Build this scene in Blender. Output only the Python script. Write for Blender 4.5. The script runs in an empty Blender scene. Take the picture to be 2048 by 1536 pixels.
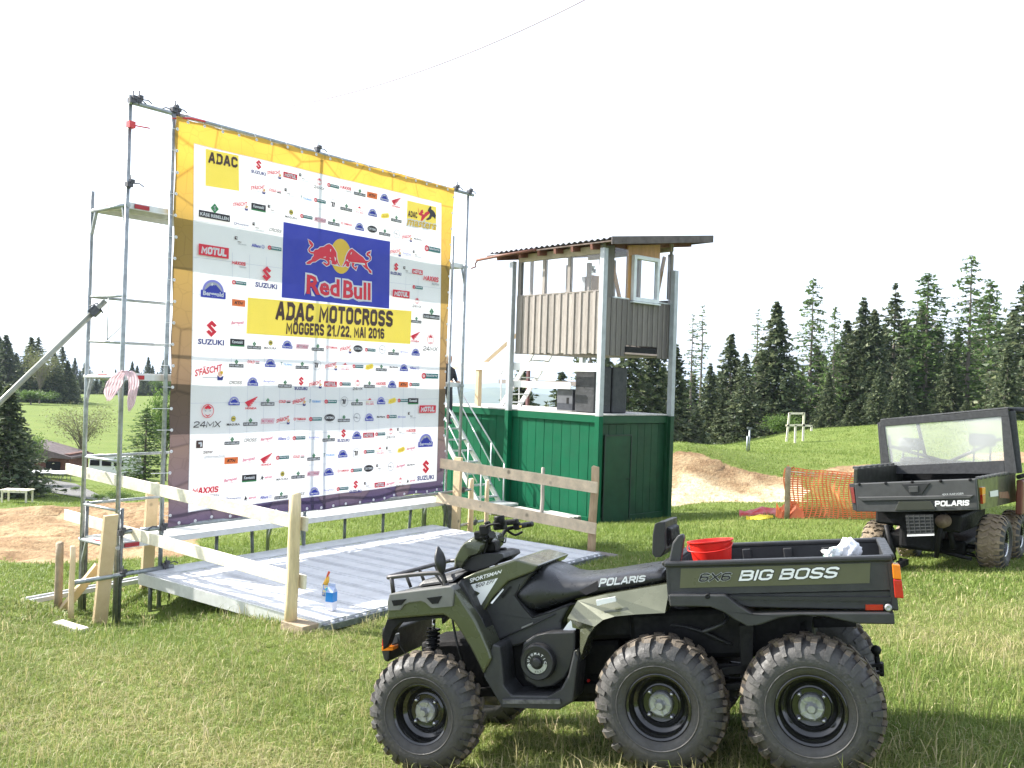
import bpy, bmesh, math, random
import numpy as np
from mathutils import Vector, Matrix, noise
from mathutils.geometry import tessellate_polygon
random.seed(7); rng = np.random.default_rng(7)
SC = bpy.context.scene; COL = SC.collection
# ------------------------------------------------------------------ camera, sky, sun, exposure
FP = 1830.0; ROLL = 0.0314; PIT = 6.0/FP
fw = Vector((0, math.cos(PIT), -math.sin(PIT))); u0 = Vector((0, math.sin(PIT), math.cos(PIT))); r0 = Vector((1, 0, 0))
CR = (r0*math.cos(ROLL)+u0*math.sin(ROLL)).normalized(); CU = (u0*math.cos(ROLL)-r0*math.sin(ROLL)).normalized()
cam_d = bpy.data.cameras.new('camera'); cam = bpy.data.objects.new('camera', cam_d); COL.objects.link(cam); SC.camera = cam
cam_d.sensor_width = 36; cam_d.lens = FP/2048*36; cam_d.clip_start = .05; cam_d.clip_end = 30000
M = Matrix.Identity(4)
for i in range(3): M[i][0] = CR[i]; M[i][1] = CU[i]; M[i][2] = -fw[i]
cam.matrix_world = M
SUN_H = Vector((-.93, .37, 0)).normalized(); SUN_EL = math.radians(37)
SUN = Vector((SUN_H.x*math.cos(SUN_EL), SUN_H.y*math.cos(SUN_EL), math.sin(SUN_EL)))
w = bpy.data.worlds.new("World"); SC.world = w; w.use_nodes = True
nt = w.node_tree; bg = nt.nodes['Background']; sky = nt.nodes.new('ShaderNodeTexSky')
sky.sky_type = 'NISHITA'; sky.sun_disc = False; sky.sun_elevation = SUN_EL
sky.sun_rotation = math.atan2(SUN.x, SUN.y); sky.air_density = 1.0; sky.dust_density = 2.0; sky.ozone_density = .6
hs = nt.nodes.new('ShaderNodeHueSaturation'); hs.inputs['Saturation'].default_value = .45; hs.inputs['Value'].default_value = 1.15
nt.links.new(sky.outputs[0], hs.inputs['Color']); wm = nt.nodes.new('ShaderNodeMix'); wm.data_type = 'RGBA'; wm.inputs[0].default_value = .6; wm.inputs[7].default_value = (2.9, 3.25, 3.95, 1)   # thin bright overcast veil
nt.links.new(hs.outputs[0], wm.inputs[6]); nt.links.new(wm.outputs[2], bg.inputs[0]); bg.inputs[1].default_value = .15
sl = bpy.data.lights.new('sun', 'SUN'); sl.energy = 5.0; sl.angle = math.radians(.55); sl.color = (1, .955, .88)
so = bpy.data.objects.new('sun', sl); COL.objects.link(so); so.rotation_euler = SUN.to_track_quat('Z', 'Y').to_euler()
SC.view_settings.view_transform = 'Standard'; SC.view_settings.look = 'None'; SC.view_settings.gamma = 1
SC.view_settings.exposure = 1.38
try: SC.view_settings.use_curve_mapping = False
except Exception: pass
try:
    SC.cycles.max_bounces = 8; SC.cycles.transparent_max_bounces = 16; SC.cycles.caustics_reflective = False; SC.cycles.caustics_refractive = False
except Exception: pass
# ------------------------------------------------------------------ photo ray -> place helpers
def ray(px, py):
    x = (px-1024)/FP; y = (768-py)/FP
    return (fw + CR*x + CU*y)
def W(px, py, Z):                      # point on that ray at distance Z in front (world Y = Z)
    d = ray(px, py); return d*(Z/d.y)
def onplane(px, py, p0, n):
    d = ray(px, py); return d*(p0.dot(n)/d.dot(n))
# ------------------------------------------------------------------ materials
MATS = {}
def mat(name, col, rough=.6, metal=0, var=.12, scale=4, bump=.0, bscale=40, col2=None, mix=.5, coords='Object', spec=None, trans=None, stretch=None, rnd=0, coat=0, sharp=.25, knots=0):
    if name in MATS: return MATS[name]
    m = bpy.data.materials.new(name); m.use_nodes = True; n = m.node_tree; b = n.nodes['Principled BSDF']
    tc = n.nodes.new('ShaderNodeTexCoord'); src = tc.outputs[coords]
    if stretch:
        mp = n.nodes.new('ShaderNodeMapping'); mp.inputs['Scale'].default_value = stretch; n.links.new(src, mp.inputs[0]); src = mp.outputs[0]
    nz = n.nodes.new('ShaderNodeTexNoise'); nz.inputs['Scale'].default_value = scale; nz.inputs['Detail'].default_value = 6
    nz.inputs['Roughness'].default_value = .65
    n.links.new(src, nz.inputs['Vector'])
    rp = n.nodes.new('ShaderNodeValToRGB'); n.links.new(nz.outputs['Fac'], rp.inputs[0])
    c2 = col2 if col2 else tuple(c*(1-var*1.8) for c in col)
    c1 = col if col2 else tuple(min(1, c*(1+var)) for c in col)
    rp.color_ramp.elements[0].position = max(0, mix-sharp); rp.color_ramp.elements[0].color = (*c2, 1)
    rp.color_ramp.elements[1].position = min(1, mix+sharp); rp.color_ramp.elements[1].color = (*c1, 1)
    out = rp.outputs[0]
    if rnd:
        oi = n.nodes.new('ShaderNodeObjectInfo'); h = n.nodes.new('ShaderNodeHueSaturation'); mr = n.nodes.new('ShaderNodeMapRange')
        mr.inputs[3].default_value = 1-rnd; mr.inputs[4].default_value = 1+rnd
        n.links.new(oi.outputs['Random'], mr.inputs[0]); n.links.new(mr.outputs[0], h.inputs['Value']); n.links.new(out, h.inputs['Color']); out = h.outputs[0]
    if knots:
        vk = n.nodes.new('ShaderNodeTexVoronoi'); vk.inputs['Scale'].default_value = knots; n.links.new(tc.outputs[coords], vk.inputs['Vector']); mk = n.nodes.new('ShaderNodeMapRange'); mk.inputs[1].default_value = .05; mk.inputs[2].default_value = .13; mk.inputs[3].default_value = .38; mk.inputs[4].default_value = 1
        n.links.new(vk.outputs['Distance'], mk.inputs[0]); vmk = n.nodes.new('ShaderNodeVectorMath'); vmk.operation = 'SCALE'; n.links.new(out, vmk.inputs[0]); n.links.new(mk.outputs[0], vmk.inputs['Scale']); out = vmk.outputs[0]
    n.links.new(out, b.inputs['Base Color'])
    b.inputs['Roughness'].default_value = rough; b.inputs['Metallic'].default_value = metal
    if spec is not None: b.inputs['Specular IOR Level'].default_value = spec
    if coat: b.inputs['Coat Weight'].default_value = coat; b.inputs['Coat Roughness'].default_value = .08
    # roughness breakup
    n2 = n.nodes.new('ShaderNodeTexNoise'); n2.inputs['Scale'].default_value = scale*2.3; n2.inputs['Detail'].default_value = 4
    n.links.new(src, n2.inputs['Vector']); m2 = n.nodes.new('ShaderNodeMapRange')
    m2.inputs[1].default_value = .3; m2.inputs[2].default_value = .7
    m2.inputs[3].default_value = max(.03, rough*.75); m2.inputs[4].default_value = min(1, rough*1.25)
    n.links.new(n2.outputs['Fac'], m2.inputs[0]); n.links.new(m2.outputs[0], b.inputs['Roughness'])
    if bump:
        n3 = n.nodes.new('ShaderNodeTexNoise'); n3.inputs['Scale'].default_value = bscale; n3.inputs['Detail'].default_value = 5
        n.links.new(src, n3.inputs['Vector']); bp = n.nodes.new('ShaderNodeBump'); bp.inputs['Strength'].default_value = bump; bp.inputs['Distance'].default_value = .02
        n.links.new(n3.outputs['Fac'], bp.inputs['Height']); n.links.new(bp.outputs[0], b.inputs['Normal'])
    if trans:
        t = n.nodes.new('ShaderNodeBsdfTranslucent'); n.links.new(out, t.inputs[0]); mx = n.nodes.new('ShaderNodeMixShader'); mx.inputs[0].default_value = trans
        n.links.new(b.outputs[0], mx.inputs[1]); n.links.new(t.outputs[0], mx.inputs[2]); n.links.new(mx.outputs[0], n.nodes['Material Output'].inputs[0])
    MATS[name] = m; return m
GALV = mat('galvanised_steel', (.36, .39, .40), .42, .55, .25, 14, .1, 60)
GALVD = mat('aged_steel', (.20, .22, .23), .5, .5, .3, 14, .15, 60)
ALU = mat('aluminium_deck', (.70, .71, .73), .5, .12, .10, 5, .05, 80)
ALUP = mat('aluminium_plank', (.68, .69, .68), .45, .3, .1, 8)
CLAMP = mat('clamp_steel', (.10, .10, .11), .5, .6, .3, 30)
WOOD = mat('fresh_pine', (.66, .53, .32), .65, 0, .15, 3, .12, 30, stretch=(8, 8, 1.2), rnd=.12)
WOODL = mat('pale_pine_board', (.80, .74, .60), .65, 0, .2, 6, .2, 30, rnd=.08, knots=3.3)
WOODT = mat('tan_pine_board', (.70, .54, .34), .65, 0, .2, 5, .2, 30, rnd=.08, col2=(.56, .40, .23), mix=.36, knots=3.6)
WOODG = mat('weathered_wood', (.34, .30, .27), .8, 0, .3, 6, .35, 40, stretch=(14, 14, .8), rnd=.25, col2=(.15, .13, .12))
WOODP = mat('brown_post_wood', (.36, .28, .19), .75, 0, .25, 5, .3, 30)
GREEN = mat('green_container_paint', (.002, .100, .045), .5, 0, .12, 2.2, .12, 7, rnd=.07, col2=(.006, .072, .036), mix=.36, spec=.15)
GREEN_SHADED = mat('shaded_green_paint', (.010, .060, .026), .45, 0, .25, 2, .12, 7, spec=.35, rnd=.06)  # same green, darkened: shade of the container's short side put into the colour
TREAD = mat('tyre_rubber', (.040, .040, .041), .62, 0, .35, 9, .2, 60, col2=(.062, .058, .053), mix=.55)
MUD = mat('muddy_lug', (.20, .155, .105), .85, 0, .3, 16, .3, 60, col2=(.055, .05, .046), mix=.52)
MUDL = mat('mud_covered_rubber', (.30, .235, .155), .9, 0, .3, 9, .5, 50, col2=(.17, .13, .09))
RIM = mat('black_gloss_rim', (.012, .012, .013), .14, 0, .3, 8, coat=.6)
HUB = mat('cast_hub', (.42, .43, .43), .35, .6, .25, 22, .1, 60)
OLIVE = mat('olive_paint', (.078, .085, .052), .28, .35, .07, 3, coat=.6, bump=.03, bscale=3)
BLKP = mat('black_plastic', (.014, .015, .017), .42, 0, .2, 9, .12, 260, col2=(.026, .024, .022), mix=.36)
BLKG = mat('grey_black_plastic', (.030, .031, .033), .48, 0, .2, 10, .1, 260)
SEATM = mat('black_vinyl_seat', (.022, .023, .026), .32, 0, .2, 10, .06, 200)
DARKM = mat('dark_chassis', (.008, .008, .009), .6, 0, .3, 16, .1, 60, spec=.25)
STEEL = mat('bright_steel', (.5, .5, .52), .25, .9, .15, 20)
WHITEP = mat('white_print', (.82, .82, .83), .5, 0, .03, 6)
REDP = mat('red_plastic_bucket', (.75, .025, .015), .35, 0, .08, 6, trans=.15)
REDL = mat('red_lens', (.5, .015, .012), .12, 0, .1, 20, coat=.5)
ORL = mat('orange_lens', (.85, .22, .01), .12, 0, .1, 20, coat=.5)
FABR = mat('black_canvas', (.05, .052, .055), .85, 0, .15, 12, .25, 90)
# ------------------------------------------------------------------ mesh builder
class MB:
    def __init__(s): s.v = []; s.f = []; s.m = []; s.sm = []
    def add(s, vs, fs, mi=0, smooth=False):
        o = len(s.v); s.v += [Vector(v) for v in vs]
        for f in fs: s.f.append(tuple(i+o for i in f)); s.m.append(mi); s.sm.append(smooth)
    def hexa(s, p, mi=0):              # 8 corners: bottom 4, top 4
        s.add(p, [(3, 2, 1, 0), (4, 5, 6, 7), (0, 1, 5, 4), (1, 2, 6, 5), (2, 3, 7, 6), (3, 0, 4, 7)], mi)
    def box(s, c, sx, sy, sz, X=(1, 0, 0), Y=(0, 1, 0), Z=None, mi=0):
        X = Vector(X).normalized(); Y = Vector(Y).normalized(); Zv = Vector(Z).normalized() if Z is not None else X.cross(Y); c = Vector(c)
        q = [c+X*(a*sx/2)+Y*(b*sy/2)+Zv*(d*sz/2) for d in (-1, 1) for a, b in ((-1, -1), (1, -1), (1, 1), (-1, 1))]
        s.hexa(q, mi)
    def beam(s, a, b, wd, th, up=(0, 0, 1), mi=0):   # wd across, th along 'up'
        a = Vector(a); b = Vector(b); X = (b-a).normalized(); S = Vector(up).cross(X)
        if S.length < 1e-4: S = Vector((1, 0, 0)).cross(X)
        S.normalize(); U = X.cross(S)
        s.box((a+b)/2, (b-a).length, wd, th, X, S, U, mi)
    def tube(s, pts, r, n=10, mi=0, cap=True, closed=False, smooth=True):
        pts = [Vector(p) for p in pts]; k = len(pts); rs = r if isinstance(r, (list, tuple)) else [r]*k
        prev = None; rings = []
        for i, p in enumerate(pts):
            if closed: t = pts[(i+1) % k]-pts[i-1]
            else: t = (pts[min(i+1, k-1)]-pts[max(i-1, 0)])
            t.normalize()
            if prev is None:
                a = Vector((0, 0, 1)) if abs(t.z) < .9 else Vector((1, 0, 0)); prev = t.cross(a).normalized()
            else:
                prev = (prev-t*prev.dot(t))
                if prev.length < 1e-6: prev = t.orthogonal()
                prev.normalize()
            b = t.cross(prev)
            rings.append([p+(prev*math.cos(2*math.pi*j/n)+b*math.sin(2*math.pi*j/n))*rs[i] for j in range(n)])
        vs = [q for R in rings for q in R]; fs = []
        for i in range(k-1 if not closed else k):
            a = i*n; b2 = ((i+1) % k)*n
            for j in range(n): fs.append((a+j, a+(j+1) % n, b2+(j+1) % n, b2+j))
        s.add(vs, fs, mi, smooth)
        if cap and not closed:
            s.add(rings[0], [tuple(range(n))[::-1]], mi); s.add(rings[-1], [tuple(range(n))], mi)
    def lathe(s, prof, c, axis, n=32, mi=0, smooth=True, cap=False):   # prof: (dist along axis, radius)
        ax = Vector(axis).normalized(); P = ax.orthogonal().normalized(); Q = ax.cross(P); c = Vector(c); vs = []
        for (h, r) in prof:
            for j in range(n):
                a = 2*math.pi*j/n; vs.append(c+ax*h+(P*math.cos(a)+Q*math.sin(a))*r)
        fs = []
        for i in range(len(prof)-1):
            for j in range(n): fs.append((i*n+j, i*n+(j+1) % n, (i+1)*n+(j+1) % n, (i+1)*n+j))
        s.add(vs, fs, mi, smooth)
        if cap:
            s.add(vs[:n], [tuple(range(n))[::-1]], mi); s.add(vs[-n:], [tuple(range(n))], mi)
    def poly(s, pts, mi=0, flip=False):
        tr = tessellate_polygon([[Vector(p) for p in pts]]); s.add(pts, [t if not flip else t[::-1] for t in tr], mi)
    def prism(s, pa, pb, mi=0, smooth=False):       # two matching outlines, joined
        n = len(pa); tr = tessellate_polygon([[Vector(p) for p in pa]])
        s.add(list(pa)+list(pb), [t for t in tr]+[tuple(i+n for i in t[::-1]) for t in tr], mi)
        s.add(list(pa)+list(pb), [(i, (i+1) % n, n+(i+1) % n, n+i) for i in range(n)], mi, smooth)
    def build(s, name, mats, parent=None, bevel=0, recalc=True, sharp=None, base=None):
        me = bpy.data.meshes.new(name)
        off = Vector(parent.matrix_world.translation) if parent is not None else Vector((0, 0, 0))
        if parent is not None:
            p = parent; off = Vector((0, 0, 0))
            while p is not None: off += p.location; p = p.parent
        me.from_pydata([tuple(v-off) for v in s.v], [], s.f)
        if not isinstance(mats, (list, tuple)): mats = [mats]
        for m in mats: me.materials.append(m)
        me.polygons.foreach_set('material_index', s.m); me.polygons.foreach_set('use_smooth', s.sm); me.update()
        if recalc:
            bm = bmesh.new(); bm.from_mesh(me); bmesh.ops.remove_doubles(bm, verts=bm.verts, dist=1e-5); bmesh.ops.recalc_face_normals(bm, faces=bm.faces); bm.to_mesh(me); bm.free()
        if sharp:
            me.set_sharp_from_angle(angle=math.radians(sharp))
        o = bpy.data.objects.new(name, me); COL.objects.link(o)
        if parent is not None: o.parent = parent
        if bevel:
            b = o.modifiers.new('bevel', 'BEVEL'); b.width = bevel; b.segments = 2; b.limit_method = 'ANGLE'; b.angle_limit = math.radians(35)
        return o
def tag(o, label=None, cat=None, group=None, kind=None):
    if label: o['label'] = label
    if cat: o['category'] = cat
    if group: o['group'] = group
    if kind: o['kind'] = kind
    return o
def thing(name, loc, label, cat, group=None):
    o = bpy.data.objects.new(name, None); COL.objects.link(o); o.location = loc; o.empty_display_size = .1
    return tag(o, label, cat, group)
def rebase(o, loc):                    # put a single-mesh thing's origin at loc
    loc = Vector(loc); o.data.transform(Matrix.Translation(-loc)); o.location = loc; return o
def smooth_all(o): o.data.polygons.foreach_set('use_smooth', [True]*len(o.data.polygons)); return o
# ------------------------------------------------------------------ ground
CP = []
for px, py, Z in [(0, 1536, 5.35), (400, 1536, 5.1), (2048, 1500, 4.5), (580, 1256, 8.2), (1183, 1100, 12.3), (310, 1220, 10.2), (227, 1238, 9.83), (154, 1223, 10.3),
                  (115, 1229, 9.6), (700, 1060, 17), (640, 1095, 13.6), (1990, 1147, 10.6), (1770, 1142, 11.9), (1572, 1036, 19), (1400, 1012, 27),
                  (1345, 1008, 31), (1450, 1003, 31), (1560, 997, 31), (1345, 890, 34.5), (1450, 911, 34.2), (1560, 944, 33.5),
                  (1345, 884, 55), (1420, 895, 55), (1500, 880, 58), (1600, 862, 58), (1750, 850, 58), (2048, 842, 58),
                  (1775, 1042, 18), (2048, 1000, 22), (1700, 955, 33), (1700, 895, 46), (1850, 940, 33), (1900, 900, 42),
                  (0, 1120, 14), (200, 1105, 15), (0, 1012, 22), (130, 1010, 22.5), (330, 1002, 23), (600, 1020, 23)]:
    p = W(px, py, Z); CP.append((p.x, p.y, p.z))
CP += [tuple(W(33, 1004, 46)), (-.503, 4.95, -2.156), (.714, 4.55, -1.937), (1.40, 4.29, -1.84), (1.8, 5.4, -1.9), (-.1, 6.1, -2.22), (1.95, 20.3, -3.1), (3.75, 21.9, -3.15), (-2.1, 24.8, -3.35),
       (0, -12, -1.2), (-12, -12, -1.8), (12, -12, -1), (-8, 2, -2.3), (8, 2, -1.3), (12, 8, -1.6), (-14, 8, -3.0),
       (-26, 30, -6.2), (-14, 31, -6.2), (0, 33, -5.6), (5, 30, -4.6), (-40, 60, -8), (-20, 58, -8), (-8, 58, -8.4), (-80, 90, -8.2), (-40, 90, -8.2), (-15, 90, -8.6),
       (-150, 180, -8), (-60, 180, -8), (-20, 180, -10), (-120, 260, -8.3), (-70, 260, -8.3), (-180, 300, -8.6), (-60, 330, -10), (0, 60, -9), (2, 90, -14), (10, 250, -45), (20, 75, -5), (35, 80, -4.3), (50, 80, -3.8),
       (25, 105, -7), (60, 105, -6), (80, 140, -12), (100, 250, -35), (-200, 600, -60), (0, 700, -110), (300, 600, -90), (-1000, 1000, -150), (1000, 1000, -150), (0, 1500, -180),
       (-4000, 4000, -250), (4000, 4000, -250), (0, 4000, -250), (-3000, 0, -60), (3000, 0, -60), (0, -1500, -40), (-60, 0, -5), (60, 0, -1), (0, 9000, -260)]
cp = np.array(CP)
SU = Vector((.605, .796, 0)).normalized(); SV = Vector((-SU.y, SU.x, 0))
def _k(d2): return np.sqrt(d2+.6)
D2 = ((cp[:, None, :2]-cp[None, :, :2])**2).sum(-1); nC = len(cp)
A_ = np.zeros((nC+3, nC+3)); A_[:nC, :nC] = _k(D2)+np.eye(nC)*.02; A_[:nC, nC] = 1; A_[:nC, nC+1:] = cp[:, :2]; A_[nC, :nC] = 1; A_[nC+1:, :nC] = cp[:, :2].T
rhs = np.zeros(nC+3); rhs[:nC] = cp[:, 2]; SOL = np.linalg.solve(A_, rhs)
def H(x, y):
    x = np.atleast_1d(np.asarray(x, float)); y = np.atleast_1d(np.asarray(y, float)); o = np.zeros(x.shape)
    for i in range(nC): o += SOL[i]*_k((x-cp[i, 0])**2+(y-cp[i, 1])**2)
    o += SOL[nC]+SOL[nC+1]*x+SOL[nC+2]*y
    o += .012*np.sin(x*2.3+np.cos(y*1.7)*2)*np.cos(y*2.9+x)+.02*np.sin(x*.7+1)*np.sin(y*.9)
    dx = x+3.89; dy = y-10.2; t = dx*SU.x+dy*SU.y; s = dx*SV.x+dy*SV.y      # hollow under the stage deck
    e = np.clip(np.minimum.reduce([t+.35, 5.5-t, s+3.32, .25-s])/.25, 0, 1)
    return o-e*np.maximum(0, o+2.36)
def G(x, y): return float(H(x, y)[0])
def gpt(px, Z):                        # ground point below photo column px at distance Z
    t = (px-1024)/FP; x = t*Z; z = G(x, Z)
    for _ in range(3):
        k = ROLL*(-z)/Z; x = (t-k)*Z if False else (t+ROLL*(-z)/Z*-1)*Z; z = G(x, Z)
    return Vector((x, Z, z))
def nz2(x, y, s=0):                    # cheap smooth noise, numpy
    return (np.sin(x*1.0+1.3*np.sin(y*.8+s)+s)+np.sin(y*1.1+1.7*np.sin(x*.7+2*s)+s*2)+np.sin((x+y)*.6+s*3)+.6*np.sin(x*2.7+y*1.9+s))/3.6
def dirtmask(x, y):
    t = x/np.maximum(y, .1); jag = .9*nz2(x*1.3, y*1.3, 1)+.35*nz2(x*5, y*5, 3)
    left = np.clip((y-13.6-jag*.8)/1.0, 0, 1)*np.clip((21.8-y+jag)/1.0, 0, 1)*np.clip((-.33-t)/.02, 0, 1)
    cl = np.clip((y-29.3-jag*.3)/.6, 0, 1)*np.clip((34.0-y-(t-.17)*4+jag*.3)/.4, 0, 1)*np.clip((t-.10)/.02, 0, 1)*np.clip((.33-t+jag*.02)/.02, 0, 1)
    p2 = np.clip(1-np.hypot((x-13.4)/1.8, (y-34)/1.3)+jag*.25, 0, 1)*2
    p3 = np.clip(1-np.hypot((x-20.5)/2.6, (y-36)/4)+jag*.2, 0, 1)*2
    return np.clip(np.maximum.reduce([left, cl, p2, p3]), 0, 1)
ys = np.concatenate([np.arange(-12, 28, .28), np.arange(28, 37, .3), np.arange(37, 100, 1.3), 100*1.09**np.arange(0, 54)])
xp = np.concatenate([np.arange(0, 14, .28), 14*1.035**np.arange(0, 45), 14*1.035**45*1.12**np.arange(0, 40)])
xs = np.concatenate([-xp[:0:-1], xp])
XX, YY = np.meshgrid(xs, ys); ZZ = H(XX.ravel(), YY.ravel())
dm = dirtmask(XX.ravel(), YY.ravel())
ZZ += dm*(.09*nz2(XX.ravel()*4, YY.ravel()*5, 5)+.06*np.abs(nz2(XX.ravel()*9+YY.ravel()*3, YY.ravel()*2, 7))+.05*np.sin(XX.ravel()*.9+YY.ravel()*5.2+1.5*nz2(XX.ravel()*.7, YY.ravel()*.7, 2))*(YY.ravel() < 26)+.045*rng.standard_normal(dm.shape)*(YY.ravel() < 40)-.06)
nx, ny = len(xs), len(ys)
me = bpy.data.meshes.new('ground'); vv = np.stack([XX.ravel(), YY.ravel(), ZZ], 1)
idx = (np.arange(ny-1)[:, None]*nx+np.arange(nx-1)[None, :]).ravel(); quads = np.stack([idx, idx+1, idx+nx+1, idx+nx], 1)
me.from_pydata(vv.tolist(), [], quads.tolist()); me.polygons.foreach_set('use_smooth', [True]*len(me.polygons))
bnd = np.clip((32.4-YY.ravel()+.8*nz2(XX.ravel()*2.1, YY.ravel()*2, 6)+.35*nz2(XX.ravel()*6, YY.ravel()*5, 8))/.7, 0, 1)*(XX.ravel() > 0)*(YY.ravel() > 28)
at = me.attributes.new('band', 'FLOAT', 'POINT'); at.data.foreach_set('value', bnd.astype(np.float32))
at = me.attributes.new('dirt', 'FLOAT', 'POINT'); at.data.foreach_set('value', dm.astype(np.float32))
# sand tone on the bank, darker loam above
def gm():
    m = bpy.data.materials.new('meadow_ground'); m.use_nodes = True; n = m.node_tree; L = n.links; b = n.nodes['Principled BSDF']; b.inputs['Roughness'].default_value = .95; b.inputs['Specular IOR Level'].default_value = .15
    def N(t, **k):
        q = n.nodes.new(t)
        for a, v in k.items(): q.inputs[a].default_value = v
        return q
    geo = n.nodes.new('ShaderNodeNewGeometry')
    def nzn(sc, det=6, st=None):
        q = N('ShaderNodeTexNoise', Scale=sc, Detail=det, Roughness=.65); s = geo.outputs['Position']
        if st:
            mp = n.nodes.new('ShaderNodeMapping'); mp.inputs['Scale'].default_value = st; L.new(s, mp.inputs[0]); s = mp.outputs[0]
        L.new(s, q.inputs['Vector']); return q.outputs['Fac']
    def ramp(f, c):
        r = n.nodes.new('ShaderNodeValToRGB'); e = r.color_ramp.elements; e[0].position = c[0][0]; e[0].color = (*c[0][1], 1); e[1].position = c[-1][0]; e[1].color = (*c[-1][1], 1)
        for p, q in c[1:-1]: k = e.new(p); k.color = (*q, 1)
        L.new(f, r.inputs[0]); return r.outputs[0]
    def mx(f, a, b2):
        q = n.nodes.new('ShaderNodeMix'); q.data_type = 'RGBA'
        if hasattr(f, 'is_output'): L.new(f, q.inputs[0])
        else: q.inputs[0].default_value = f
        L.new(a, q.inputs[6]); L.new(b2, q.inputs[7]); return q.outputs[2]
    g1 = ramp(nzn(.35), [(.35, (.10, .155, .026)), (.55, (.14, .20, .036)), (.7, (.19, .21, .055))])
    g2 = ramp(nzn(9, 8), [(.3, (.07, .10, .022)), (.5, (.13, .17, .04)), (.72, (.24, .22, .10))])
    g = mx(.5, g1, g2)
    d1 = ramp(nzn(1.1, 8, (1, 1, 3)), [(.36, (.19, .115, .062)), (.5, (.33, .225, .125)), (.62, (.47, .36, .21))])
    d2 = ramp(nzn(14, 8), [(.32, (.10, .062, .034)), (.52, (.28, .18, .10)), (.72, (.42, .31, .18))])
    d = mx(.4, d1, d2)
    ab = n.nodes.new('ShaderNodeAttribute'); ab.attribute_name = 'band'; d3 = ramp(nzn(5, 9, (1, 1, 2)), [(.32, (.30, .21, .12)), (.45, (.55, .45, .28)), (.62, (.66, .57, .39))]); d = mx(ab.outputs['Fac'], d, d3)   # pale sand below the brown loam
    att = n.nodes.new('ShaderNodeAttribute'); att.attribute_name = 'dirt'
    ad = n.nodes.new('ShaderNodeMath'); ad.operation = 'MULTIPLY_ADD'; L.new(nzn(3, 8), ad.inputs[0]); ad.inputs[1].default_value = .9; 
    sb = n.nodes.new('ShaderNodeMath'); sb.operation = 'SUBTRACT'; L.new(att.outputs['Fac'], sb.inputs[0]); sb.inputs[1].default_value = .45; L.new(sb.outputs[0], ad.inputs[2])
    mr = N('ShaderNodeMapRange'); mr.inputs[1].default_value = .35; mr.inputs[2].default_value = .55; L.new(ad.outputs[0], mr.inputs[0])
    L.new(mx(mr.outputs[0], g, d), b.inputs['Base Color'])
    bp = N('ShaderNodeBump', Strength=.9, Distance=.08); L.new(nzn(9, 10), bp.inputs['Height']); L.new(bp.outputs[0], b.inputs['Normal'])
    return m
me.materials.append(gm()); go = bpy.data.objects.new('ground', me); COL.objects.link(go); tag(go, 'rolling grass meadow with bare earth patches', kind='structure')
# ------------------------------------------------------------------ grass
def grassmat(name, cols, tr=.35):
    m = bpy.data.materials.new(name); m.use_nodes = True; n = m.node_tree; L = n.links; b = n.nodes['Principled BSDF']; b.inputs['Roughness'].default_value = .55; b.inputs['Specular IOR Level'].default_value = .3
    a = n.nodes.new('ShaderNodeAttribute'); a.attribute_name = 'tone'; r = n.nodes.new('ShaderNodeValToRGB'); e = r.color_ramp.elements
    e[0].position = cols[0][0]; e[0].color = (*cols[0][1], 1); e[1].position = cols[-1][0]; e[1].color = (*cols[-1][1], 1)
    for p, q in cols[1:-1]: k = e.new(p); k.color = (*q, 1)
    L.new(a.outputs['Fac'], r.inputs[0]); L.new(r.outputs[0], b.inputs['Base Color']); t = n.nodes.new('ShaderNodeBsdfTranslucent'); L.new(r.outputs[0], t.inputs[0])
    mx = n.nodes.new('ShaderNodeMixShader'); mx.inputs[0].default_value = tr; L.new(b.outputs[0], mx.inputs[1]); L.new(t.outputs[0], mx.inputs[2]); L.new(mx.outputs[0], n.nodes['Material Output'].inputs[0])
    return m
GM = grassmat('grass_blades', [(0, (.075, .12, .024)), (.3, (.15, .225, .042)), (.52, (.225, .28, .072)), (.72, (.35, .335, .135)), (1, (.56, .48, .28))])
NOGRASS = []                           # (fn(x,y)->bool mask) keep-out areas
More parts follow.
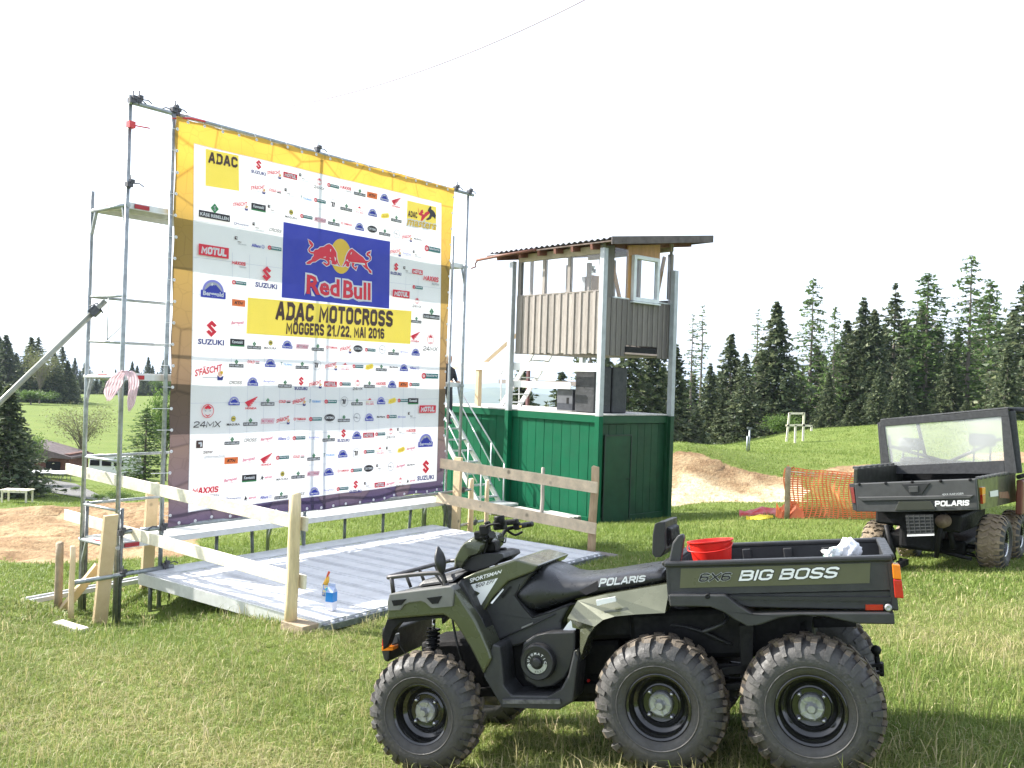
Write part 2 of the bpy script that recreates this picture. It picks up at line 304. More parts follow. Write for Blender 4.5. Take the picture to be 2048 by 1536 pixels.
def blades(name, n, y0, y1, h, wd, seg, label, dry=0.0, lean=.5, pw=1.0, xr=.62, hvar=.5, clump=True):
    y = (y0**(2-pw)+(y1**(2-pw)-y0**(2-pw))*rng.random(n))**(1/(2-pw)) if pw != 2 else y0*(y1/y0)**rng.random(n)
    x = (rng.random(n)*2-1)*xr*y
    if clump:
        cx = x[::6].repeat(6)[:n]; cy = y[::6].repeat(6)[:n]; s = .02+.004*y
        x = cx+rng.standard_normal(n)*s; y = cy+rng.standard_normal(n)*s
    keep = dirtmask(x, y) < (.25+.5*rng.random(n)*(rng.random(n) < .15))
    # under the stage deck and in the container grass is thin
    for fn in NOGRASS: keep &= ~fn(x, y)
    x, y = x[keep], y[keep]; n = len(x); z = H(x, y)
    patch = np.clip(.5+.9*nz2(x*1.1, y*1.1, 2)+.5*nz2(x*3.1, y*3.7, 4), 0, 1)      # 1 = dry patch
    dryy = np.clip(patch*(np.clip((11-y)/5, .25, 1)), 0, 1)*.62
    tone = np.clip(.24+.30*rng.random(n)+.5*(rng.random(n) < .08)*(y < 12)+dryy*(.18+.6*rng.random(n))+dry*rng.random(n), 0, 1)
    hh = h*(1-hvar+hvar*2*rng.random(n))*(1-.35*patch); az = rng.random(n)*2*np.pi; ln = lean*(rng.random(n)*1.4)*(1+.6*patch)
    dx, dy = np.cos(az), np.sin(az); wa = rng.random(n)*np.pi; wx, wy = np.cos(wa)*wd*(.6+.8*rng.random(n)), np.sin(wa)*wd*(.6+.8*rng.random(n))
    zb = z-.01
    if seg == 1:
        v = np.stack([np.stack([x-wx, y-wy, zb], 1), np.stack([x+wx, y+wy, zb], 1), np.stack([x+dx*ln*hh, y+dy*ln*hh, z+hh*np.cos(np.minimum(ln, 1.2)*.7)], 1)], 1).reshape(-1, 3)
        f = np.arange(3*n).reshape(-1, 3); k = 3
    else:
        mxx, myy, mz = x+dx*ln*hh*.35, y+dy*ln*hh*.35, z+hh*.6
        v = np.stack([np.stack([x-wx, y-wy, zb], 1), np.stack([x+wx, y+wy, zb], 1), np.stack([mxx+wx*.8, myy+wy*.8, mz], 1), np.stack([mxx-wx*.8, myy-wy*.8, mz], 1),
                      np.stack([x+dx*ln*hh*1.1, y+dy*ln*hh*1.1, z+hh*(1-.35*np.minimum(ln, 1))], 1)], 1).reshape(-1, 3)
        b = np.arange(n)*5; f = np.concatenate([np.stack([b, b+1, b+2], 1), np.stack([b, b+2, b+3], 1), np.stack([b+3, b+2, b+4], 1)]); k = 5
    me = bpy.data.meshes.new(name); me.vertices.add(len(v)); me.vertices.foreach_set('co', v.ravel().astype(np.float32))
    me.loops.add(f.size); me.loops.foreach_set('vertex_index', f.ravel().astype(np.int32)); me.polygons.add(len(f))
    me.polygons.foreach_set('loop_start', (np.arange(len(f))*3).astype(np.int32)); me.polygons.foreach_set('loop_total', np.full(len(f), 3, np.int32)); me.update(calc_edges=True)
    a = me.attributes.new('tone', 'FLOAT', 'POINT'); a.data.foreach_set('value', tone.repeat(k).astype(np.float32)); me.materials.append(GM)
    o = bpy.data.objects.new(name, me); COL.objects.link(o); tag(o, label, 'grass', kind='stuff'); return o
# ------------------------------------------------------------------ far hills and air
for i, (Y, amp, base, seed) in enumerate([(4200, 75, -95, 1.0), (6200, 110, -60, 4.0), (8800, 150, -40, 9.0)]):
    m = MB(); n = 160; X = np.linspace(-Y*.9, Y*.9, n)
    top = base+amp*(.55*np.sin(X/Y*9+seed)+.3*np.sin(X/Y*23+seed*2)+.15*np.sin(X/Y*61+seed*3))
    rows = []
    for k, (dy, fz) in enumerate([(-900, 0), (-450, .55), (0, 1), (500, .5), (1100, 0)]):
        rows.append([(x, Y+dy+60*math.sin(x/300+k), -262+(t+262)*fz) for x, t in zip(X, top)])
    vs = [p for r in rows for p in r]; fs = [(a*n+j, a*n+j+1, (a+1)*n+j+1, (a+1)*n+j) for a in range(4) for j in range(n-1)]
    m.add(vs, fs, 0, True)
    o = m.build('hill', mat('wooded_hill', (.03, .055, .03), .95, 0, .5, .004, 0, col2=(.09, .12, .05)), recalc=False); tag(o, kind='structure')
HZ = bpy.data.materials.new('valley_haze'); HZ.use_nodes = True; _n = HZ.node_tree; _n.nodes.remove(_n.nodes['Principled BSDF']); _v = _n.nodes.new('ShaderNodeVolumePrincipled')
_v.inputs['Color'].default_value = (.66, .80, 1, 1); _v.inputs['Density'].default_value = .00010; _v.inputs['Anisotropy'].default_value = .2; _n.links.new(_v.outputs[0], _n.nodes['Material Output'].inputs['Volume'])
mb = MB(); mb.box((0, 4000, -60), 24000, 17000, 460); hz_o = mb.build('haze', HZ); tag(hz_o, kind='stuff')
# ------------------------------------------------------------------ trees
def leafmat(name, c, tr=.25):
    return grassmat(name, c, tr)
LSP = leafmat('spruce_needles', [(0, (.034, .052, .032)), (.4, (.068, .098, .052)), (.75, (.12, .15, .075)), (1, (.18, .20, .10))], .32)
LLA = leafmat('larch_needles', [(0, (.06, .11, .035)), (.5, (.10, .17, .05)), (1, (.17, .25, .08))], .4)
LDE = leafmat('broad_leaves', [(0, (.05, .09, .02)), (.5, (.09, .16, .03)), (1, (.16, .25, .06))], .4)
LBU = leafmat('budding_twigs', [(0, (.13, .12, .07)), (.5, (.17, .18, .08)), (1, (.22, .26, .10))], .4)
BARK = mat('bark', (.20, .17, .145), .9, 0, .3, 6, .4, 20, stretch=(4, 4, 1))
def trimesh(name, v, tone, m, quads=False):
    me = bpy.data.meshes.new(name); k = 3; v = v.reshape(-1, 3); nf = len(v)//3
    me.vertices.add(len(v)); me.vertices.foreach_set('co', v.ravel().astype(np.float32)); me.loops.add(len(v)); me.loops.foreach_set('vertex_index', np.arange(len(v), dtype=np.int32))
    me.polygons.add(nf); me.polygons.foreach_set('loop_start', np.arange(nf, dtype=np.int32)*3); me.polygons.foreach_set('loop_total', np.full(nf, 3, np.int32)); me.update(calc_edges=True)
    a = me.attributes.new('tone', 'FLOAT', 'POINT'); a.data.foreach_set('value', tone.repeat(3).astype(np.float32)); me.materials.append(m); return me
def leaves(c, s, r, flat=.5, tone=None):      # triangles around centres c with size s
    n = len(c); a = r.standard_normal((n, 3)); a[:, 2] *= flat; a /= np.linalg.norm(a, axis=1)[:, None]; b = r.standard_normal((n, 3)); b[:, 2] *= flat
    b -= a*(a*b).sum(1)[:, None]; b /= np.linalg.norm(b, axis=1)[:, None]+1e-6; s = s[:, None]*(.5+r.random((n, 1)))
    return np.stack([c-a*s*.5, c+a*s*.5-b*s*.22, c+a*s*.35+b*s*.35], 1)
def conifer(seed, levels=42, per=8, width=.17, start=.04, sta=20, size=.022, droop=.35, kind='spruce', gap=0, m=None, taper=.9):
    r = np.random.default_rng(seed); C = []; S = []; T = []; BR = MB()
    for i in range(levels):
        f = start+(1-start)*((i+.3)/levels)**.92; L0 = width*((1-f)**taper)*(1.05 if f > .12 else .8)+.006
        if kind == 'larch': L0 = width*(1-f)**.6*min(1, (f-start+.04)/.25)+.01
        for j in range(per):
            if r.random() < gap: continue
            az = 2*math.pi*(j+.5*(i % 2)+r.random()*.7)/per; L = L0*(.62+.55*r.random()); z0 = f+.012*r.standard_normal()
            n = max(3, int(sta*(.35+.65*L/width))); t = .12+.9*r.random(n); sp = L*.20*(1.15-t)*r.standard_normal(n)
            dr = droop*(.8+.5*r.random()); zz = z0-dr*L*(t**1.25)+.10*L*np.maximum(0, t-.75)*4*.5-.03*L*np.abs(r.standard_normal(n))*(1+t*1.5)
            x = np.cos(az)*L*t-np.sin(az)*sp; y = np.sin(az)*L*t+np.cos(az)*sp
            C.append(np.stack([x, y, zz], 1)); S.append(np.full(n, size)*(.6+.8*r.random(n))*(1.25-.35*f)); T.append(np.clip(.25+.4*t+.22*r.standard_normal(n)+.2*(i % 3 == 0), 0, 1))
            if kind == 'larch' or j % 3 == 0:
                BR.tube([(0, 0, z0), (math.cos(az)*L*.5, math.sin(az)*L*.5, z0-dr*L*.4), (math.cos(az)*L*.92, math.sin(az)*L*.92, z0-dr*L*.9)], [.0022, .0014, .0007], 3, cap=False)
    C = np.concatenate(C); S = np.concatenate(S); T = np.concatenate(T)
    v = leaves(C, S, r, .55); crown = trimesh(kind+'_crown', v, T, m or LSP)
    BR.tube([(0, 0, -.02), (.002, 0, .3), (-.002, .001, .7), (0, 0, 1.0)], [.0125, .0095, .005, .001], 7)
    me = bpy.data.meshes.new(kind+'_trunk'); me.from_pydata([tuple(q) for q in BR.v], [], BR.f); me.materials.append(BARK); me.update()
    return me, crown
def broad(seed, m, n=5200, size=.035, oval=(.42, .42, .36), cz=.62, twig=26, hollow=.35):
    r = np.random.default_rng(seed); B = MB(); B.tube([(0, 0, -.02), (.01, 0, .2), (0, .01, .45)], [.022, .017, .011], 7); tips = []
    for k in range(twig):
        d = Vector(r.standard_normal(3)); d.z = abs(d.z)*.8+.1; d.normalize(); s = Vector((0, 0, .18+.3*r.random())); L = (.6+.5*r.random())
        e = Vector((d.x*oval[0]*L, d.y*oval[1]*L, cz-s.z+d.z*oval[2]*L)); e.z = max(e.z, .05); q = s+e; mid = s+e*.5+Vector((0, 0, .04)); B.tube([s, mid, q], [.008, .004, .0015], 4, cap=False); tips.append(np.array(q)); tips.append(np.array(mid))
    tips = np.array(tips); c = tips[r.integers(0, len(tips), n)]+r.standard_normal((n, 3))*np.array([.085, .085, .075])
    T = np.clip(.5+.25*r.standard_normal(n)+.3*(c[:, 2]-cz), 0, 1); crown = trimesh('leafy_crown', leaves(c, np.full(n, size), r, 1), T, m)
    me = bpy.data.meshes.new('leafy_trunk'); me.from_pydata([tuple(q) for q in B.v], [], B.f); me.materials.append(BARK); me.update(); return me, crown
SPR = [conifer(11, 44, 9, .27, .02, 30, .024), conifer(12, 38, 9, .31, .02, 34, .026, .42), conifer(13, 42, 8, .26, .03, 28, .023, .3, gap=.18), conifer(14, 40, 10, .34, .01, 36, .028, .5)]
SPT = [conifer(21, 36, 7, .21, .06, 20, .024, .25, gap=.25), conifer(22, 36, 6, .18, .12, 18, .022, .2, gap=.3)]
LAR = [conifer(31, 40, 6, .19, .16, 20, .019, .12, 'larch', .3, LLA), conifer(32, 38, 7, .24, .06, 26, .021, .18, 'larch', .15, LLA), conifer(33, 30, 4, .10, .35, 13, .014, .05, 'larch', .35, LLA)]
BRO = [broad(41, LDE), broad(42, LBU, 3800, .022), broad(43, LDE, 4200, .05, (.62, .62, .42), .42)]
def plant(name, pair, loc, h, sx, label, cat='tree', group=None, rot=None):
    t = thing(name, loc, label, cat, group); t.scale = (h*sx, h*sx, h); t.rotation_euler = (0, 0, random.random()*6.28 if rot is None else rot)
    for nm, me in (('trunk', pair[0]), ('crown', pair[1])):
        o = bpy.data.objects.new(nm, me); COL.objects.link(o); o.parent = t
    return t
def tree_at(name, pair, px, ytop, Z, label, group=None, sx=1, cat='tree', pxb=None):
    g = gpt(pxb if pxb else px, Z); top = W(px, ytop, Z)
    # column px at ground height: correct for the camera's roll
    g.x = W(px, 768+(-g.z/Z)*FP, Z).x; g.z = G(g.x, Z); h = top.z-g.z
    return plant(name, pair, g, h, sx, label, cat, group)
RT = [  # kind, px, ytop, Z, width, label
 ('s', SPR[1], 1455, 668, 78, 1.05, 'mid height dark spruce with stepped open top, third conifer right of the tower'),
 ('s', SPR[0], 1415, 728, 74, 1.0, 'short dark spruce nearest the right side of the tower at the forest edge'),
 ('l', LAR[2], 1396, 610, 80, .9, 'thin tall pale tree, right one of the slim pair beside the tower'),
 ('l', LAR[2], 1377, 628, 77, .9, 'thin tall pale tree, left one of the slim pair beside the tower'),
 ('s', SPR[3], 1546, 605, 76, .95, 'broad dense dark spruce standing free with pointed top left of the tall larch'),
 ('l', LAR[2], 1507, 618, 88, 1.0, 'sparse pale larch peeping out behind the broad dark spruce'),
 ('s', SPR[2], 1486, 705, 70, 1.1, 'low dark spruce filling the gap left of the broad dark spruce'),
 ('l', LAR[0], 1616, 555, 82, 1.0, 'tall open larch with bare trunk above the white wooden frame chair'),
 ('s', SPR[2], 1628, 690, 86, 1.1, 'dark spruce behind the bare trunk of the tall larch'),
 ('l', LAR[0], 1662, 612, 79, .75, 'slim larch with very thin trunk just right of the tall open larch'),
 ('s', SPR[1], 1688, 640, 84, .95, 'wide brownish green spruce left of the double topped spruces'),
 ('s', SPR[0], 1719, 597, 82, 1.0, 'dark spruce with ragged pointed top, left of the double topped pair'),
 ('s', SPR[3], 1742, 620, 80, .8, 'dense dark spruce with rounded shoulder, right of the double topped pair'),
 ('s', SPT[0], 1782, 572, 84, 1.2, 'tall thin topped spruce showing sky through its upper branches'),
 ('l', LAR[1], 1847, 546, 82, 1.15, 'bright green bushy larch standing in front of a dark spruce'),
 ('s', SPR[0], 1838, 610, 90, 1.1, 'dark spruce directly behind the bright green bushy larch'),
 ('l', LAR[0], 1932, 508, 80, 1.05, 'tallest larch with leaning open top, highest tree of the forest edge'),
 ('l', LAR[1], 1972, 560, 84, .95, 'pale green larch to the right of the tallest larch'),
 ('s', SPT[1], 1960, 600, 90, 1.5, 'thin see through spruce behind the two right larches'),
 ('s', SPR[2], 2048, 553, 74, 1.35, 'tall dark spruce at the right edge of the picture'),
 ('s', SPR[3], 2012, 690, 70, .9, 'dense mossy green spruce below the right edge spruce'),
 ('s', SPR[1], 1895, 700, 76, 1.0, 'low dark spruce between the bright larch and the tallest larch'),
 ('s', SPR[3], 1800, 700, 73, .85, 'low dense spruce under the thin topped spruce'),
 ('s', SPR[0], 1590, 735, 84, 1.2, 'small dark spruce in the gap below the tall open larch'),
 ('s', SPR[3], 1755, 735, 70, .9, 'low brown green spruce above the buggy canopy'),
 ('s', SPR[1], 1655, 745, 72, 1.0, 'low drooping green spruce right of the white frame chair'),
 ('s', SPR[3], 1300, 655, 62, .9, 'dark spruce seen between the tower posts under the cabin floor, right one'),
 ('s', SPR[1], 1252, 640, 60, .95, 'dark spruce seen between the tower posts under the cabin floor, middle one'),
 ('s', SPR[0], 1345, 690, 66, 1.1, 'dark spruce half hidden by the right tower post'),
 ('s', SPT[0], 1172, 535, 62, .75, 'thin spruce whose top shows through the cabin windows'),
 ('s', SPR[2], 1116, 742, 72, 1.4, 'small spruce behind the grey loudspeaker box on the container roof'),
 ('s', SPR[0], 1036, 728, 66, 1.3, 'small spruce behind the left tower post'),
 ('s', SPR[2], 1206, 700, 70, 1.0, 'spruce behind the black covered speaker stack'),
]
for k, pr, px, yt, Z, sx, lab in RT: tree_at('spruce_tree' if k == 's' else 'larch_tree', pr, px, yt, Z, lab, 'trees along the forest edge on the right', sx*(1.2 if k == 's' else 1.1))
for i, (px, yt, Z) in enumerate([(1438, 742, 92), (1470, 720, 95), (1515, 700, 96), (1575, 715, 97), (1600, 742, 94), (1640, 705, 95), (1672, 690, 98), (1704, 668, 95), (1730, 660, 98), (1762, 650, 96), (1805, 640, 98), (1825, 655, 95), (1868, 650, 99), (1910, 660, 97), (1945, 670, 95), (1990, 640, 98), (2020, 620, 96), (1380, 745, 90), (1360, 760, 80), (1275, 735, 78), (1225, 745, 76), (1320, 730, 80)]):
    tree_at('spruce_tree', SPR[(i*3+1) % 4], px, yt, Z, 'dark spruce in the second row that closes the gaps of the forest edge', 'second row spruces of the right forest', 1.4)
for i, (px, yt, Z) in enumerate([(1440, 800, 72), (1490, 812, 70), (1612, 808, 74), (1700, 806, 70), (1850, 795, 72), (1930, 800, 72), (1985, 790, 72), (1780, 800, 69), (1390, 815, 68)]):
    tree_at('young_spruce', SPR[i % 4], px, yt, Z, 'young dark spruce filling the foot of the forest edge on the right', 'young spruces at the forest foot', 1.7)
tree_at('leafy_bush', BRO[2], 1568, 820, 66, 'bright green leafy bush beside the white frame chair', None, 1.0, 'bush')
# left side valley
tree_at('spruce_tree', SPR[3], 12, 770, 50, 'near dark spruce at the left edge of the picture', None, 1.5)
tree_at('spruce_tree', SPR[1], -30, 700, 54, 'second dark spruce cut off by the left picture edge', None, 1.2)
tree_at('leafy_tree', BRO[1], 160, 805, 76, 'rounded budding tree with thin crown in the valley meadow', None, 1.15)
tree_at('larch_tree', LAR[1], 288, 815, 66, 'young green larch beside the white van behind the scaffold', None, 1.9)
tree_at('leafy_bush', BRO[0], 330, 780, 70, 'light green leafy tree half hidden by the dark banner edge', None, .6)
tree_at('leafy_tree', BRO[0], 48, 868, 62, 'small round green tree beside the brown hut roof', None, .9)
for i, (px, yt, Z, lab) in enumerate([(85, 968, 52, 'low dark bush right of the slatted table'), (45, 975, 54, 'low bush behind the slatted table'), (195, 985, 50, 'dark bush inside the bend of the lane'), (235, 978, 49, 'wide bush on the verge left of the banner'), (285, 990, 50, 'bush on the verge beside the banner post'), (150, 972, 58, 'bush at the far kerb of the lane')]):
    tree_at('leafy_bush', BRO[2], px, yt, Z, lab, None, 1.5, 'bush')
for i in range(17):                    # forest block at the left
    px = -60+i*13+random.uniform(-4, 4); yt = [672, 668, 690, 700, 676, 664, 690, 712, 722][i % 9]+(0 if i < 11 else 34)+random.uniform(-6, 6)
    pr = SPR[i % 4]
    tree_at('forest_tree', pr, px, yt, 185+random.uniform(0, 18), 'tall dark tree of the woodland block on the left behind the diagonal tube', 'trees of the left woodland block', 1.45)
tree_at('forest_tree', BRO[1], 78, 690, 178, 'pale olive rounded treetop standing out of the left woodland block', None, .7)
tree_at('leafy_bush', BRO[2], 60, 775, 172, 'greyish bush at the foot of the left woodland block', None, 2.2, 'bush')
FT = [(105, 738), (120, 742), (134, 726), (147, 715), (158, 740), (170, 716), (182, 742), (192, 750), (203, 741), (216, 748), (229, 738), (243, 750), (262, 722), (272, 731), (281, 744), (294, 714), (303, 730), (313, 744), (324, 719), (335, 730), (350, 722), (366, 735), (382, 725), (398, 735)]
for i, (px, yt) in enumerate(FT):
    pr = SPR[(i*3) % 4] if i != 9 else BRO[0]
    tree_at('treeline_tree', pr, px, yt, 285+6*(i % 3), 'small dark tree in the far tree line behind the green meadow', 'trees of the far tree line', 1.15)
for i in range(30):
    tree_at('treeline_tree', SPR[i % 4] if i % 9 != 4 else BRO[0], 95+i*10.5, 758+random.uniform(-6, 8), 272+random.uniform(0, 8), 'low tree filling the far tree line behind the green meadow', 'low trees of the far tree line', 2.0)
# lane, hut, van, slatted table
def sheet(name, pxs, m, lift=.03, kind='structure'):
    mb = MB(); L = [[(a[0]+(b[0]-a[0])*k/5, a[1]+(b[1]-a[1])*k/5) for k in range(6)] for a, b in pxs]
    vs = []
    for row in L:
        for (px, Z) in row:
            g = gpt(px, Z); g.x = W(px, 768+(-g.z/Z)*FP, Z).x; g.z = G(g.x, Z)+lift; vs.append(g)
    fs = [(a*6+j, a*6+j+1, (a+1)*6+j+1, (a+1)*6+j) for a in range(len(pxs)-1) for j in range(5)]
    mb.add(vs, fs, 0, True); o = mb.build(name, m, recalc=False); return tag(o, kind=kind)
ASP = mat('pale_asphalt', (.13, .127, .122), .9, 0, .12, 1.5, .2, 20)
sheet('lane', [((-60, 58), (-60, 66)), ((30, 57.5), (30, 66)), ((90, 56), (95, 66)), ((128, 54), (150, 64)), ((175, 50.5), (200, 54.5)), ((250, 48.5), (270, 52)), ((340, 47.5), (350, 51)), ((420, 47), (430, 50.5))], ASP, .06)
def gw(px, Z, dz=0):
    g = gpt(px, Z); x = W(px, 768+(-g.z/Z)*FP, Z).x; return Vector((x, Z, G(x, Z)+dz))
hb = gw(95, 72); t = thing('hut', hb, 'low reddish brown wooden hut with dark roof beyond the lane', 'hut')
m = MB(); m.box(hb+Vector((0, 0, .6)), 4.8, 3.2, 1.9); m.build('wall', mat('red_brown_boards', (.14, .06, .045), .8, 0, .3, 3, .2), t)
m = MB(); a = hb+Vector((0, 0, 1.5)); m.prism([a+Vector((-2.7, -1.9, 0)), a+Vector((-1.2, -1.9, .85)), a+Vector((2.7, -1.9, -.15)), a+Vector((2.7, -1.9, -.3)), a+Vector((-2.7, -1.9, -.15))], [a+Vector((-2.7, 1.9, 0)), a+Vector((-1.2, 1.9, .85)), a+Vector((2.7, 1.9, -.15)), a+Vector((2.7, 1.9, -.3)), a+Vector((-2.7, 1.9, -.15))])
m.build('roof', mat('hut_roof', (.13, .10, .10), .7, 0, .3, 2), t)
m = MB(); m.box(hb+Vector((-.9, -1.63, .35)), .9, .06, 1.3); m.box(hb+Vector((1.2, -1.63, .6)), 1.1, .06, .7); m.build('dark_opening', DARKM, t)
for i in range(12):                    # benches/tables set out before the hut
    b = gw(52+i*7.2, 67.5-(i % 3)*.8); t = thing('beer_bench', b, 'small white trestle bench in the rows before the brown hut', 'bench', 'trestle benches before the hut')
    mb = MB(); mb.box(b+Vector((0, 0, .55)), 1.0, .5, .05, Vector((1, .6*(1 if i % 2 else -1), 0)), Vector((-.6*(1 if i % 2 else -1), 1, 0))); mb.build('board', WHITEP, t)
    for s in (-.35, .35):
        mb = MB(); mb.beam(b+Vector((s, -.1, 0)), b+Vector((s*.8, .1, .53)), .04, .04); mb.build('leg', GALVD, t)
vb = gw(232, 70); t = thing('parked_van', vb, 'white van with dark side windows parked beyond the lane', 'van')
m = MB(); m.hexa([vb+Vector(p) for p in [(-1.9, -.8, .3), (1.9, -.8, .3), (1.9, .8, .3), (-1.9, .8, .3), (-1.75, -.7, 1.75), (1.5, -.7, 1.75), (1.5, .7, 1.75), (-1.75, .7, 1.75)]]); m.build('body', WHITEP, t, .08)
for s in (-1.35, -.45, .45):
    m = MB(); m.box(vb+Vector((s, -.775, 1.2)), .7, .06, .42); m.build('window', DARKM, t)
for s in (-1.2, 1.2):
    m = MB(); m.lathe([(0, .05), (0, .3), (.2, .3), (.2, .05)], vb+Vector((s, -.85, .3)), (0, 1, 0), 16); m.build('wheel', TREAD, t)
tb = gw(33, 46); t = thing('slatted_table', tb, 'pale slatted wooden table on the verge at the left edge', 'table')
for i in range(6):
    m = MB(); m.box(tb+Vector((-.6+i*.24, 0, .62)), .19, .75, .05, mi=0); m.build('slat', WOODL, t)
for s in (-.6, .6):
    m = MB(); m.box(tb+Vector((s, -.3, .28)), .07, .07, .6); m.build('leg', WOODL, t); m = MB(); m.box(tb+Vector((s, .3, .28)), .07, .07, .6); m.build('leg', WOODL, t)
m = MB(); m.box(tb+Vector((0, -.33, .55)), 1.3, .04, .08); m.build('apron', WOODL, t)
# ------------------------------------------------------------------ scaffold frame of reference
U = Vector((.605, .796, 0)).normalized(); V = Vector((-U.y, U.x, 0)); NB = -V; C0 = Vector((-3.89, 10.2, 0)); UP = Vector((0, 0, 1))
def S(t, s, z): return C0+U*t+V*s+UP*z
def ts(p): d = Vector(p)-C0; return d.dot(U), d.dot(V)
sc = thing('scaffold', S(0, .4, G(*S(0, .4, 0).xy)), 'galvanised steel scaffold holding up the sponsor banner', 'scaffold')
def tubepart(name, a, b, r=.0242, m=GALV, par=sc, n=12):
    mb = MB(); mb.tube([a, b], r, n); return mb.build(name, m, par)
def gz(p): return G(p[0], p[1])
FR_T = [-.47, 2.1, 5.17]
for i, t in enumerate(FR_T):           # frames: front and back standard, transoms at each lift
    for s in (0.03, .76):
        p = S(t, s, 0); zg = gz(p)
        ztop = {(0, 0): 2.94, (0, 1): 1.98}.get((i, s > .5), 2.94 if s < .5 and i == 2 else 1.95)
        if i == 1: ztop = 2.85 if s < .5 else 1.95
        tubepart('standard', S(t, s, zg-.02), S(t, s, ztop))
        if not (i == 1): tubepart('base_jack', S(t+.05, s, zg-.02), S(t+.05, s, zg+1.25 if i == 0 else zg+.9), .019, GALVD)
    for z in (1.76, -.10, -1.93):
        tubepart('transom', S(t, .0, z), S(t, .80, z), .024)
        for s in (.1, .66):
            mb = MB(); mb.beam(S(t, s, z-.02), S(t, .03 if s < .5 else .76, z-.3), .02, .035, up=U); mb.build('gusset', GALV, sc)
tubepart('standard', S(0.02, -.02, G(*S(0, 0, 0).xy)-.02), S(0.02, -.02, 2.86))
tubepart('standard', S(4.86, .03, G(*S(4.86, 0, 0).xy)), S(4.86, .03, 2.2), .02)
tubepart('ridge_tube', S(-.50, 0, 2.86), S(5.27, 0, 2.90))
tubepart('bottom_tube', S(-.5, -.02, -1.76), S(5.4, -.02, -1.74))
tubepart('support_tube', S(-1.05, -.12, -2.2), S(.16, -.05, -2.2))
tubepart('support_tube', S(4.7, .1, -2.33), S(5.9, .1, -2.30))
for z in (.80, .30, -1.0, -1.53):      # guard rails on the back row
    for a, b in ((0, 1), (1, 2)): tubepart('guard_rail', S(FR_T[a], .76, z), S(FR_T[b], .76, z), .017)
    if z > 0: tubepart('guard_rail', S(FR_T[0], .76, z), S(FR_T[0], .0, z-.02), .013)
    else: tubepart('guard_rail', S(FR_T[0], .76, z), S(FR_T[0], .0, z), .016)
tubepart('stiffener', S(-.47, .35, .31), S(-.47, .35, .80), .005); tubepart('stiffener', S(-.47, .35, .31), S(-.47, .02, .48), .005)
a = W(190, 622, 10.15); b = W(-60, 862, 9.9); d = (b-a).normalized(); b2 = b+d*.5
while b2.z > gz(b2): b2 = b2+d*.1
tubepart('raking_tube', a-d*.16, b2, .03, mat('weathered_tube', (.33, .34, .29), .5, .4, .2, 10))
mb = MB(); mb.box(a, .10, .1, .09, d, UP.cross(d), mi=0); mb.tube([a+Vector((-.06, 0, .05)), a+Vector((.02, 0, .09)), a+Vector((.09, 0, -.02))], .008, 5); mb.build('coupler', CLAMP, sc)
def coupler(p, sw=1):
    mb = MB(); mb.box(p, .065, .06, .055, U, V); mb.box(p+U*.02-V*.02+UP*.035, .05, .04, .04, U, V)
    mb.tube([p+U*.05*sw+UP*.02, p+U*.12*sw+UP*.03, p+U*.17*sw+UP*.005], .007, 5); mb.tube([p-V*.02-UP*.05, p-V*.03+UP*.1], .007, 5)
    mb.build('coupler', CLAMP, sc)
for p, k in [(S(-.47, 0, 2.88), 1), (S(-.40, .0, 2.90), 1), (S(.02, -.02, 2.90), 1), (S(.06, 0, 2.88), -1), (S(2.1, 0, 2.92), 1), (S(4.85, 0, 2.93), 1), (S(5.17, 0, 2.93), 1), (S(-.47, -.03, -1.76), 1), (S(.02, -.04, -1.76), -1),
             (S(-.47, -.08, -2.2), 1), (S(.05, -.06, -2.18), 1), (S(5.2, -.02, -1.74), 1), (S(5.6, .05, -2.3), -1), (S(-.47, 0, 1.98), 1)]: coupler(p, k)
mb = MB(); h = S(.1, -.09, -2.23); mb.tube([h, h-UP*.08, h-UP*.1+U*.03, h-UP*.14, h-UP*.35], .008, 6); mb.build('hanging_pin', CLAMP, sc)
mb = MB(); mb.tube([S(5.0, .1, -1.95), S(5.05, .1, -2.35), S(4.95, .1, -2.4)], [.1, .03, .06], 6, smooth=False); mb.build('base_bracket', GALVD, sc)
# planks on three lifts, two abreast per bay
PLK = mat('plank_edge_label', (.35, .06, .07), .5)
for z in (1.80, -.06, -1.89):
    for a, b in ((0, 1), (1, 2)):
        for s in (.22, .55):
            mb = MB(); c = (S(FR_T[a]+.03, s, z)+S(FR_T[b]-.03, s, z))/2; L = FR_T[b]-FR_T[a]-.04
            mb.box(c, L, .31, .012, U, V); 
            for e in (-.15, .15): mb.box(c+V*e-UP*.032, L, .012, .062, U, V)
            mb.box(c-UP*.03-U*(L/2), .02, .31, .066, U, V); mb.box(c-UP*.03+U*(L/2), .02, .31, .066, U, V)
            for e in (-.09, -.03, .03, .09): mb.box(c+V*e+UP*.008, L, .012, .006, U, V)
            mb.build('plank', ALUP, sc)
    mb = MB(); mb.box(S(FR_T[0]+.03+.16, .055, z-.03), .17, .012, .045, U, V); mb.build('red_label', mat('red_label_print', (.45, .03, .04), .5), sc)
    mb = MB(); mb.box(S(FR_T[0]-.005, .42, z-.03), .012, .16, .045, U, V); mb.build('red_label', MATS['red_label_print'], sc)
for t in (1.0, 1.55, 3.1, 3.85, 4.4):  # jacks under the lowest lift
    p = S(t, .35, 0); tubepart('base_jack', S(t, .35, gz(p)), S(t+random.uniform(-.08, .08), .35, -1.95), .022, GALVD)
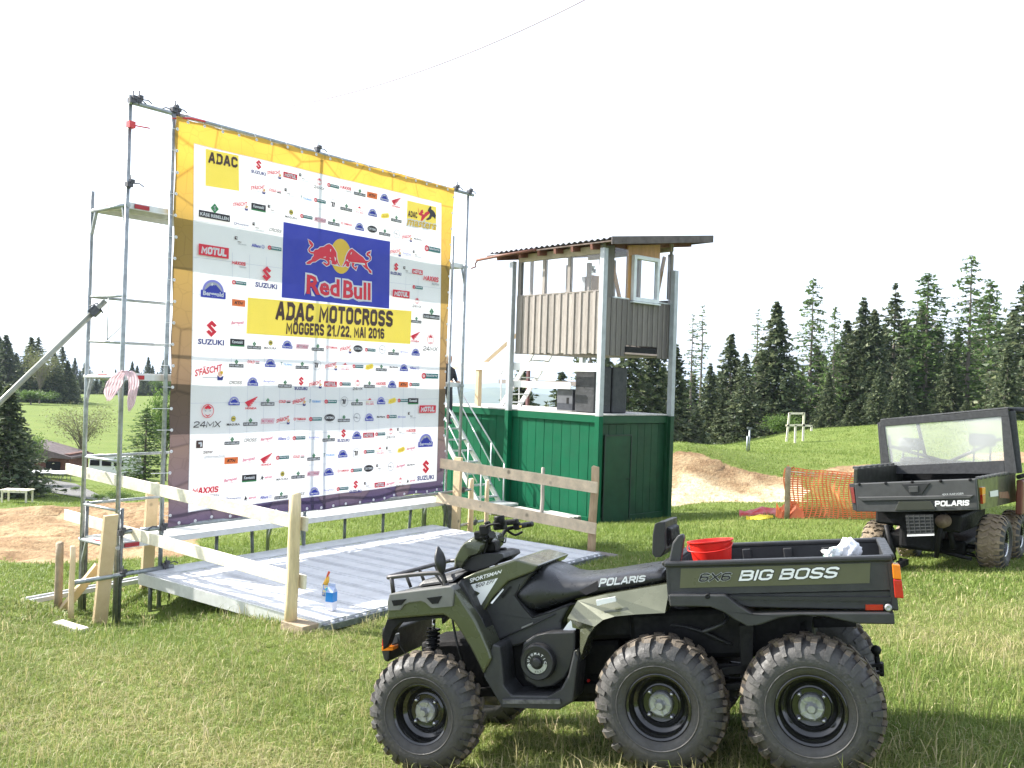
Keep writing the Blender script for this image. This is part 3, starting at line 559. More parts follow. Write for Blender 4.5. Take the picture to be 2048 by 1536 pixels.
# red tapes and the long cord into the sky
mb = MB(); p = S(-.47, 0, 2.62); mb.box(p, .07, .07, .07, U, V); mb.tube([p+U*.02, p+U*.15-V*.12-UP*.02], .008, 5); mb.build('red_tape', mat('red_tape', (.65, .05, .06), .5), sc)
mb = MB(); mb.tube([S(0, -.03, 2.80), S(.2, -.08, 2.84), S(.4, -.05, 2.86)], .012, 5); mb.build('red_tape', MATS['red_tape'], sc)
q0 = S(.06, 0, 2.86); far = W(1185, -8, 7.5); pts = [q0.lerp(far, k/24)-UP*(1.05*4*(k/24)*(1-k/24)*.26) for k in range(25)]
mb = MB(); mb.tube(pts, .0044, 5); o = mb.build('cord', mat('pale_red_cord', (.48, .34, .34), .7)); rebase(o, q0); tag(o, 'thin cord running from the scaffold corner up across the white sky', 'cord')
# pink cloth over the rail
CL = mat('pale_pink_cloth', (.80, .66, .70), .9, 0, .12, 14, .3, 40, trans=.35, col2=(.72, .50, .56))
mb = MB(); n = 22
cb = [W(238, 752, 10.0), W(228, 768, 9.95), W(218, 785, 9.93), W(212, 800, 9.93)], [W(247, 752, 9.6), W(258, 762, 9.6), W(264, 785, 9.6), W(262, 805, 9.6), W(258, 822, 9.6)]
def ribbon(mb, cen, ws, folds=5, amp=.02):
    rows = []
    for i, (c, w_) in enumerate(zip(cen, ws)):
        rows.append([c+Vector((1, .25, 0)).normalized()*(w_*(j/10-.5))+Vector((-.3, 1, 0))*amp*math.sin(j*folds*.63+i*.9)+UP*(.01*math.sin(j+i)) for j in range(11)])
    vs = [p for r in rows for p in r]; fs = [(a*11+j, a*11+j+1, (a+1)*11+j+1, (a+1)*11+j) for a in range(len(rows)-1) for j in range(10)]
    mb.add(vs, fs, 0, True)
def interp(ps, k):
    out = []
    for i in range(k):
        f = i/(k-1)*(len(ps)-1); a = min(int(f), len(ps)-2); out.append(ps[a].lerp(ps[a+1], f-a))
    return out
Zc = 9.62
ribbon(mb, interp([W(px, py, Zc+.1) for px, py in ((256, 745), (246, 742), (234, 756), (228, 768), (221, 785), (216, 801))], 16), [.03, .04, .06, .08, .10, .12, .13, .14, .15, .16, .16, .15, .13, .10, .07, .03], 5, .022)
ribbon(mb, interp([W(px, py, Zc) for px, py in ((244, 744), (254, 741), (264, 750), (268, 765), (266, 785), (262, 805), (259, 822))], 18), [.03, .05, .07, .09, .10, .11, .11, .11, .11, .10, .10, .09, .09, .08, .08, .07, .05, .02], 4, .018)
o = mb.build('cloth', CL, recalc=False); rebase(o, W(250, 750, Zc)); tag(o, 'pink and white striped cloth hanging over the scaffold rail', 'cloth'); m_ = o.modifiers.new('sub', 'SUBSURF'); m_.levels = 1; m_.render_levels = 1
# ------------------------------------------------------------------ stage deck
ZD = -2.23
BL = onplane(301, 1140, UP*ZD, UP); tb0, sb0 = ts(BL); FRc = onplane(1207, 1106, UP*ZD, UP); FLc = onplane(617, 1247, UP*ZD, UP)
sF = (ts(FRc)[1]+ts(FLc)[1])/2; tL = (tb0+ts(FLc)[0])/2; tR = ts(FRc)[0]; sB = sb0
print('stage', tb0, sb0, ts(FLc), ts(FRc), sF, tL, tR)
st = thing('stage_deck', S((tL+tR)/2, (sF+sB)/2, ZD-.25), 'low stage deck of aluminium scaffold planks lying in front of the banner', 'stage')
nP = 16; pw = (tR-tL)/nP
for i in range(nP):
    mb = MB(); c = S(tL+pw*(i+.5), (sF+sB-.32)/2, ZD-.004*(i % 2)); L = (sB-.32)-sF
    mb.box(c-UP*.006, pw-.012, L, .012, U, V)
    for e in (-1, 1): mb.box(c+U*(e*(pw/2-.012))-UP*.045, .012, L, .07, U, V)
    for e in (-.40, -.34, .34, .40): mb.box(c+U*(e*pw)+UP*.001, .008, L-.04, .006, U, V)
    mb.box(c-V*(L/2-.01)-UP*.05, pw-.016, .02, .09, U, V)
    mb.tube([c-V*(L/2+.012)-UP*.03-U*.06, c-V*(L/2+.012)-UP*.03-U*.02], .022, 8); mb.tube([c-V*(L/2+.012)-UP*.03+U*.04, c-V*(L/2+.012)-UP*.03+U*.08], .022, 8)
    mb.build('plank', ALU, st)
for k in range(2):
    mb = MB(); a = tL+(tR-tL)*k/2; mb.box(S(a+(tR-tL)/4, sB-.16, ZD+.004), (tR-tL)/2-.01, .30, .014, U, V); mb.box(S(a+(tR-tL)/4, sB-.005, ZD-.03), (tR-tL)/2-.01, .012, .08, U, V); mb.build('plank', ALU, st)
mb = MB(); mb.box(S((tL+tR)/2, sF-.03, ZD-.055), tR-tL+.02, .045, .06, U, V); mb.build('edge_beam', GALVD, st, .004)
mb = MB(); mb.box(S(tL-.01, (sF+sB)/2, ZD-.07), .03, sB-sF, .13, U, V); mb.build('edge_beam', ALUP, st, .004)
for s in (sF+.1, -1.0, sB-.05):
    mb = MB(); mb.tube([S(tL, s, ZD-.12), S(tR, s, ZD-.12)], .024, 10); mb.build('bearer_tube', GALVD, st)
for t in (tL+.1, 1.2, 2.6, 3.9, tR-.1):
    p = S(t, sB-.05, 0); mb = MB(); mb.tube([S(t, sB-.05, gz(p)-.02), S(t, sB-.05, ZD-.09)], .024, 8); mb.build('leg', GALVD, st)
def instage(x, y):
    dx = x-C0.x; dy = y-C0.y; t = dx*U.x+dy*U.y; s = dx*V.x+dy*V.y
    return (t > tL-.02) & (t < tR+.02) & (s > sF-.05) & (s < sB+.02)
NOGRASS.append(lambda x, y: instage(x, y) & (rng.random(np.shape(x)) < .75))
# timber sleepers under the deck corners
for px, py, Z, L, lab in [(598, 1252, 8.15, .3, 'short timber offcut under the near stage corner post'), (1210, 1103, 12.35, .5, 'dark timber sleeper under the far stage corner')]:
    g = gw(px, Z, .03); mb = MB(); mb.box(g, L, .18, .08, V, -U); o = mb.build('timber_block', WOODP if L < .4 else WOODG, None, .004); rebase(o, g); tag(o, lab, 'timber')
# milk carton and paint pot
p = onplane(662, 1221, UP*ZD, UP); pz = ZD+.008; cx = V*-1
t = thing('drink_carton', (p.x, p.y, pz), 'blue and white drink carton standing on the stage deck', 'carton')
e1 = Vector((.93, -.36, 0)).normalized(); e2 = Vector((.36, .93, 0)); b = Vector((p.x, p.y, pz))
mb = MB(); mb.box(b+UP*.04, .078, .078, .08, e1, e2); mb.build('base_band', mat('carton_white', (.75, .74, .82), .5), t)
mb = MB(); mb.box(b+UP*.125, .079, .079, .09, e1, e2); mb.build('blue_band', mat('carton_blue', (.01, .22, .62), .45), t)
mb = MB(); q = [b+e1*a*.039+e2*c*.039+UP*.17 for a, c in ((-1, -1), (1, -1), (1, 1), (-1, 1))]; r = [b+e1*.039*k+UP*.225 for k in (-1, 1)]
mb.add(q+r, [(0, 1, 5, 4), (2, 3, 4, 5), (1, 2, 5), (3, 0, 4)]); mb.box(b+UP*.236, .078, .008, .024, e1, e2); mb.build('gable_top', mat('carton_lilac', (.42, .52, .80), .5), t)
mb = MB(); mb.box(b-e1*.0405+UP*.15, .002, .076, .12, e1, e2); mb.build('side_panel', mat('carton_cyan', (.01, .60, .75), .5), t)
p2 = onplane(651, 1192, UP*ZD, UP); b = Vector((p2.x, p2.y, pz)); t = thing('glove_bundle', b, 'orange and yellow brush standing in a small striped tin behind the carton', 'brush')
mb = MB(); mb.lathe([(0, .0), (0, .036), (.11, .036), (.11, .03)], b, UP, 18); mb.build('tin', mat('striped_tin', (.75, .62, .30), .5, 0, .2, 40, col2=(.12, .25, .6), sharp=.05), t)
mb = MB(); mb.tube([b+UP*.11, b+Vector((.012, 0, .16)), b+Vector((.02, 0, .19))], [.03, .022, .012], 8); mb.build('bristles', mat('yellow_bristles', (.8, .45, .05), .7), t)
mb = MB(); mb.tube([b+Vector((.0, -.01, .14)), b+Vector((.015, 0, .2)), b+Vector((.03, 0, .24))], [.008, .010, .013], 8); mb.build('handle', mat('red_handle', (.6, .08, .02), .4), t)
# ------------------------------------------------------------------ wooden fences at the stage sides
def plank(name, a, b, w_, th, up, m, lab=None, cat=None, par=None, bev=.003, grp=None):
    mb = MB(); mb.beam(a, b, th, w_, up); o = mb.build(name, m, par, bev)
    if par is None: rebase(o, b if b.z < a.z else a); tag(o, lab, cat, grp)
    return o
def rpost(a, b, r, m, name='post', par=None, lab=None, cat='post'):
    mb = MB(); k = [a.lerp(b, i/5)+Vector((random.uniform(-1, 1), random.uniform(-1, 1), 0))*r*.12 for i in range(6)]
    k.append(b+UP*r*.25); rr = [r*1.04, r*1.02, r, r*.99, r*.97, r*.95, r*.55]; mb.tube(k, rr, 14); o = mb.build(name, m, par)
    if par is None: rebase(o, a); tag(o, lab, cat)
    return o
p0 = gw(581, 8.2); ptop = W(585, 988, 8.2)
fl = thing('board_fence', p0, 'two pale boards nailed to a round post along the left stage side', 'fence')
rpost(Vector((p0.x, p0.y, p0.z)), Vector((p0.x, p0.y, ptop.z)), .055, mat('peeled_pole', (.72, .58, .35), .6, 0, .22, 4, .25, 20, stretch=(5, 5, .7), knots=4), par=fl)
e = V; pA = Vector((p0.x, p0.y, 0))+U*.075-V*.09
for zr, zl in ((-1.345, -1.20), (-1.865, -1.745)):
    plank('rail', pA+UP*zr, pA+V*4.32+UP*zl, .125, .028, UP, WOODL, par=fl)
# sheet-pile of supports: uprights and strut (parts of the same fence)
g1 = gw(198, 9.7); plank('stake', Vector((g1.x, g1.y, g1.z)), W(222, 1030, 9.55), .045, .15, V, WOODT, par=fl)
plank('stake', gw(291, 11.2, -.0), W(306, 966, 11.1), .05, .15, V, WOODT, par=fl)
plank('strut', gw(122, 9.9), W(198, 1130, 9.9), .05, .09, V, WOODT, par=fl)
g = gw(115, 9.9); rpost(g, W(119, 1086, 9.9), .042, WOODP, 'stake_post', lab='grey brown round stake left of the scaffold foot')
g = gw(141, 9.3); rpost(g, W(146, 1093, 9.3), .028, WOODT, 'stake_post', lab='thin yellowish stake in front of the leaning board')
g = gw(140, 8.75, .03); mb = MB(); mb.box(g, .34, .12, .05, (.9, -.35, -.1), (.35, .9, 0)); o = mb.build('wood_offcut', WOODL, None, .006); rebase(o, g); tag(o, 'short pale wood offcut lying on the grass at lower left', 'offcut')
t = thing('lying_beam', gw(60, 9.9), 'narrow ribbed aluminium beam lying on the grass under the scaffold', 'beam')
a = gw(58, 9.8, .04); b = gw(420, 11.9, .05); q = (b-a).normalized(); sd_ = q.cross(UP).normalized()
for k in (-1, 1): plank('flange', a+sd_*.06*k, b+sd_*.06*k, .05, .03, UP, ALUP, par=t)
plank('web', a, b, .02, .1, UP, GALV, par=t)
p1 = gw(1181, 12.3); fr = thing('board_fence', p1, 'two tan boards nailed to posts along the right stage side', 'fence')
rpost(Vector((p1.x, p1.y, p1.z)), Vector((p1.x+.03, p1.y, W(1186, 934, 12.3).z)), .055, mat('streaked_pole', (.50, .37, .22), .7, 0, .2, 5, .2, 20, stretch=(4, 4, .6), col2=(.26, .14, .08), mix=.38), par=fr)
pB = Vector((p1.x, p1.y, 0))+U*-.02-V*.12
for zr, zl in ((-1.385, -1.275), (-1.93, -1.80)):
    plank('rail', pB+UP*zr-U*.06, pB+V*2.85+UP*zl-U*.06, .15, .028, UP, mat('light_tan_board', (.80, .64, .44), .65, 0, .2, 6, .2, 30, rnd=.06, knots=3.1), par=fr)
q = S(4.95, -.2, 0); plank('end_post', S(4.95, -.12, gz(q)), S(4.97, -.12, -1.2), .05, .14, U, WOODT, par=fr)
for px, yt, Z, r, lab in [(940, 958, 14.6, .045, 'short round stake left of its neighbour behind the right fence'), (972, 961, 14.3, .035, 'short thin stake right of its neighbour behind the right fence')]:
    g = gw(px, Z); rpost(g, W(px+3, yt, Z), r, WOODT, 'stake_post', lab=lab)
# ------------------------------------------------------------------ banner
BN0 = S(0, -.06, 0)
def bpx(px, py): p = onplane(px, py, BN0, NB); d = p-C0; return d.dot(U), p.z
def bil(t, z):
    e = min(1, max(0, (t-.05)/.5))*min(1, max(0, (4.75-t)/.5))
    return .0022*math.sin(t*8.3+z*2.1)*math.sin(z*5.1+t)*e+.022*math.sin(t*1.5+.4)*math.sin(z*1.1+.6)*e+.010*math.sin(t*3.1+z*1.3)*e+(.03*math.exp(-((z+1.8)/.25)**2)*math.sin(t*6+1))*e+.012*math.exp(-((z-2.75)/.16)**2)*math.sin(t*12.3)
def BP(t, z, off=0): return C0+U*t+V*(-.06)+UP*z+NB*(bil(t, z)+off)
TL = bpx(352, 233); BLc = bpx(335, 1056); TRb = bpx(908, 377); BRb = bpx(886, 984)
print('banner', TL, BLc, TRb, BRb)
def lerp(a, b, f): return a+(b-a)*f
def edgeL(f):                          # f 0 bottom .. 1 top -> t
    return lerp(BLc[0], TL[0], f)+.03*math.sin(f*38)*.25
def edgeR(f): return lerp(BRb[0], TRb[0], f)-.035*math.sin(f*math.pi)+(.05*math.exp(-((f-.12)/.05)**2))
bn = thing('sponsor_banner', BP(2.4, -1.78), 'large printed sponsor banner with yellow and purple border tied into the scaffold', 'banner')
def bmat(name, white=False):
    m = bpy.data.materials.new(name); m.use_nodes = True; n = m.node_tree; L = n.links; b = n.nodes['Principled BSDF']; b.inputs['Roughness'].default_value = .5
    if white: col = None
    at_ = n.nodes.new('ShaderNodeAttribute'); at_.attribute_name = 'bn'; sep = n.nodes.new('ShaderNodeSeparateXYZ'); L.new(at_.outputs['Vector'], sep.inputs[0])
    def vor(sc_, r=1.0):
        v_ = n.nodes.new('ShaderNodeTexVoronoi'); v_.inputs['Scale'].default_value = sc_; v_.inputs['Randomness'].default_value = r; L.new(at_.outputs['Vector'], v_.inputs['Vector']); return v_
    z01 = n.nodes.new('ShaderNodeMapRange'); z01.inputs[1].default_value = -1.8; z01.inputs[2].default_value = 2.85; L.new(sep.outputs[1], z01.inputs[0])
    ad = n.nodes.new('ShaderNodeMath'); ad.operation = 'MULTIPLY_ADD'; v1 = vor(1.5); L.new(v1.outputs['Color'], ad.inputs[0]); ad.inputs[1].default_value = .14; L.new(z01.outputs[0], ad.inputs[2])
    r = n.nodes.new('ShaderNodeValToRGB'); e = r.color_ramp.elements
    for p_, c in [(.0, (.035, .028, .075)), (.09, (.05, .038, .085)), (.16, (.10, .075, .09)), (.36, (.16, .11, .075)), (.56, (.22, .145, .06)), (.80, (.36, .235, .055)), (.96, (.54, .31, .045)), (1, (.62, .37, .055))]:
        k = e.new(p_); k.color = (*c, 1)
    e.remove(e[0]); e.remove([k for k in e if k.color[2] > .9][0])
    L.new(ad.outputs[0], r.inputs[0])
    v2 = vor(1.5); v2.feature = 'DISTANCE_TO_EDGE'; mr = n.nodes.new('ShaderNodeMapRange'); mr.inputs[2].default_value = .03; mr.inputs[3].default_value = .62; mr.inputs[4].default_value = 1; L.new(v2.outputs['Distance'], mr.inputs[0])
    v3 = vor(5.3); v3.feature = 'DISTANCE_TO_EDGE'; mr3 = n.nodes.new('ShaderNodeMapRange'); mr3.inputs[2].default_value = .03; mr3.inputs[3].default_value = .82; mr3.inputs[4].default_value = 1; L.new(v3.outputs['Distance'], mr3.inputs[0])
    ml = n.nodes.new('ShaderNodeMath'); ml.operation = 'MULTIPLY'; L.new(mr.outputs[0], ml.inputs[0]); L.new(mr3.outputs[0], ml.inputs[1])
    vm = n.nodes.new('ShaderNodeVectorMath'); vm.operation = 'SCALE'; L.new(r.outputs[0], vm.inputs[0]); L.new(ml.outputs[0], vm.inputs['Scale'])
    L.new(vm.outputs[0], b.inputs['Base Color']); t_ = n.nodes.new('ShaderNodeBsdfTranslucent'); L.new(vm.outputs[0], t_.inputs[0])
    mx = n.nodes.new('ShaderNodeMixShader'); mx.inputs[0].default_value = .45; L.new(b.outputs[0], mx.inputs[1]); L.new(t_.outputs[0], mx.inputs[2]); L.new(mx.outputs[0], n.nodes['Material Output'].inputs[0]); return m
def bgrid(name, fn, nu, nv, m, off=0, par=bn, k3=False):
    vs = []; att = []
    for j in range(nv+1):
        for i in range(nu+1):
            t, z = fn(i/nu, j/nv); vs.append(BP(t, z, off)); att.append((t, z, 0))
    mb = MB(); mb.add(vs, [(j*(nu+1)+i, j*(nu+1)+i+1, (j+1)*(nu+1)+i+1, (j+1)*(nu+1)+i) for j in range(nv) for i in range(nu)], 0, True)
    o = mb.build(name, m, par, recalc=False); a_ = o.data.attributes.new('bn', 'FLOAT_VECTOR', 'POINT'); a_.data.foreach_set('vector', np.array(att, np.float32).ravel()); return o
def outer(f, g):
    l = edgeL(g); r = edgeR(g); t = lerp(l, r, f); zb = lerp(BLc[1], BRb[1], f)+.012*math.sin(f*60)*.6+.02*math.sin(f*9); zt = lerp(TL[1], TRb[1], f)+.008*math.cos(f*75)
    return t, lerp(zb, zt, g)
def quadfn(pxs):
    q = [bpx(*p) for p in pxs]        # TL TR BR BL
    def f(u_, v_):
        a = (lerp(q[3][0], q[2][0], u_), lerp(q[3][1], q[2][1], u_)); b_ = (lerp(q[0][0], q[1][0], u_), lerp(q[0][1], q[1][1], u_)); return lerp(a[0], b_[0], v_), lerp(a[1], b_[1], v_)
    return f
wlf = quadfn([(388, 286), (884, 406), (874, 962), (377, 1025)]); wc = [wlf(0, 1), wlf(1, 1), wlf(1, 0), wlf(0, 0)]
def inwhite(t, z):                     # clearly inside the white field: the border print stops there
    f = min(1, max(0, (t-wc[0][0])/(wc[1][0]-wc[0][0]))); return wc[3][0]+.03 < t < wc[1][0]-.03 and lerp(wc[3][1], wc[2][1], f)+.03 < z < lerp(wc[0][1], wc[1][1], f)-.03
mb = MB(); att = []; nv_ = 8
for sd_i, (fo, n_s) in enumerate(((lambda f: (f, 1), 90), (lambda f: (1, 1-f), 80), (lambda f: (1-f, 0), 90), (lambda f: (0, f), 80))):
    rows = []
    for i in range(n_s+1):
        u_, v_ = fo(i/n_s); o_t, o_z = outer(u_, v_); i_t, i_z = wlf(u_, v_); ct_, cz_ = wlf(.5, .5); i_t += (ct_-i_t)*.004; i_z += (cz_-i_z)*.004
        for k in range(nv_+1): t_ = lerp(o_t, i_t, k/nv_); z_ = lerp(o_z, i_z, k/nv_); rows.append(BP(t_, z_)); att.append((t_, z_, 0))
    mb.add(rows, [(i*(nv_+1)+k, (i+1)*(nv_+1)+k, (i+1)*(nv_+1)+k+1, i*(nv_+1)+k+1) for i in range(n_s) for k in range(nv_)], 0, True)
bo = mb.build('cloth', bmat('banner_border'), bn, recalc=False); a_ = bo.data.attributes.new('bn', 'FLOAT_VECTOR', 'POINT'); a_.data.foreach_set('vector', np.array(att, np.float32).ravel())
PR = {}
def pm(name, c, tr=.4):
    if name not in PR: PR[name] = mat('print_'+name, c, .5, 0, .02, 3, trans=tr)
    return PR[name]
for n_, c in dict(white=(.78, .785, .80), blue=(.035, .05, .42), yellow=(.98, .80, .13), red=(.72, .03, .06), black=(.03, .025, .03), brown=(.07, .035, .03), green=(.03, .22, .07), orange=(.82, .20, .05), pink=(.75, .20, .30),
                  navy=(.025, .035, .22), sky=(.15, .38, .75), grey=(.35, .35, .38), lgrey=(.45, .46, .50), teal=(.03, .17, .17), lilac=(.26, .26, .66), gold=(.80, .52, .05), skin=(.85, .5, .35)).items(): pm(n_, c, .20 if n_ == 'white' else .06 if n_ in ('black', 'brown', 'teal', 'grey', 'navy', 'green') else .3 if n_ == 'yellow' else .15)
bgrid('white_panel', quadfn([(388, 286), (884, 406), (874, 962), (377, 1025)]), 60, 50, PR['white'], .002)
bgrid('blue_panel', quadfn([(565, 444), (780, 483), (780, 617), (562, 595)]), 20, 14, PR['blue'], .005)
bgrid('yellow_panel', quadfn([(494, 595), (822, 622), (820, 688), (491, 667)]), 24, 6, PR['yellow'], .005)
bgrid('yellow_square', quadfn([(412, 297), (478, 311), (478, 382), (411, 371)]), 4, 4, PR['yellow'], .005)
bgrid('yellow_square', quadfn([(813, 401), (873, 414), (872, 461), (812, 448)]), 4, 4, PR['yellow'], .005)
# faint printed cell lines
mb = MB()
def bline(a, b, w_=.004, mb=mb, off=.0035):
    ta, tb_ = Vector(a), Vector(b); d_ = (tb_-ta).normalized(); nn = Vector((-d_.y, d_.x))*w_/2; k = max(2, int((tb_-ta).length/.12))
    vs = []
    for i in range(k+1):
        p_ = ta.lerp(tb_, i/k); vs += [BP(p_.x-nn.x, p_.y-nn.y, off), BP(p_.x+nn.x, p_.y+nn.y, off)]
    mb.add(vs, [(2*i, 2*i+2, 2*i+3, 2*i+1) for i in range(k)])
wl = quadfn([(388, 286), (884, 406), (874, 962), (377, 1025)])
for j in range(1, 10): bline(wl(0, j/10*.99), wl(1, j/10*.99))
for i in range(14):
    f = .125+.755*i/13; bline(wl(f, 0), wl(f, .34)); 
    if i in (0, 1, 12, 13) or i == 2: bline(wl(f, .34), wl(f, .72))
mb.build('cell_lines', pm('line', (.55, .57, .66)), bn, recalc=False)
# grommets and ties
gm_ = MB(); gm_.lathe([(0, .0), (0, .018), (.004, .018), (.006, .010)], (0, 0, 0), NB, 10); tm_ = MB(); tm_.tube([(0, 0, 0), NB*-.03+UP*.01, NB*-.05], .004, 5)
gme = tie = None
def grom(t, z, dirv):
    global gme, tie
    p_ = BP(t, z, .004)
    if gme is None:
        gme = bpy.data.meshes.new('grommet'); gme.from_pydata([tuple(v) for v in gm_.v], [], gm_.f); gme.materials.append(WHITEP)
    o_ = bpy.data.objects.new('grommet', gme); COL.objects.link(o_); o_.parent = bn; o_.location = p_-bn.location
    mb = MB(); mb.tube([p_, p_+dirv*.5-NB*.02, p_+dirv-NB*.05], .0035, 5); mb.build('tie', WHITEP, bn, recalc=False)
for i in range(19):
    f = .03+.94*i/18; l = edgeL(f)+.02; z_ = lerp(BLc[1], TL[1], f); grom(l, z_, -U*(.10+.05*(i % 3)))
    r_ = edgeR(f)-.02; grom(r_, lerp(BRb[1], TRb[1], f), U*.07)
for i in range(20):
    f = .03+.94*i/19; grom(outer(f, 1)[0], outer(f, 1)[1]-.03, UP*.08); grom(outer(f, 0)[0], outer(f, 0)[1]+.03, -UP*.05)
# ---- printed lettering and marks
TXT = {}
def text2d(body, off=0, shear=0, space=1.0):
    key = (body, off, shear, space)
    if key in TXT: return TXT[key]
    cu = bpy.data.curves.new('t', 'FONT'); cu.body = body; cu.offset = off; cu.shear = shear; cu.space_character = space; cu.resolution_u = 2; cu.fill_mode = 'FRONT'
    o_ = bpy.data.objects.new('t', cu); COL.objects.link(o_); bpy.context.view_layer.update()
    me_ = bpy.data.meshes.new_from_object(o_.evaluated_get(bpy.context.evaluated_depsgraph_get()))
    v_ = [(a.co.x, a.co.y) for a in me_.vertices]; f_ = [tuple(p_.vertices) for p_ in me_.polygons]
    bpy.data.objects.remove(o_); bpy.data.curves.remove(cu); bpy.data.meshes.remove(me_)
    xs_ = [a for a, _ in v_]; ys_ = [b for _, b in v_]; TXT[key] = (v_, f_, min(xs_), max(xs_), min(ys_), max(ys_)); return TXT[key]
GL = {'A': (.62, [[(0, 0), (.26, 1), (.36, 1), (.62, 0)], [(.10, .28), (.52, .28)]]), 'D': (.60, [[(0, 0), (0, 1), (.40, 1), (.60, .82), (.60, .18), (.40, 0), (0, 0), (0, .01)]]), 'C': (.58, [[(.58, .70), (.58, .86), (.44, 1), (.14, 1), (0, .86), (0, .14), (.14, 0), (.44, 0), (.58, .14), (.58, .30)]]),
 'M': (.78, [[(0, 0), (0, 1), (.39, .25), (.78, 1), (.78, 0)]]), 'O': (.60, [[(0, .5), (0, .86), (.14, 1), (.46, 1), (.60, .86), (.60, .14), (.46, 0), (.14, 0), (0, .14), (0, .5)]]), 'T': (.56, [[(0, 1), (.56, 1)], [(.28, 1), (.28, 0)]]),
 'R': (.58, [[(0, 0), (0, 1), (.42, 1), (.58, .88), (.58, .60), (.42, .48), (0, .48)], [(.34, .48), (.60, 0)]]), 'S': (.56, [[(.56, .78), (.56, .88), (.42, 1), (.14, 1), (0, .88), (0, .64), (.14, .53), (.42, .47), (.56, .36), (.56, .12), (.42, 0), (.14, 0), (0, .12), (0, .22)]]),
 'G': (.60, [[(.60, .72), (.60, .86), (.46, 1), (.14, 1), (0, .86), (0, .14), (.14, 0), (.46, 0), (.60, .14), (.60, .46), (.34, .46)]]), 'E': (.50, [[(.50, 1), (0, 1), (0, 0), (.50, 0)], [(0, .5), (.44, .5)]]), 'I': (.0, [[(0, 0), (0, 1)]]), 'B': (.60, [[(0, 0), (0, 1), (.44, 1), (.58, .88), (.58, .64), (.44, .53), (0, .53)], [(.44, .53), (.60, .40), (.60, .12), (.46, 0), (0, 0)]]),
 'P': (.58, [[(0, 0), (0, 1), (.44, 1), (.58, .88), (.58, .56), (.44, .44), (0, .44)]]), 'L': (.50, [[(0, 1), (0, 0), (.50, 0)]]), 'U': (.58, [[(0, 1), (0, .14), (.14, 0), (.44, 0), (.58, .14), (.58, 1)]]), 'X': (.60, [[(0, 0), (.60, 1)], [(0, 1), (.60, 0)]]), 'K': (.58, [[(0, 0), (0, 1)], [(.56, 1), (.04, .45)], [(.20, .60), (.60, 0)]]),
 '1': (.26, [[(0, .78), (.22, 1), (.26, 1), (.26, 0)]]), '2': (.54, [[(0, .72), (0, .86), (.14, 1), (.40, 1), (.54, .86), (.54, .62), (0, .06), (0, 0), (.54, 0)]]), '0': (.54, [[(0, .5), (0, .86), (.14, 1), (.40, 1), (.54, .86), (.54, .14), (.40, 0), (.14, 0), (0, .14), (0, .5)]]),
 '6': (.54, [[(.54, .80), (.54, .88), (.40, 1), (.14, 1), (0, .86), (0, .14), (.14, 0), (.40, 0), (.54, .14), (.54, .42), (.40, .55), (0, .55)]]), '4': (.56, [[(.42, 0), (.42, 1), (.36, 1), (0, .30), (0, .26), (.58, .26)]]), '.': (0, [[(0, -.05), (0, .06)]]), '/': (.34, [[(0, 0), (.34, 1)]]), ' ': (.12, [])}
GL['Ö'] = (.60, GL['O'][1]+[[(.12, 1.30), (.12, 1.47)], [(.48, 1.30), (.48, 1.47)]])
STK = {}
def stroke2d(body, t=.2, gap=.13, shear=0, grow=0, wide=1.0):
    key = (body, t, gap, shear, grow, wide)
    if key in STK: return STK[key]
    V_ = []; F_ = []; x0 = 0; k = 0; T = t+grow*2
    for ch in body:
        w_, ls = GL[ch]; w_ *= wide
        for ln in ls:
            k += 1; P_ = [Vector((x0+t/2+x*wide, t/2+y*(1-t))) for x, y in ln]; n = len(P_); closed = (P_[0]-P_[-1]).length < .02 and n > 4
            if closed: P_ = P_[:-1] if (P_[0]-P_[-1]).length < 1e-6 else P_; n = len(P_)
            o_ = len(V_)
            for i in range(n):
                a = P_[i-1] if (i or closed) else None; b = P_[(i+1) % n] if (i < n-1 or closed) else None; p = P_[i]
                e1 = (p-a).normalized() if a is not None and (p-a).length > 1e-5 else None; e2 = (b-p).normalized() if b is not None and (b-p).length > 1e-5 else None
                if e1 is None: e1 = e2
                if e2 is None: e2 = e1
                q = p.copy()
                lx, ly = (ln[0] if i == 0 else ln[-1]); ed_ = e2 if i == 0 else e1; ext = (abs(ed_.y) > .6 and (ly < .02 or ly > .98)) or (abs(ed_.x) > .6 and (lx < .02 or lx > GL[ch][0]-.03) and GL[ch][0] > 0); gr_ = T*.5 if ext else (T-t)*.5
                if not closed and i == 0: q = p-e2*gr_
                if not closed and i == n-1: q = p+e1*gr_
                n1 = Vector((-e1.y, e1.x)); n2 = Vector((-e2.y, e2.x)); m_ = n1+n2; m_ = m_/max(.7, m_.length_squared/2) if m_.length > .1 else n1
                V_ += [(q.x-m_.x*T/2, q.y-m_.y*T/2, k), (q.x+m_.x*T/2, q.y+m_.y*T/2, k)]
            F_ += [(o_+2*i, o_+2*((i+1) % n), o_+2*((i+1) % n)+1, o_+2*i+1) for i in range(n if closed else n-1)]
        x0 += w_+t+gap*(1 if ch != ' ' else .8)
    V_ = [(x+y*shear, y, k_) for x, y, k_ in V_]; core = stroke2d(body, t, gap, shear, 0, wide)[2:] if grow else None
    B_ = core or (min(v[0] for v in V_), max(v[0] for v in V_), 0.0, 1.0); STK[key] = (V_, F_)+tuple(B_); return STK[key]
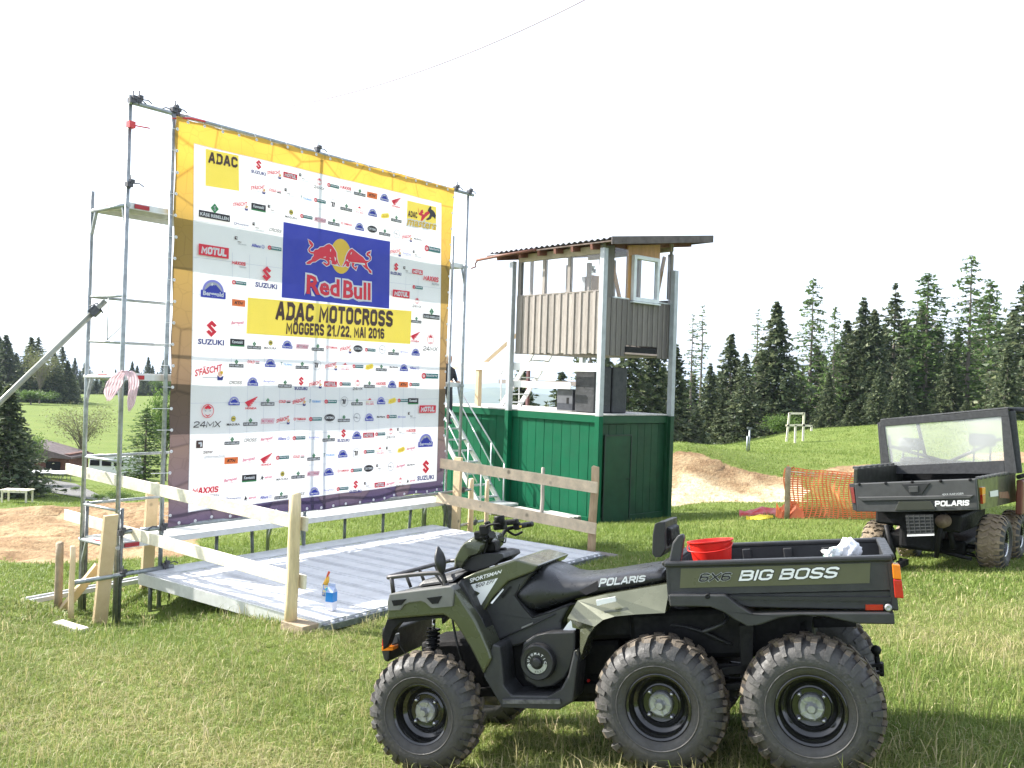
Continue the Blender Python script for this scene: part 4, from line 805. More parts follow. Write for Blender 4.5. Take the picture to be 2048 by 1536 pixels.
class L2:                               # flat print: layers of 2D shapes in metres
    def __init__(s): s.v = []; s.f = []; s.m = []; s.ml = []; s.k = 0
    def mi(s, m):
        if m not in s.ml: s.ml.append(m)
        return s.ml.index(m)
    def put(s, vs, fs, m):
        o_ = len(s.v); s.k += 1; z_ = .0006*s.k; s.v += [(x, y, z_) for x, y in vs]; s.f += [tuple(i+o_ for i in f) for f in fs]; s.m += [s.mi(m)]*len(fs); return s
    def rect(s, cx, cy, w_, h_, m, sk=0): return s.put([(cx-w_/2-sk, cy-h_/2), (cx+w_/2-sk, cy-h_/2), (cx+w_/2+sk, cy+h_/2), (cx-w_/2+sk, cy+h_/2)], [(0, 1, 2, 3)], m)
    def poly(s, pts, m, sc_=1, cx=0, cy=0):
        q = [(cx+x*sc_, cy+y*sc_) for x, y in pts]; tr = tessellate_polygon([[Vector((x, y, 0)) for x, y in q]]); return s.put(q, [tuple(t) for t in tr], m)
    def stroke(s, body, cx, cy, w_, h_, m, t=.2, shear=0, rot=0, gap=.13, wide=1.0):
        v_, f_, x0, x1, y0, y1 = stroke2d(body, t, gap, shear, 0, wide); return s.put([(cx+((x-x0)/(x1-x0)-.5)*w_, cy+((y-y0)/(y1-y0)-.5)*h_+rot*((x-x0)/(x1-x0)-.5)*w_) for x, y, _ in v_], f_, m)
    def disc(s, cx, cy, rx, m, ry=None, a0=0, a1=360, n=20):
        ry = ry or rx; q = [(cx+rx*math.cos(math.radians(a0+(a1-a0)*i/n)), cy+ry*math.sin(math.radians(a0+(a1-a0)*i/n))) for i in range(n+(a1-a0 < 360))]
        return s.put(q, [tuple(range(len(q)))], m)
    def ring(s, cx, cy, r1, r2, m, n=24, ry=1):
        v_ = []; 
        for i in range(n): a = 2*math.pi*i/n; v_ += [(cx+r1*math.cos(a), cy+r1*math.sin(a)*ry), (cx+r2*math.cos(a), cy+r2*math.sin(a)*ry)]
        return s.put(v_, [(2*i, 2*i+1, (2*i+3) % (2*n), (2*i+2) % (2*n)) for i in range(n)], m)
    def text(s, body, cx, cy, w_, h_, m, off=.0, shear=0, arc=0, grow=None, rot=0):
        v_, f_, x0, x1, y0, y1 = text2d(body, min(.035, off+.016), shear)
        if grow is not None: x0, x1, y0, y1 = text2d(body, grow, shear)[2:]     # fit by the plain outline, so a fat one grows round it
        out = []
        for x, y in v_:
            X = ((x-x0)/(x1-x0)-.5)*w_; Y = ((y-y0)/(y1-y0)-.5)*h_+arc*(X/w_)**2+rot*X
            out.append((cx+X, cy+Y))
        return s.put(out, f_, m)
P = PR
def lg_suzuki(L, k=1):
    sp = [(-.036, .030), (0, .062), (.036, .034), (.018, .020), (.0, .034), (-.006, .030), (.036, -.006), (0, -.040), (-.036, -.010), (-.018, .004), (0, -.012), (.006, -.008)]
    return L.poly(sp, P['red'], k*1.05, 0, .022*k).text('SUZUKI', 0, -.052*k, .19*k, .036*k, P['navy'], .02)
def lg_faescht(L, k=1):
    L.text("S'FÄSCHT", -.01*k, .012*k, .18*k, .05*k, P['red'], .012, rot=.22); L.rect(-.0*k, -.035*k, .10*k, .005*k, P['lgrey'])
    L.disc(.068*k, -.012*k, .016*k, P['skin']); L.disc(.078*k, -.004*k, .010*k, P['gold']); return L.poly([(.05, -.05), (.085, -.05), (.092, -.022), (.068, -.034), (.048, -.02)], P['navy'], k)
def lg_motul(L, k=1):
    L.rect(0, 0, .195*k, .062*k, P['red']).rect(0, 0, .185*k, .054*k, P['red']); return L.stroke('MOTUL', 0, 0, .165*k, .042*k, P['white'], .28, .12, gap=.04)
def lg_ziemer(L, k=1):
    L.rect(-.06*k, .035*k, .034*k, .034*k, P['brown']).poly([(-.066, .044), (-.052, .046), (-.047, .040), (-.047, .026), (-.056, .022), (-.056, .036), (-.066, .036)], P['white'], k)
    return L.text('ziemer', -.015*k, 0*k, .05*k, .016*k, P['brown'], 0).text('umformtechnik', .02*k, -.022*k, .11*k, .016*k, P['lgrey'], 0)
def lg_24mx(L, k=1):
    L.ring(0, .028*k, .034*k, .038*k, P['red']); L.poly([(-.024, .046), (0, .062), (.024, .046), (.012, .038), (0, .042), (-.012, .038)], P['red'], k)
    L.poly([(-.030, .030), (-.012, .004), (0, -.004), (.012, .004), (.030, .030), (.018, .012), (0, .003), (-.018, .012)], P['red'], k); L.poly([(-.02, .034), (-.004, .028), (-.018, .026)], P['grey'], k); L.poly([(.02, .034), (.004, .028), (.018, .026)], P['grey'], k)
    return L.stroke('24MX', 0, -.045*k, .17*k, .034*k, P['black'], .15, .15, gap=.14, wide=1.5)
def lg_fehr(L, k=1):
    L.rect(.02*k, 0, .15*k, .038*k, P['teal']).ring(-.068*k, 0, .012*k, .024*k, P['red']); L.text('F', -.068*k, 0, .012*k, .02*k, P['red'], .03); return L.text('Felsenberger', .022*k, .002*k, .13*k, .026*k, P['white'], .02)
def lg_maxxis(L, k=1): return L.stroke('MAXXIS', -.008*k, .012*k, .18*k, .038*k, P['red'], .24, .08, gap=.08).text('REIFEN', .045*k, -.025*k, .085*k, .016*k, P['grey'], .01)
def lg_kase(L, k=1):
    L.rect(0, -.022*k, .19*k, .036*k, P['black']).poly([(0, .045), (.025, .018), (0, -.009), (-.025, .018)], P['green'], k); L.text('S', 0, .018*k, .014*k, .024*k, P['lgrey'], .01)
    return L.text('KASE REBELLEN' if k < 1.5 else 'KÄSE REBELLEN', 0, -.022*k, .175*k, .021*k, P['white'], .02)
def lg_ktm(L, k=1): return L.rect(0, 0, .17*k, .072*k, P['orange']).stroke('KTM', 0, 0, .11*k, .034*k, P['black'], .26, .4, gap=.03)
def lg_berg(L, k=1):
    L.disc(0, .0, .062*k, P['lilac'], .058*k, 0, 180).disc(0, 0, .05*k, P['lgrey'], .046*k, 0, 180); L.poly([(-.052, 0), (-.025, .022), (-.008, .042), (.006, .030), (.014, .034), (.052, 0)], P['blue'], k); L.poly([(-.02, .026), (-.008, .042), (.001, .034), (-.008, .026), (-.012, .030)], P['white'], k)
    return L.rect(0, -.016*k, .145*k, .036*k, P['blue']).text('Berggold', 0, -.016*k, .12*k, .03*k, P['white'], .035)
def lg_honda(L, k=1):
    for i in range(5):
        y = .045-.020*i; L.poly([(-.085+.012*i, -.005-.012*i), (-.05, .012-.012*i), (.085-.020*i, .062-.024*i), (.078-.020*i, .046-.022*i), (-.04, -.002-.012*i), (-.075+.012*i, -.014-.011*i)], P['red'], k)
    return L.text('HONDA', 0, -.068*k, .15*k, .024*k, P['red'], .02)
def lg_cold(L, k=1): return L.text('COLD', -.03*k, 0, .10*k, .032*k, P['red'], .03, .1).rect(.058*k, -.010*k, .055*k, .012*k, P['black']).rect(.058*k, .006*k, .055*k, .008*k, P['pink'])
def lg_tsu(L, k=1): return L.text('TSUBAKI', .015*k, 0, .13*k, .024*k, P['sky'], .015).text('T', -.075*k, .004*k, .026*k, .04*k, P['teal'], .03, .2)
def lg_71(L, k=1): return L.ring(0, 0, .058*k, .062*k, P['grey']).ring(0, 0, .046*k, .048*k, P['lgrey']).poly([(-.04, .028), (.0, .028), (-.012, -.030), (-.028, -.030), (-.018, .014), (-.036, .014)], P['black'], k).poly([(.006, .028), (.024, .028), (.014, -.030), (-.004, -.030)], P['black'], k)
def lg_multi(L, k=1):
    L.poly([(-.05, .022), (-.02, .034), (0, .052), (.02, .034), (.055, .024), (.03, .03), (0, .026), (-.03, .026)], P['red'], k).text('MOTO', -.035*k, 0, .06*k, .012*k, P['gold'], .02).text('SPORT', .038*k, 0, .06*k, .012*k, P['pink'], .02)
    return L.text('STYL', -.035*k, -.026*k, .06*k, .018*k, P['pink'], .03).text('MOTO', .038*k, -.026*k, .06*k, .018*k, P['red'], .03)
def lg_acer(L, k=1): return L.poly([(-.075, -.028), (-.06, .02), (.05, .045), (.075, .012), (.06, -.016), (-.03, -.036)], P['yellow'], k).text('ACID', -.004*k, 0, .10*k, .032*k, P['gold'], .03, .2, rot=.18)
def lg_magura(L, k=1): return L.disc(0, .03*k, .030*k, P['black']).disc(0, .03*k, .027*k, P['yellow']).text('m', 0, .03*k, .034*k, .02*k, P['black'], .05).text('MAGURA', 0, -.030*k, .17*k, .026*k, P['black'], 0)
def lg_pink(L, k=1): return L.rect(0, 0, .18*k, .052*k, P['pink'], .006).rect(0, 0, .172*k, .044*k, P['white'], .006).text('MOTORRAD', 0, 0, .16*k, .034*k, P['pink'], .035, .15)
def lg_yam(L, k=1): return L.text('YAMAHA', .018*k, .006*k, .14*k, .028*k, P['red'], .015).ring(-.075*k, .006*k, .010*k, .016*k, P['red']).text('Factory racing', .01*k, -.022*k, .12*k, .012*k, P['lgrey'])
def lg_ort(L, k=1): return L.disc(0, .004*k, .082*k, P['black'], .044*k).ring(0, .004*k, .074*k, .076*k, P['white'], ry=.5).text('ORTEMA', 0, .004*k, .13*k, .03*k, P['white'], .04).text('sport protection', 0, -.056*k, .12*k, .010*k, P['grey'])
def lg_opel(L, k=1): return L.ring(0, 0, .048*k, .056*k, P['lgrey']).poly([(-.075, .008), (.01, .010), (-.01, -.002), (.075, -.008), (-.01, -.010), (.01, .002)], P['grey'], k)
def lg_husq(L, k=1): return L.ring(-.075*k, 0, .011*k, .016*k, P['navy']).text('Husqvarna', .02*k, 0, .15*k, .026*k, P['navy'], 0).text('motorcycles', .04*k, -.022*k, .09*k, .011*k, P['lgrey'])
def lg_alli(L, k=1): return L.text('Allianz', -.02*k, 0, .12*k, .034*k, P['blue'], .012).ring(.068*k, 0, .016*k, .020*k, P['blue']).rect(.068*k, 0, .004*k, .024*k, P['blue'])
def lg_cross(L, k=1): return L.stroke('CROSS', 0, 0, .17*k, .034*k, P['black'], .16, .35, gap=.2, wide=1.5)
def lg_bers(L, k=1): return L.text('Bergspezi', 0, 0, .17*k, .046*k, P['pink'], .012, .3, rot=.12).poly([(-.06, -.036), (.03, -.026), (.05, -.03), (-.02, -.034)], P['pink'], k)
def lg_puky(L, k=1): return L.text('RacingPolicy', 0, 0, .16*k, .026*k, P['lilac'], 0, .25).rect(0, -.022*k, .12*k, .003*k, P['lgrey'])
def lg_kawa(L, k=1): return L.rect(0, 0, .19*k, .075*k, P['black']).rect(0, -.034*k, .19*k, .016*k, P['green']).text('Kawasaki', 0, .006*k, .14*k, .034*k, P['white'], .045)
def lg_dark(L, k=1): return L.text('BarRage', 0, 0, .15*k, .028*k, P['black'], .03, .2)
def lg_swop(L, k=1): return L.text('Swoppy', .01*k, 0, .13*k, .026*k, P['lilac'], 0, .1).ring(-.06*k, 0, .008*k, .014*k, P['lilac'])
def lg_airoh(L, k=1): return L.poly([(-.085, -.03), (-.07, .0), (-.06, .03), (-.045, .005), (-.025, .01), (-.045, -.006), (-.05, -.03), (-.062, -.01)], P['black'], k).text('airoh', .03*k, .004*k, .10*k, .028*k, P['pink'], .02, .2)
LGF = {n_[3:]: f for n_, f in list(globals().items()) if n_.startswith('lg_')}
LME = {}
def logo(kind, px, py, k=1):
    key = (kind, k)
    if key not in LME:
        L_ = LGF[kind](L2(), k*(1.1 if k == 1 else 1)); me_ = bpy.data.meshes.new('printed_logo'); me_.from_pydata(L_.v, [], L_.f)
        for m_ in L_.ml: me_.materials.append(m_)
        me_.polygons.foreach_set('material_index', L_.m); me_.update(); LME[key] = me_
    t, z = bpx(px, py); o_ = bpy.data.objects.new('printed_logo', LME[key]); COL.objects.link(o_); o_.parent = bn
    X = (BP(t+.08, z)-BP(t-.08, z)).normalized(); Y = (BP(t, z+.06)-BP(t, z-.06)).normalized(); Zv = X.cross(Y).normalized(); Y = Zv.cross(X)
    M_ = Matrix((X, Y, Zv)).transposed().to_4x4(); M_.translation = BP(t, z, .0085 if k < 1.5 else .022)-bn.location; o_.matrix_local = M_
DATA = """suzuki 516 336;faescht 548 347;motul 579 352;ziemer 607 358;24mx 638 368;fehr 666 372;maxxis 692 378;kase 719 385;ktm 743 391;berg 767 397;honda 790 403
faescht 516 377;cold 548 382;ziemer 578 388;tsu 611 398;fehr 639 402;71 667 409;kase 693 415;multi 719 421;berg 745 427;acer 769 432;kase 791 438
faescht 481 410;kawa 516 415;ziemer 545 421;magura 580 430;fehr 611 434;pink 640 440;kase 668 444;yam 694 449;berg 720 455;ort 745 459;kase 769 465;opel 792 468;faescht 813 475;dark 834 479
husq 481 449;ziemer 515 456;cross 549 461;ziemer 480 484;alli 514 492;fehr 547 497;maxxis 477 529;fehr 476 566;ktm 475 606;bers 473 646
faescht 791 504;puky 813 508;ziemer 832 510;suzuki 792 539;ziemer 814 542;motul 833 544;fehr 833 575;24mx 832 606;kase 831 640;honda 829 672
kawa 472 685;kase 507 691;magura 540 691;berg 574 691;pink 604 693;kase 635 695;yam 664 696;faescht 692 698;ort 717 698;fehr 742 700;opel 766 699;kase 788 704;swop 809 704;berg 830 706
kase 470 727;cold 505 724;berg 540 728;tsu 573 729;kase 604 731;71 633 730;faescht 662 732;multi 690 734;fehr 716 733;acer 740 734;kase 764 736;dark 788 735;berg 808 737;alli 828 736
cross 469 765;berg 504 765;puky 538 763;kase 570 768;suzuki 602 768;faescht 631 768;motul 660 768;fehr 689 768;24mx 715 770;kase 739 769;maxxis 763 769;berg 785 770;ktm 807 769;fehr 828 769
berg 466 804;honda 501 804;kase 535 804;cold 569 803;faescht 599 803;tsu 630 803;fehr 660 803;71 687 803;kase 713 804;multi 739 804;berg 762 803;acer 785 802;fehr 806 801;kawa 826 802
magura 465 843;kase 500 844;pink 535 842;faescht 567 840;yam 600 839;fehr 630 838;ort 658 836;kase 686 837;opel 712 835;berg 737 836;dark 761 834;fehr 783 833;swop 804 834;ziemer 824 832
kase 463 882;cross 500 880;bers 533 878;alli 567 877;fehr 598 876;puky 628 875;kase 656 876;suzuki 685 872;berg 711 872;motul 735 870;fehr 759 868;24mx 781 867;ziemer 802 864;maxxis 823 863
ktm 462 921;bers 497 919;honda 532 917;fehr 565 915;cold 597 913;kase 627 914;tsu 657 910;berg 683 909;71 710 906;fehr 735 903;multi 758 902;ziemer 779 901;acer 802 900;bers 822 897
bers 461 960;kawa 498 956;airoh 532 955;magura 565 953;kase 596 950;pink 626 947;berg 656 945;yam 684 942;fehr 709 940;ort 734 937;ziemer 758 936;opel 780 933;bers 801 932;dark 822 930
husq 466 997;airoh 499 996;alli 531 994;kase 563 991;cross 597 988;berg 627 984;puky 656 980;fehr 683 977;suzuki 708 974;ziemer 733 971;motul 756 969;bers 779 967;24mx 800 965;airoh 822 962"""
for row in DATA.split('\n'):
    for it in row.split(';'):
        a, x, y = it.split(); logo(a, float(x), float(y))
for a, x, y, k in [('kase', 427, 424, 2.2), ('motul', 424, 503, 2.05), ('berg', 422, 583, 2.3), ('suzuki', 418, 668, 1.8), ('suzuki', 530, 557, 1.7), ('faescht', 416, 743, 1.95), ('24mx', 412, 832, 2.1), ('ziemer', 420, 903, 2.6), ('maxxis', 413, 984, 1.95),
                   ('fehr', 862, 499, 1.9), ('maxxis', 860, 561, 1.9), ('motul', 801, 588, 1.65), ('kase', 859, 628, 1.9), ('24mx', 857, 686, 1.9), ('fehr', 856, 752, 1.9), ('motul', 853, 818, 1.8), ('berg', 850, 884, 2.1), ('suzuki', 851, 942, 1.9)]: logo(a, x, y, k)
def bigtext(body, q, m, off=.0, shear=0, lay=.010, grow=None, name='lettering'):
    if off < 0: v_, f_, x0, x1, y0, y1 = stroke2d(body, -off, .13, shear)
    else:
        v_, f_, x0, x1, y0, y1 = text2d(body, off, shear)
        if grow is not None: x0, x1, y0, y1 = text2d(body, grow, shear)[2:]
    fn = quadfn(q); mb = MB(); mb.add([BP(*fn((v[0]-x0)/(x1-x0), (v[1]-y0)/(y1-y0)), lay+(.0002*(v[2] % 7) if len(v) > 2 else 0)) for v in v_], f_); return mb.build(name, m, bn, recalc=False)
bigtext('ADAC', [(418, 303), (475, 315), (475, 336), (416, 325)], P['brown'], -.24)
bigtext('ADAC MOTOCROSS', [(552, 602), (787, 622), (786, 654), (549, 639)], P['brown'], -.25)
bigtext('MÖGGERS 21./22. MAI 2016', [(572, 643), (770, 657), (770, 678), (571, 668)], P['brown'], -.24)
bigtext('ADAC', [(815, 421), (833, 425), (833, 437), (814, 433)], P['brown'], -.24)
bigtext('masters', [(813, 436), (872, 447), (872, 461), (812, 451)], P['white'], .12, .2, .008, grow=.02)
bigtext('masters', [(813, 436), (872, 447), (872, 461), (812, 451)], P['gold'], .02, .2, .010)
def bpoly(pts, m, lay, sc_=5.907, ox=550, oy=440, name='printed_emblem'):
    q = [bpx(ox+x/sc_, oy+y/sc_) for x, y in pts]; tr = tessellate_polygon([[Vector((a, b, 0)) for a, b in q]]); mb = MB(); mb.add([BP(a, b, lay) for a, b in q], [tuple(t) for t in tr]); return mb.build(name, m, bn, recalc=False)
def grow(pts, d):                      # fatten an outline
    n_ = len(pts); A = sum(pts[i][0]*pts[(i+1) % n_][1]-pts[(i+1) % n_][0]*pts[i][1] for i in range(n_)); sg = 1 if A > 0 else -1; out = []
    for i in range(n_):
        a, b, c = Vector(pts[i-1]), Vector(pts[i]), Vector(pts[(i+1) % n_]); e1 = (b-a).normalized(); e2 = (c-b).normalized(); n1 = Vector((e1.y, -e1.x))*sg; n2 = Vector((e2.y, -e2.x))*sg
        k = (n1+n2); k = k/max(.55, k.length**2/2) if k.length > .2 else n1; out.append((b.x+k.x*d, b.y+k.y*d))
    return out
bpoly([(785+128*math.cos(a*math.pi/24), 428+206*math.sin(a*math.pi/24)*1.0+(128*math.cos(a*math.pi/24))*.10) for a in range(48)], P['gold'], .007)
bullL = [(380, 228), (415, 252), (445, 285), (440, 312), (410, 335), (398, 352), (408, 372), (445, 378), (470, 350), (500, 348), (530, 322), (570, 318), (612, 290), (640, 283), (668, 300), (700, 340), (728, 388), (730, 440), (748, 505), (775, 545), (758, 540), (738, 512), (728, 500), (733, 522), (705, 528), (668, 518), (672, 492), (655, 470), (640, 478), (648, 505), (640, 530), (606, 545), (560, 508), (572, 498), (612, 520), (622, 502), (605, 478), (575, 462), (530, 455), (500, 472), (470, 492), (430, 498), (408, 520), (362, 520), (358, 505), (392, 482), (420, 470), (432, 440), (450, 425), (447, 398), (415, 395), (388, 375), (382, 350), (400, 322), (420, 300), (400, 285)]
bullR = [(1136, 365), (1100, 378), (1086, 400), (1092, 420), (1118, 432), (1130, 450), (1124, 474), (1100, 482), (1078, 478), (1050, 440), (1020, 418), (990, 395), (950, 362), (918, 338), (890, 352), (862, 392), (842, 440), (836, 480), (818, 520), (800, 548), (815, 548), (835, 522), (848, 515), (842, 540), (870, 555), (890, 540), (885, 515), (900, 495), (920, 505), (918, 535), (930, 560), (968, 590), (985, 545), (970, 548), (955, 562), (940, 542), (950, 510), (985, 510), (1035, 520), (1060, 550), (1085, 575), (1110, 590), (1125, 622), (1150, 632), (1148, 602), (1118, 575), (1100, 545), (1092, 505), (1115, 490), (1138, 472), (1142, 440), (1130, 418), (1112, 410), (1115, 395), (1132, 398)]
for b_ in (bullL, bullR): bpoly(grow(b_, 9), P['white'], .009); bpoly(b_, P['red'], .011)
for pts in [[(650, 345), (662, 342), (655, 375), (648, 372)], [(700, 430), (722, 455), (715, 490), (706, 470)], [(640, 440), (660, 450), (652, 462)], [(560, 440), (600, 432), (590, 445)], [(905, 385), (916, 375), (908, 405), (898, 408)], [(845, 480), (862, 460), (880, 500), (862, 485)], [(930, 455), (950, 470), (938, 478)], [(1000, 465), (1035, 478), (1020, 486)]]: bpoly(pts, P['white'], .013)
for body, q in [('Red', [(612, 549), (680, 559), (680, 594), (611, 588)]), ('Bull', [(688, 560), (743, 566), (743, 601), (687, 596)])]:
    bigtext(body, q, P['white'], .10, 0, .0095, grow=.03); bigtext(body, q, P['red'], .03, 0, .0115)
for nme, pts in [('red', [(1375, 855), (1385, 900), (1388, 940), (1405, 925), (1415, 900), (1440, 890), (1448, 930), (1430, 945), (1455, 955), (1470, 930), (1520, 905), (1530, 940), (1470, 990), (1430, 1035), (1410, 1035), (1425, 975), (1385, 955)]),
                 ('black', [(1540, 845), (1555, 862), (1550, 885), (1575, 900), (1600, 935), (1612, 970), (1600, 1015), (1585, 990), (1560, 980), (1545, 1010), (1500, 1030), (1480, 1015), (1520, 985), (1535, 950), (1525, 925), (1505, 905), (1520, 870)])]:
    bpoly(pts, P[nme], .009, 6.4, 620, 280)
# ------------------------------------------------------------------ green container with commentator tower
SD = Vector((.743, .669, 0)).normalized(); LD = Vector((-SD.y, SD.x, 0)); K0 = Vector((1.95, 20.3, 0))
def K(s, l, z): return K0+SD*s+LD*l+UP*z
ZT, ZB = -.70, -3.12; CL_, CW_ = 6.06, 2.44
ct = thing('container', K(1.2, 3, -3.1), 'green painted plank clad container used as a platform below the wooden tower', 'container')
mb = MB(); mb.box(K(CW_/2, CL_/2, (ZT+ZB)/2-.05), CW_-.12, CL_-.12, ZT-ZB-.15, SD, LD); mb.build('core', GREEN_SHADED, ct)
nb = 21
for i in range(nb):
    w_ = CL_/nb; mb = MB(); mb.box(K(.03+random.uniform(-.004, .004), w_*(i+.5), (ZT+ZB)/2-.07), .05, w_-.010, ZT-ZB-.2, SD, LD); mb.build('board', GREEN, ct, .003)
nb = 9
for i in range(nb):
    w_ = (CW_-.2)/nb; mb = MB(); mb.box(K(.1+w_*(i+.5), .03+random.uniform(-.003, .003), (ZT+ZB)/2-.08), w_-.010, .05, ZT-ZB-.24, SD, LD); mb.build('board', GREEN_SHADED, ct, .003)
mb = MB(); mb.box(K(.0, CL_/2, ZT-.09), .10, CL_+.02, .16, SD, LD); mb.build('top_rail', GREEN, ct, .004)
mb = MB(); mb.box(K(CW_/2, -.01, ZT-.10), CW_+.04, .10, .17, SD, LD); mb.build('top_rail', GREEN_SHADED, ct, .004)
mb = MB(); mb.box(K(0, CL_/2, ZB+.06), .08, CL_, .14, SD, LD); mb.build('bottom_rail', GREEN, ct, .004)
mb = MB(); mb.box(K(CW_/2, 0, ZB+.06), CW_, .08, .14, SD, LD); mb.build('bottom_rail', GREEN_SHADED, ct, .004)
mb = MB(); mb.box(K(CW_-.06, -.02, (ZT+ZB)/2), .14, .11, ZT-ZB-.02, SD, LD); mb.build('corner_post', GREEN_SHADED, ct, .004)
mb = MB(); mb.box(K(.62, -.025, -2.12), .86, .035, 1.9, SD, LD); dd = mb.build('door', GREEN_SHADED, ct, .004)
mb = MB(); mb.box(K(.62, -.05, -1.155), .92, .02, .035, SD, LD); mb.box(K(.17, -.05, -2.1), .03, .02, 1.9, SD, LD); mb.box(K(1.07, -.05, -2.1), .03, .02, 1.9, SD, LD); mb.build('door_frame', mat('dark_trim', (.012, .03, .02), .5), ct)
mb = MB(); mb.tube([K(.98, -.05, -2.15), K(.98, -.09, -2.15), K(.90, -.09, -2.15)], .009, 6); mb.build('door_handle', DARKM, ct)
for s, l in ((.05, -.055), (1.9, -.055)):
    mb = MB(); mb.box(K(s+.03, l, ZT-.10), .12, .02, .10, SD, LD); mb.build('corner_casting', GREEN_SHADED, ct, .005)
DK = mat('grey_deck_boards', (.62, .60, .57), .8, 0, .2, 3, .2, 30, rnd=.08)
for i in range(12):
    mb = MB(); w_ = CW_/12; mb.box(K(-.06+.0+w_*(i+.5), CL_/2, ZT+.012), w_-.012, CL_+.1, .03, SD, LD); mb.build('deck_board', DK, ct)
tw = thing('tower_cabin', K(1.2, 1.45, .68), 'weathered wooden commentator cabin on steel posts with a corrugated roof', 'cabin')
PST = mat('grey_painted_post', (.42, .45, .47), .5, .2, .15, 5)
for s, l, zt, bot in ((-.07, -.07, 3.0, ZB), (-.10, 2.9, 2.92, ZB), (CW_-.04, -.10, 2.75, ZB), (CW_+.02, 2.9, 2.8, ZT)):
    mb = MB(); mb.box(K(s, l, (zt+ZT-.02)/2), .13, .13, zt-ZT+.02, SD, LD); mb.build('steel_post', PST, tw, .006)
    if bot == ZB:
        mb = MB(); mb.box(K(s, l, (ZT+ZB)/2-.02), .134, .134, ZT-ZB-.0, SD, LD); mb.build('painted_post', GREEN if l > 1 or s < 0 else GREEN_SHADED, tw, .006)
s0, s1, l0, l1 = .02, CW_+.06, .06, 2.80; ZF = .68; ZS = 2.06; ZW = 1.94; ZH = 2.98
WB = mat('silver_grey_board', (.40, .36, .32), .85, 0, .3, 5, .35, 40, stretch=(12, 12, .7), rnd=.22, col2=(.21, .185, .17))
WB2 = mat('dark_shaded_board', (.245, .22, .205), .85, 0, .3, 5, .35, 40, stretch=(12, 12, .7), rnd=.2, col2=(.13, .12, .11))  # darker copy of WB: shade on the cabin's unlit faces painted in
PLY = mat('tan_plywood', (.50, .27, .10), .6, 0, .15, 3, .1, 20, stretch=(3, 3, .6))
nb = 25
for i in range(nb):
    w_ = (l1-l0)/nb; hh = random.uniform(-.03, .01)
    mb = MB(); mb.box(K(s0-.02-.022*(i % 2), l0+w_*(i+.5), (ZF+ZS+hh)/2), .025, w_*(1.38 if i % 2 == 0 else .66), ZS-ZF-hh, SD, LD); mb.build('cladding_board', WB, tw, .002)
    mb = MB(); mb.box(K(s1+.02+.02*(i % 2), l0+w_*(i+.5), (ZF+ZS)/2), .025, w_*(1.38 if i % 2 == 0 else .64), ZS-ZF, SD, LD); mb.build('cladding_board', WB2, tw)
nb = 27
for i in range(nb):
    w_ = (s1-s0)/nb; x = s0+w_*(i+.5); zb_ = ZF-.04
    if .82 < x < 1.92: zb_ = .90       # slot
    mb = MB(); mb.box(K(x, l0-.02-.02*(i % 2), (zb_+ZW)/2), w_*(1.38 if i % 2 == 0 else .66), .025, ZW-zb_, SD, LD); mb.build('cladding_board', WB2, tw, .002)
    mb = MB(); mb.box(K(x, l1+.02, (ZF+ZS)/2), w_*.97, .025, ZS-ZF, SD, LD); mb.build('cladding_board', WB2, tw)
mb = MB(); mb.box(K(1.37, l0+.0, .79), 1.08, .12, .16, SD, LD); mb.build('slot_recess', DARKM, tw)
mb = MB(); mb.box(K(1.37, l0-.05, .715), 1.14, .05, .04, SD, LD); mb.build('slot_sill', mat('pinkish_sill', (.5, .38, .34), .6), tw)
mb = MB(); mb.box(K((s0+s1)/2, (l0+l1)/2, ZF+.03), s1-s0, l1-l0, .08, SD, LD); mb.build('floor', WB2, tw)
mb = MB(); mb.box(K(s0+.02, (l0+l1)/2, ZS+.015), .13, l1-l0, .03, SD, LD); mb.build('window_sill', WB, tw)
for l in (l0+.03, 1.08, 1.92, l1-.03):      # mullions, long sides
    for s in (s0+.03, s1-.03):
        mb = MB(); mb.box(K(s, l, (ZS+ZH+.2)/2), .09, .11 if l not in (1.08, 1.92) else .09, ZH+.16-ZS, SD, LD); mb.build('mullion', WB, tw, .003)
def ztop_at(s): return 3.06+.135*(s+.2)
for s in (s0+.02, s1-.02):
    mb = MB(); mb.box(K(s, (l0+l1)/2, ztop_at(s)-.10), .10, l1-l0, .18, SD, LD); mb.build('top_beam', mat('tan_grey_beam', (.42, .35, .25), .75, 0, .2, 4, .2), tw, .004)
PLX = bpy.data.materials.new('plexiglass'); PLX.use_nodes = True
_n = PLX.node_tree; _g = _n.nodes.new('ShaderNodeBsdfGlossy'); _g.inputs['Roughness'].default_value = .05; _t = _n.nodes.new('ShaderNodeBsdfTransparent'); _t.inputs[0].default_value = (.93, .94, .95, 1); _m = _n.nodes.new('ShaderNodeMixShader'); _f = _n.nodes.new('ShaderNodeFresnel'); _f.inputs[0].default_value = 1.45
_m.inputs[0].default_value = .06; _n.links.new(_t.outputs[0], _m.inputs[1]); _n.links.new(_g.outputs[0], _m.inputs[2]); _n.links.new(_m.outputs[0], _n.nodes['Material Output'].inputs[0])
for a, b in ((l0+.09, 1.03), (1.13, 1.87), (1.97, l1-.09)):
    mb = MB(); mb.box(K(s0-.0, (a+b)/2, (ZS+2.97)/2+.02), .006, b-a, 2.97-ZS, SD, LD); mb.build('window_pane', PLX, tw)
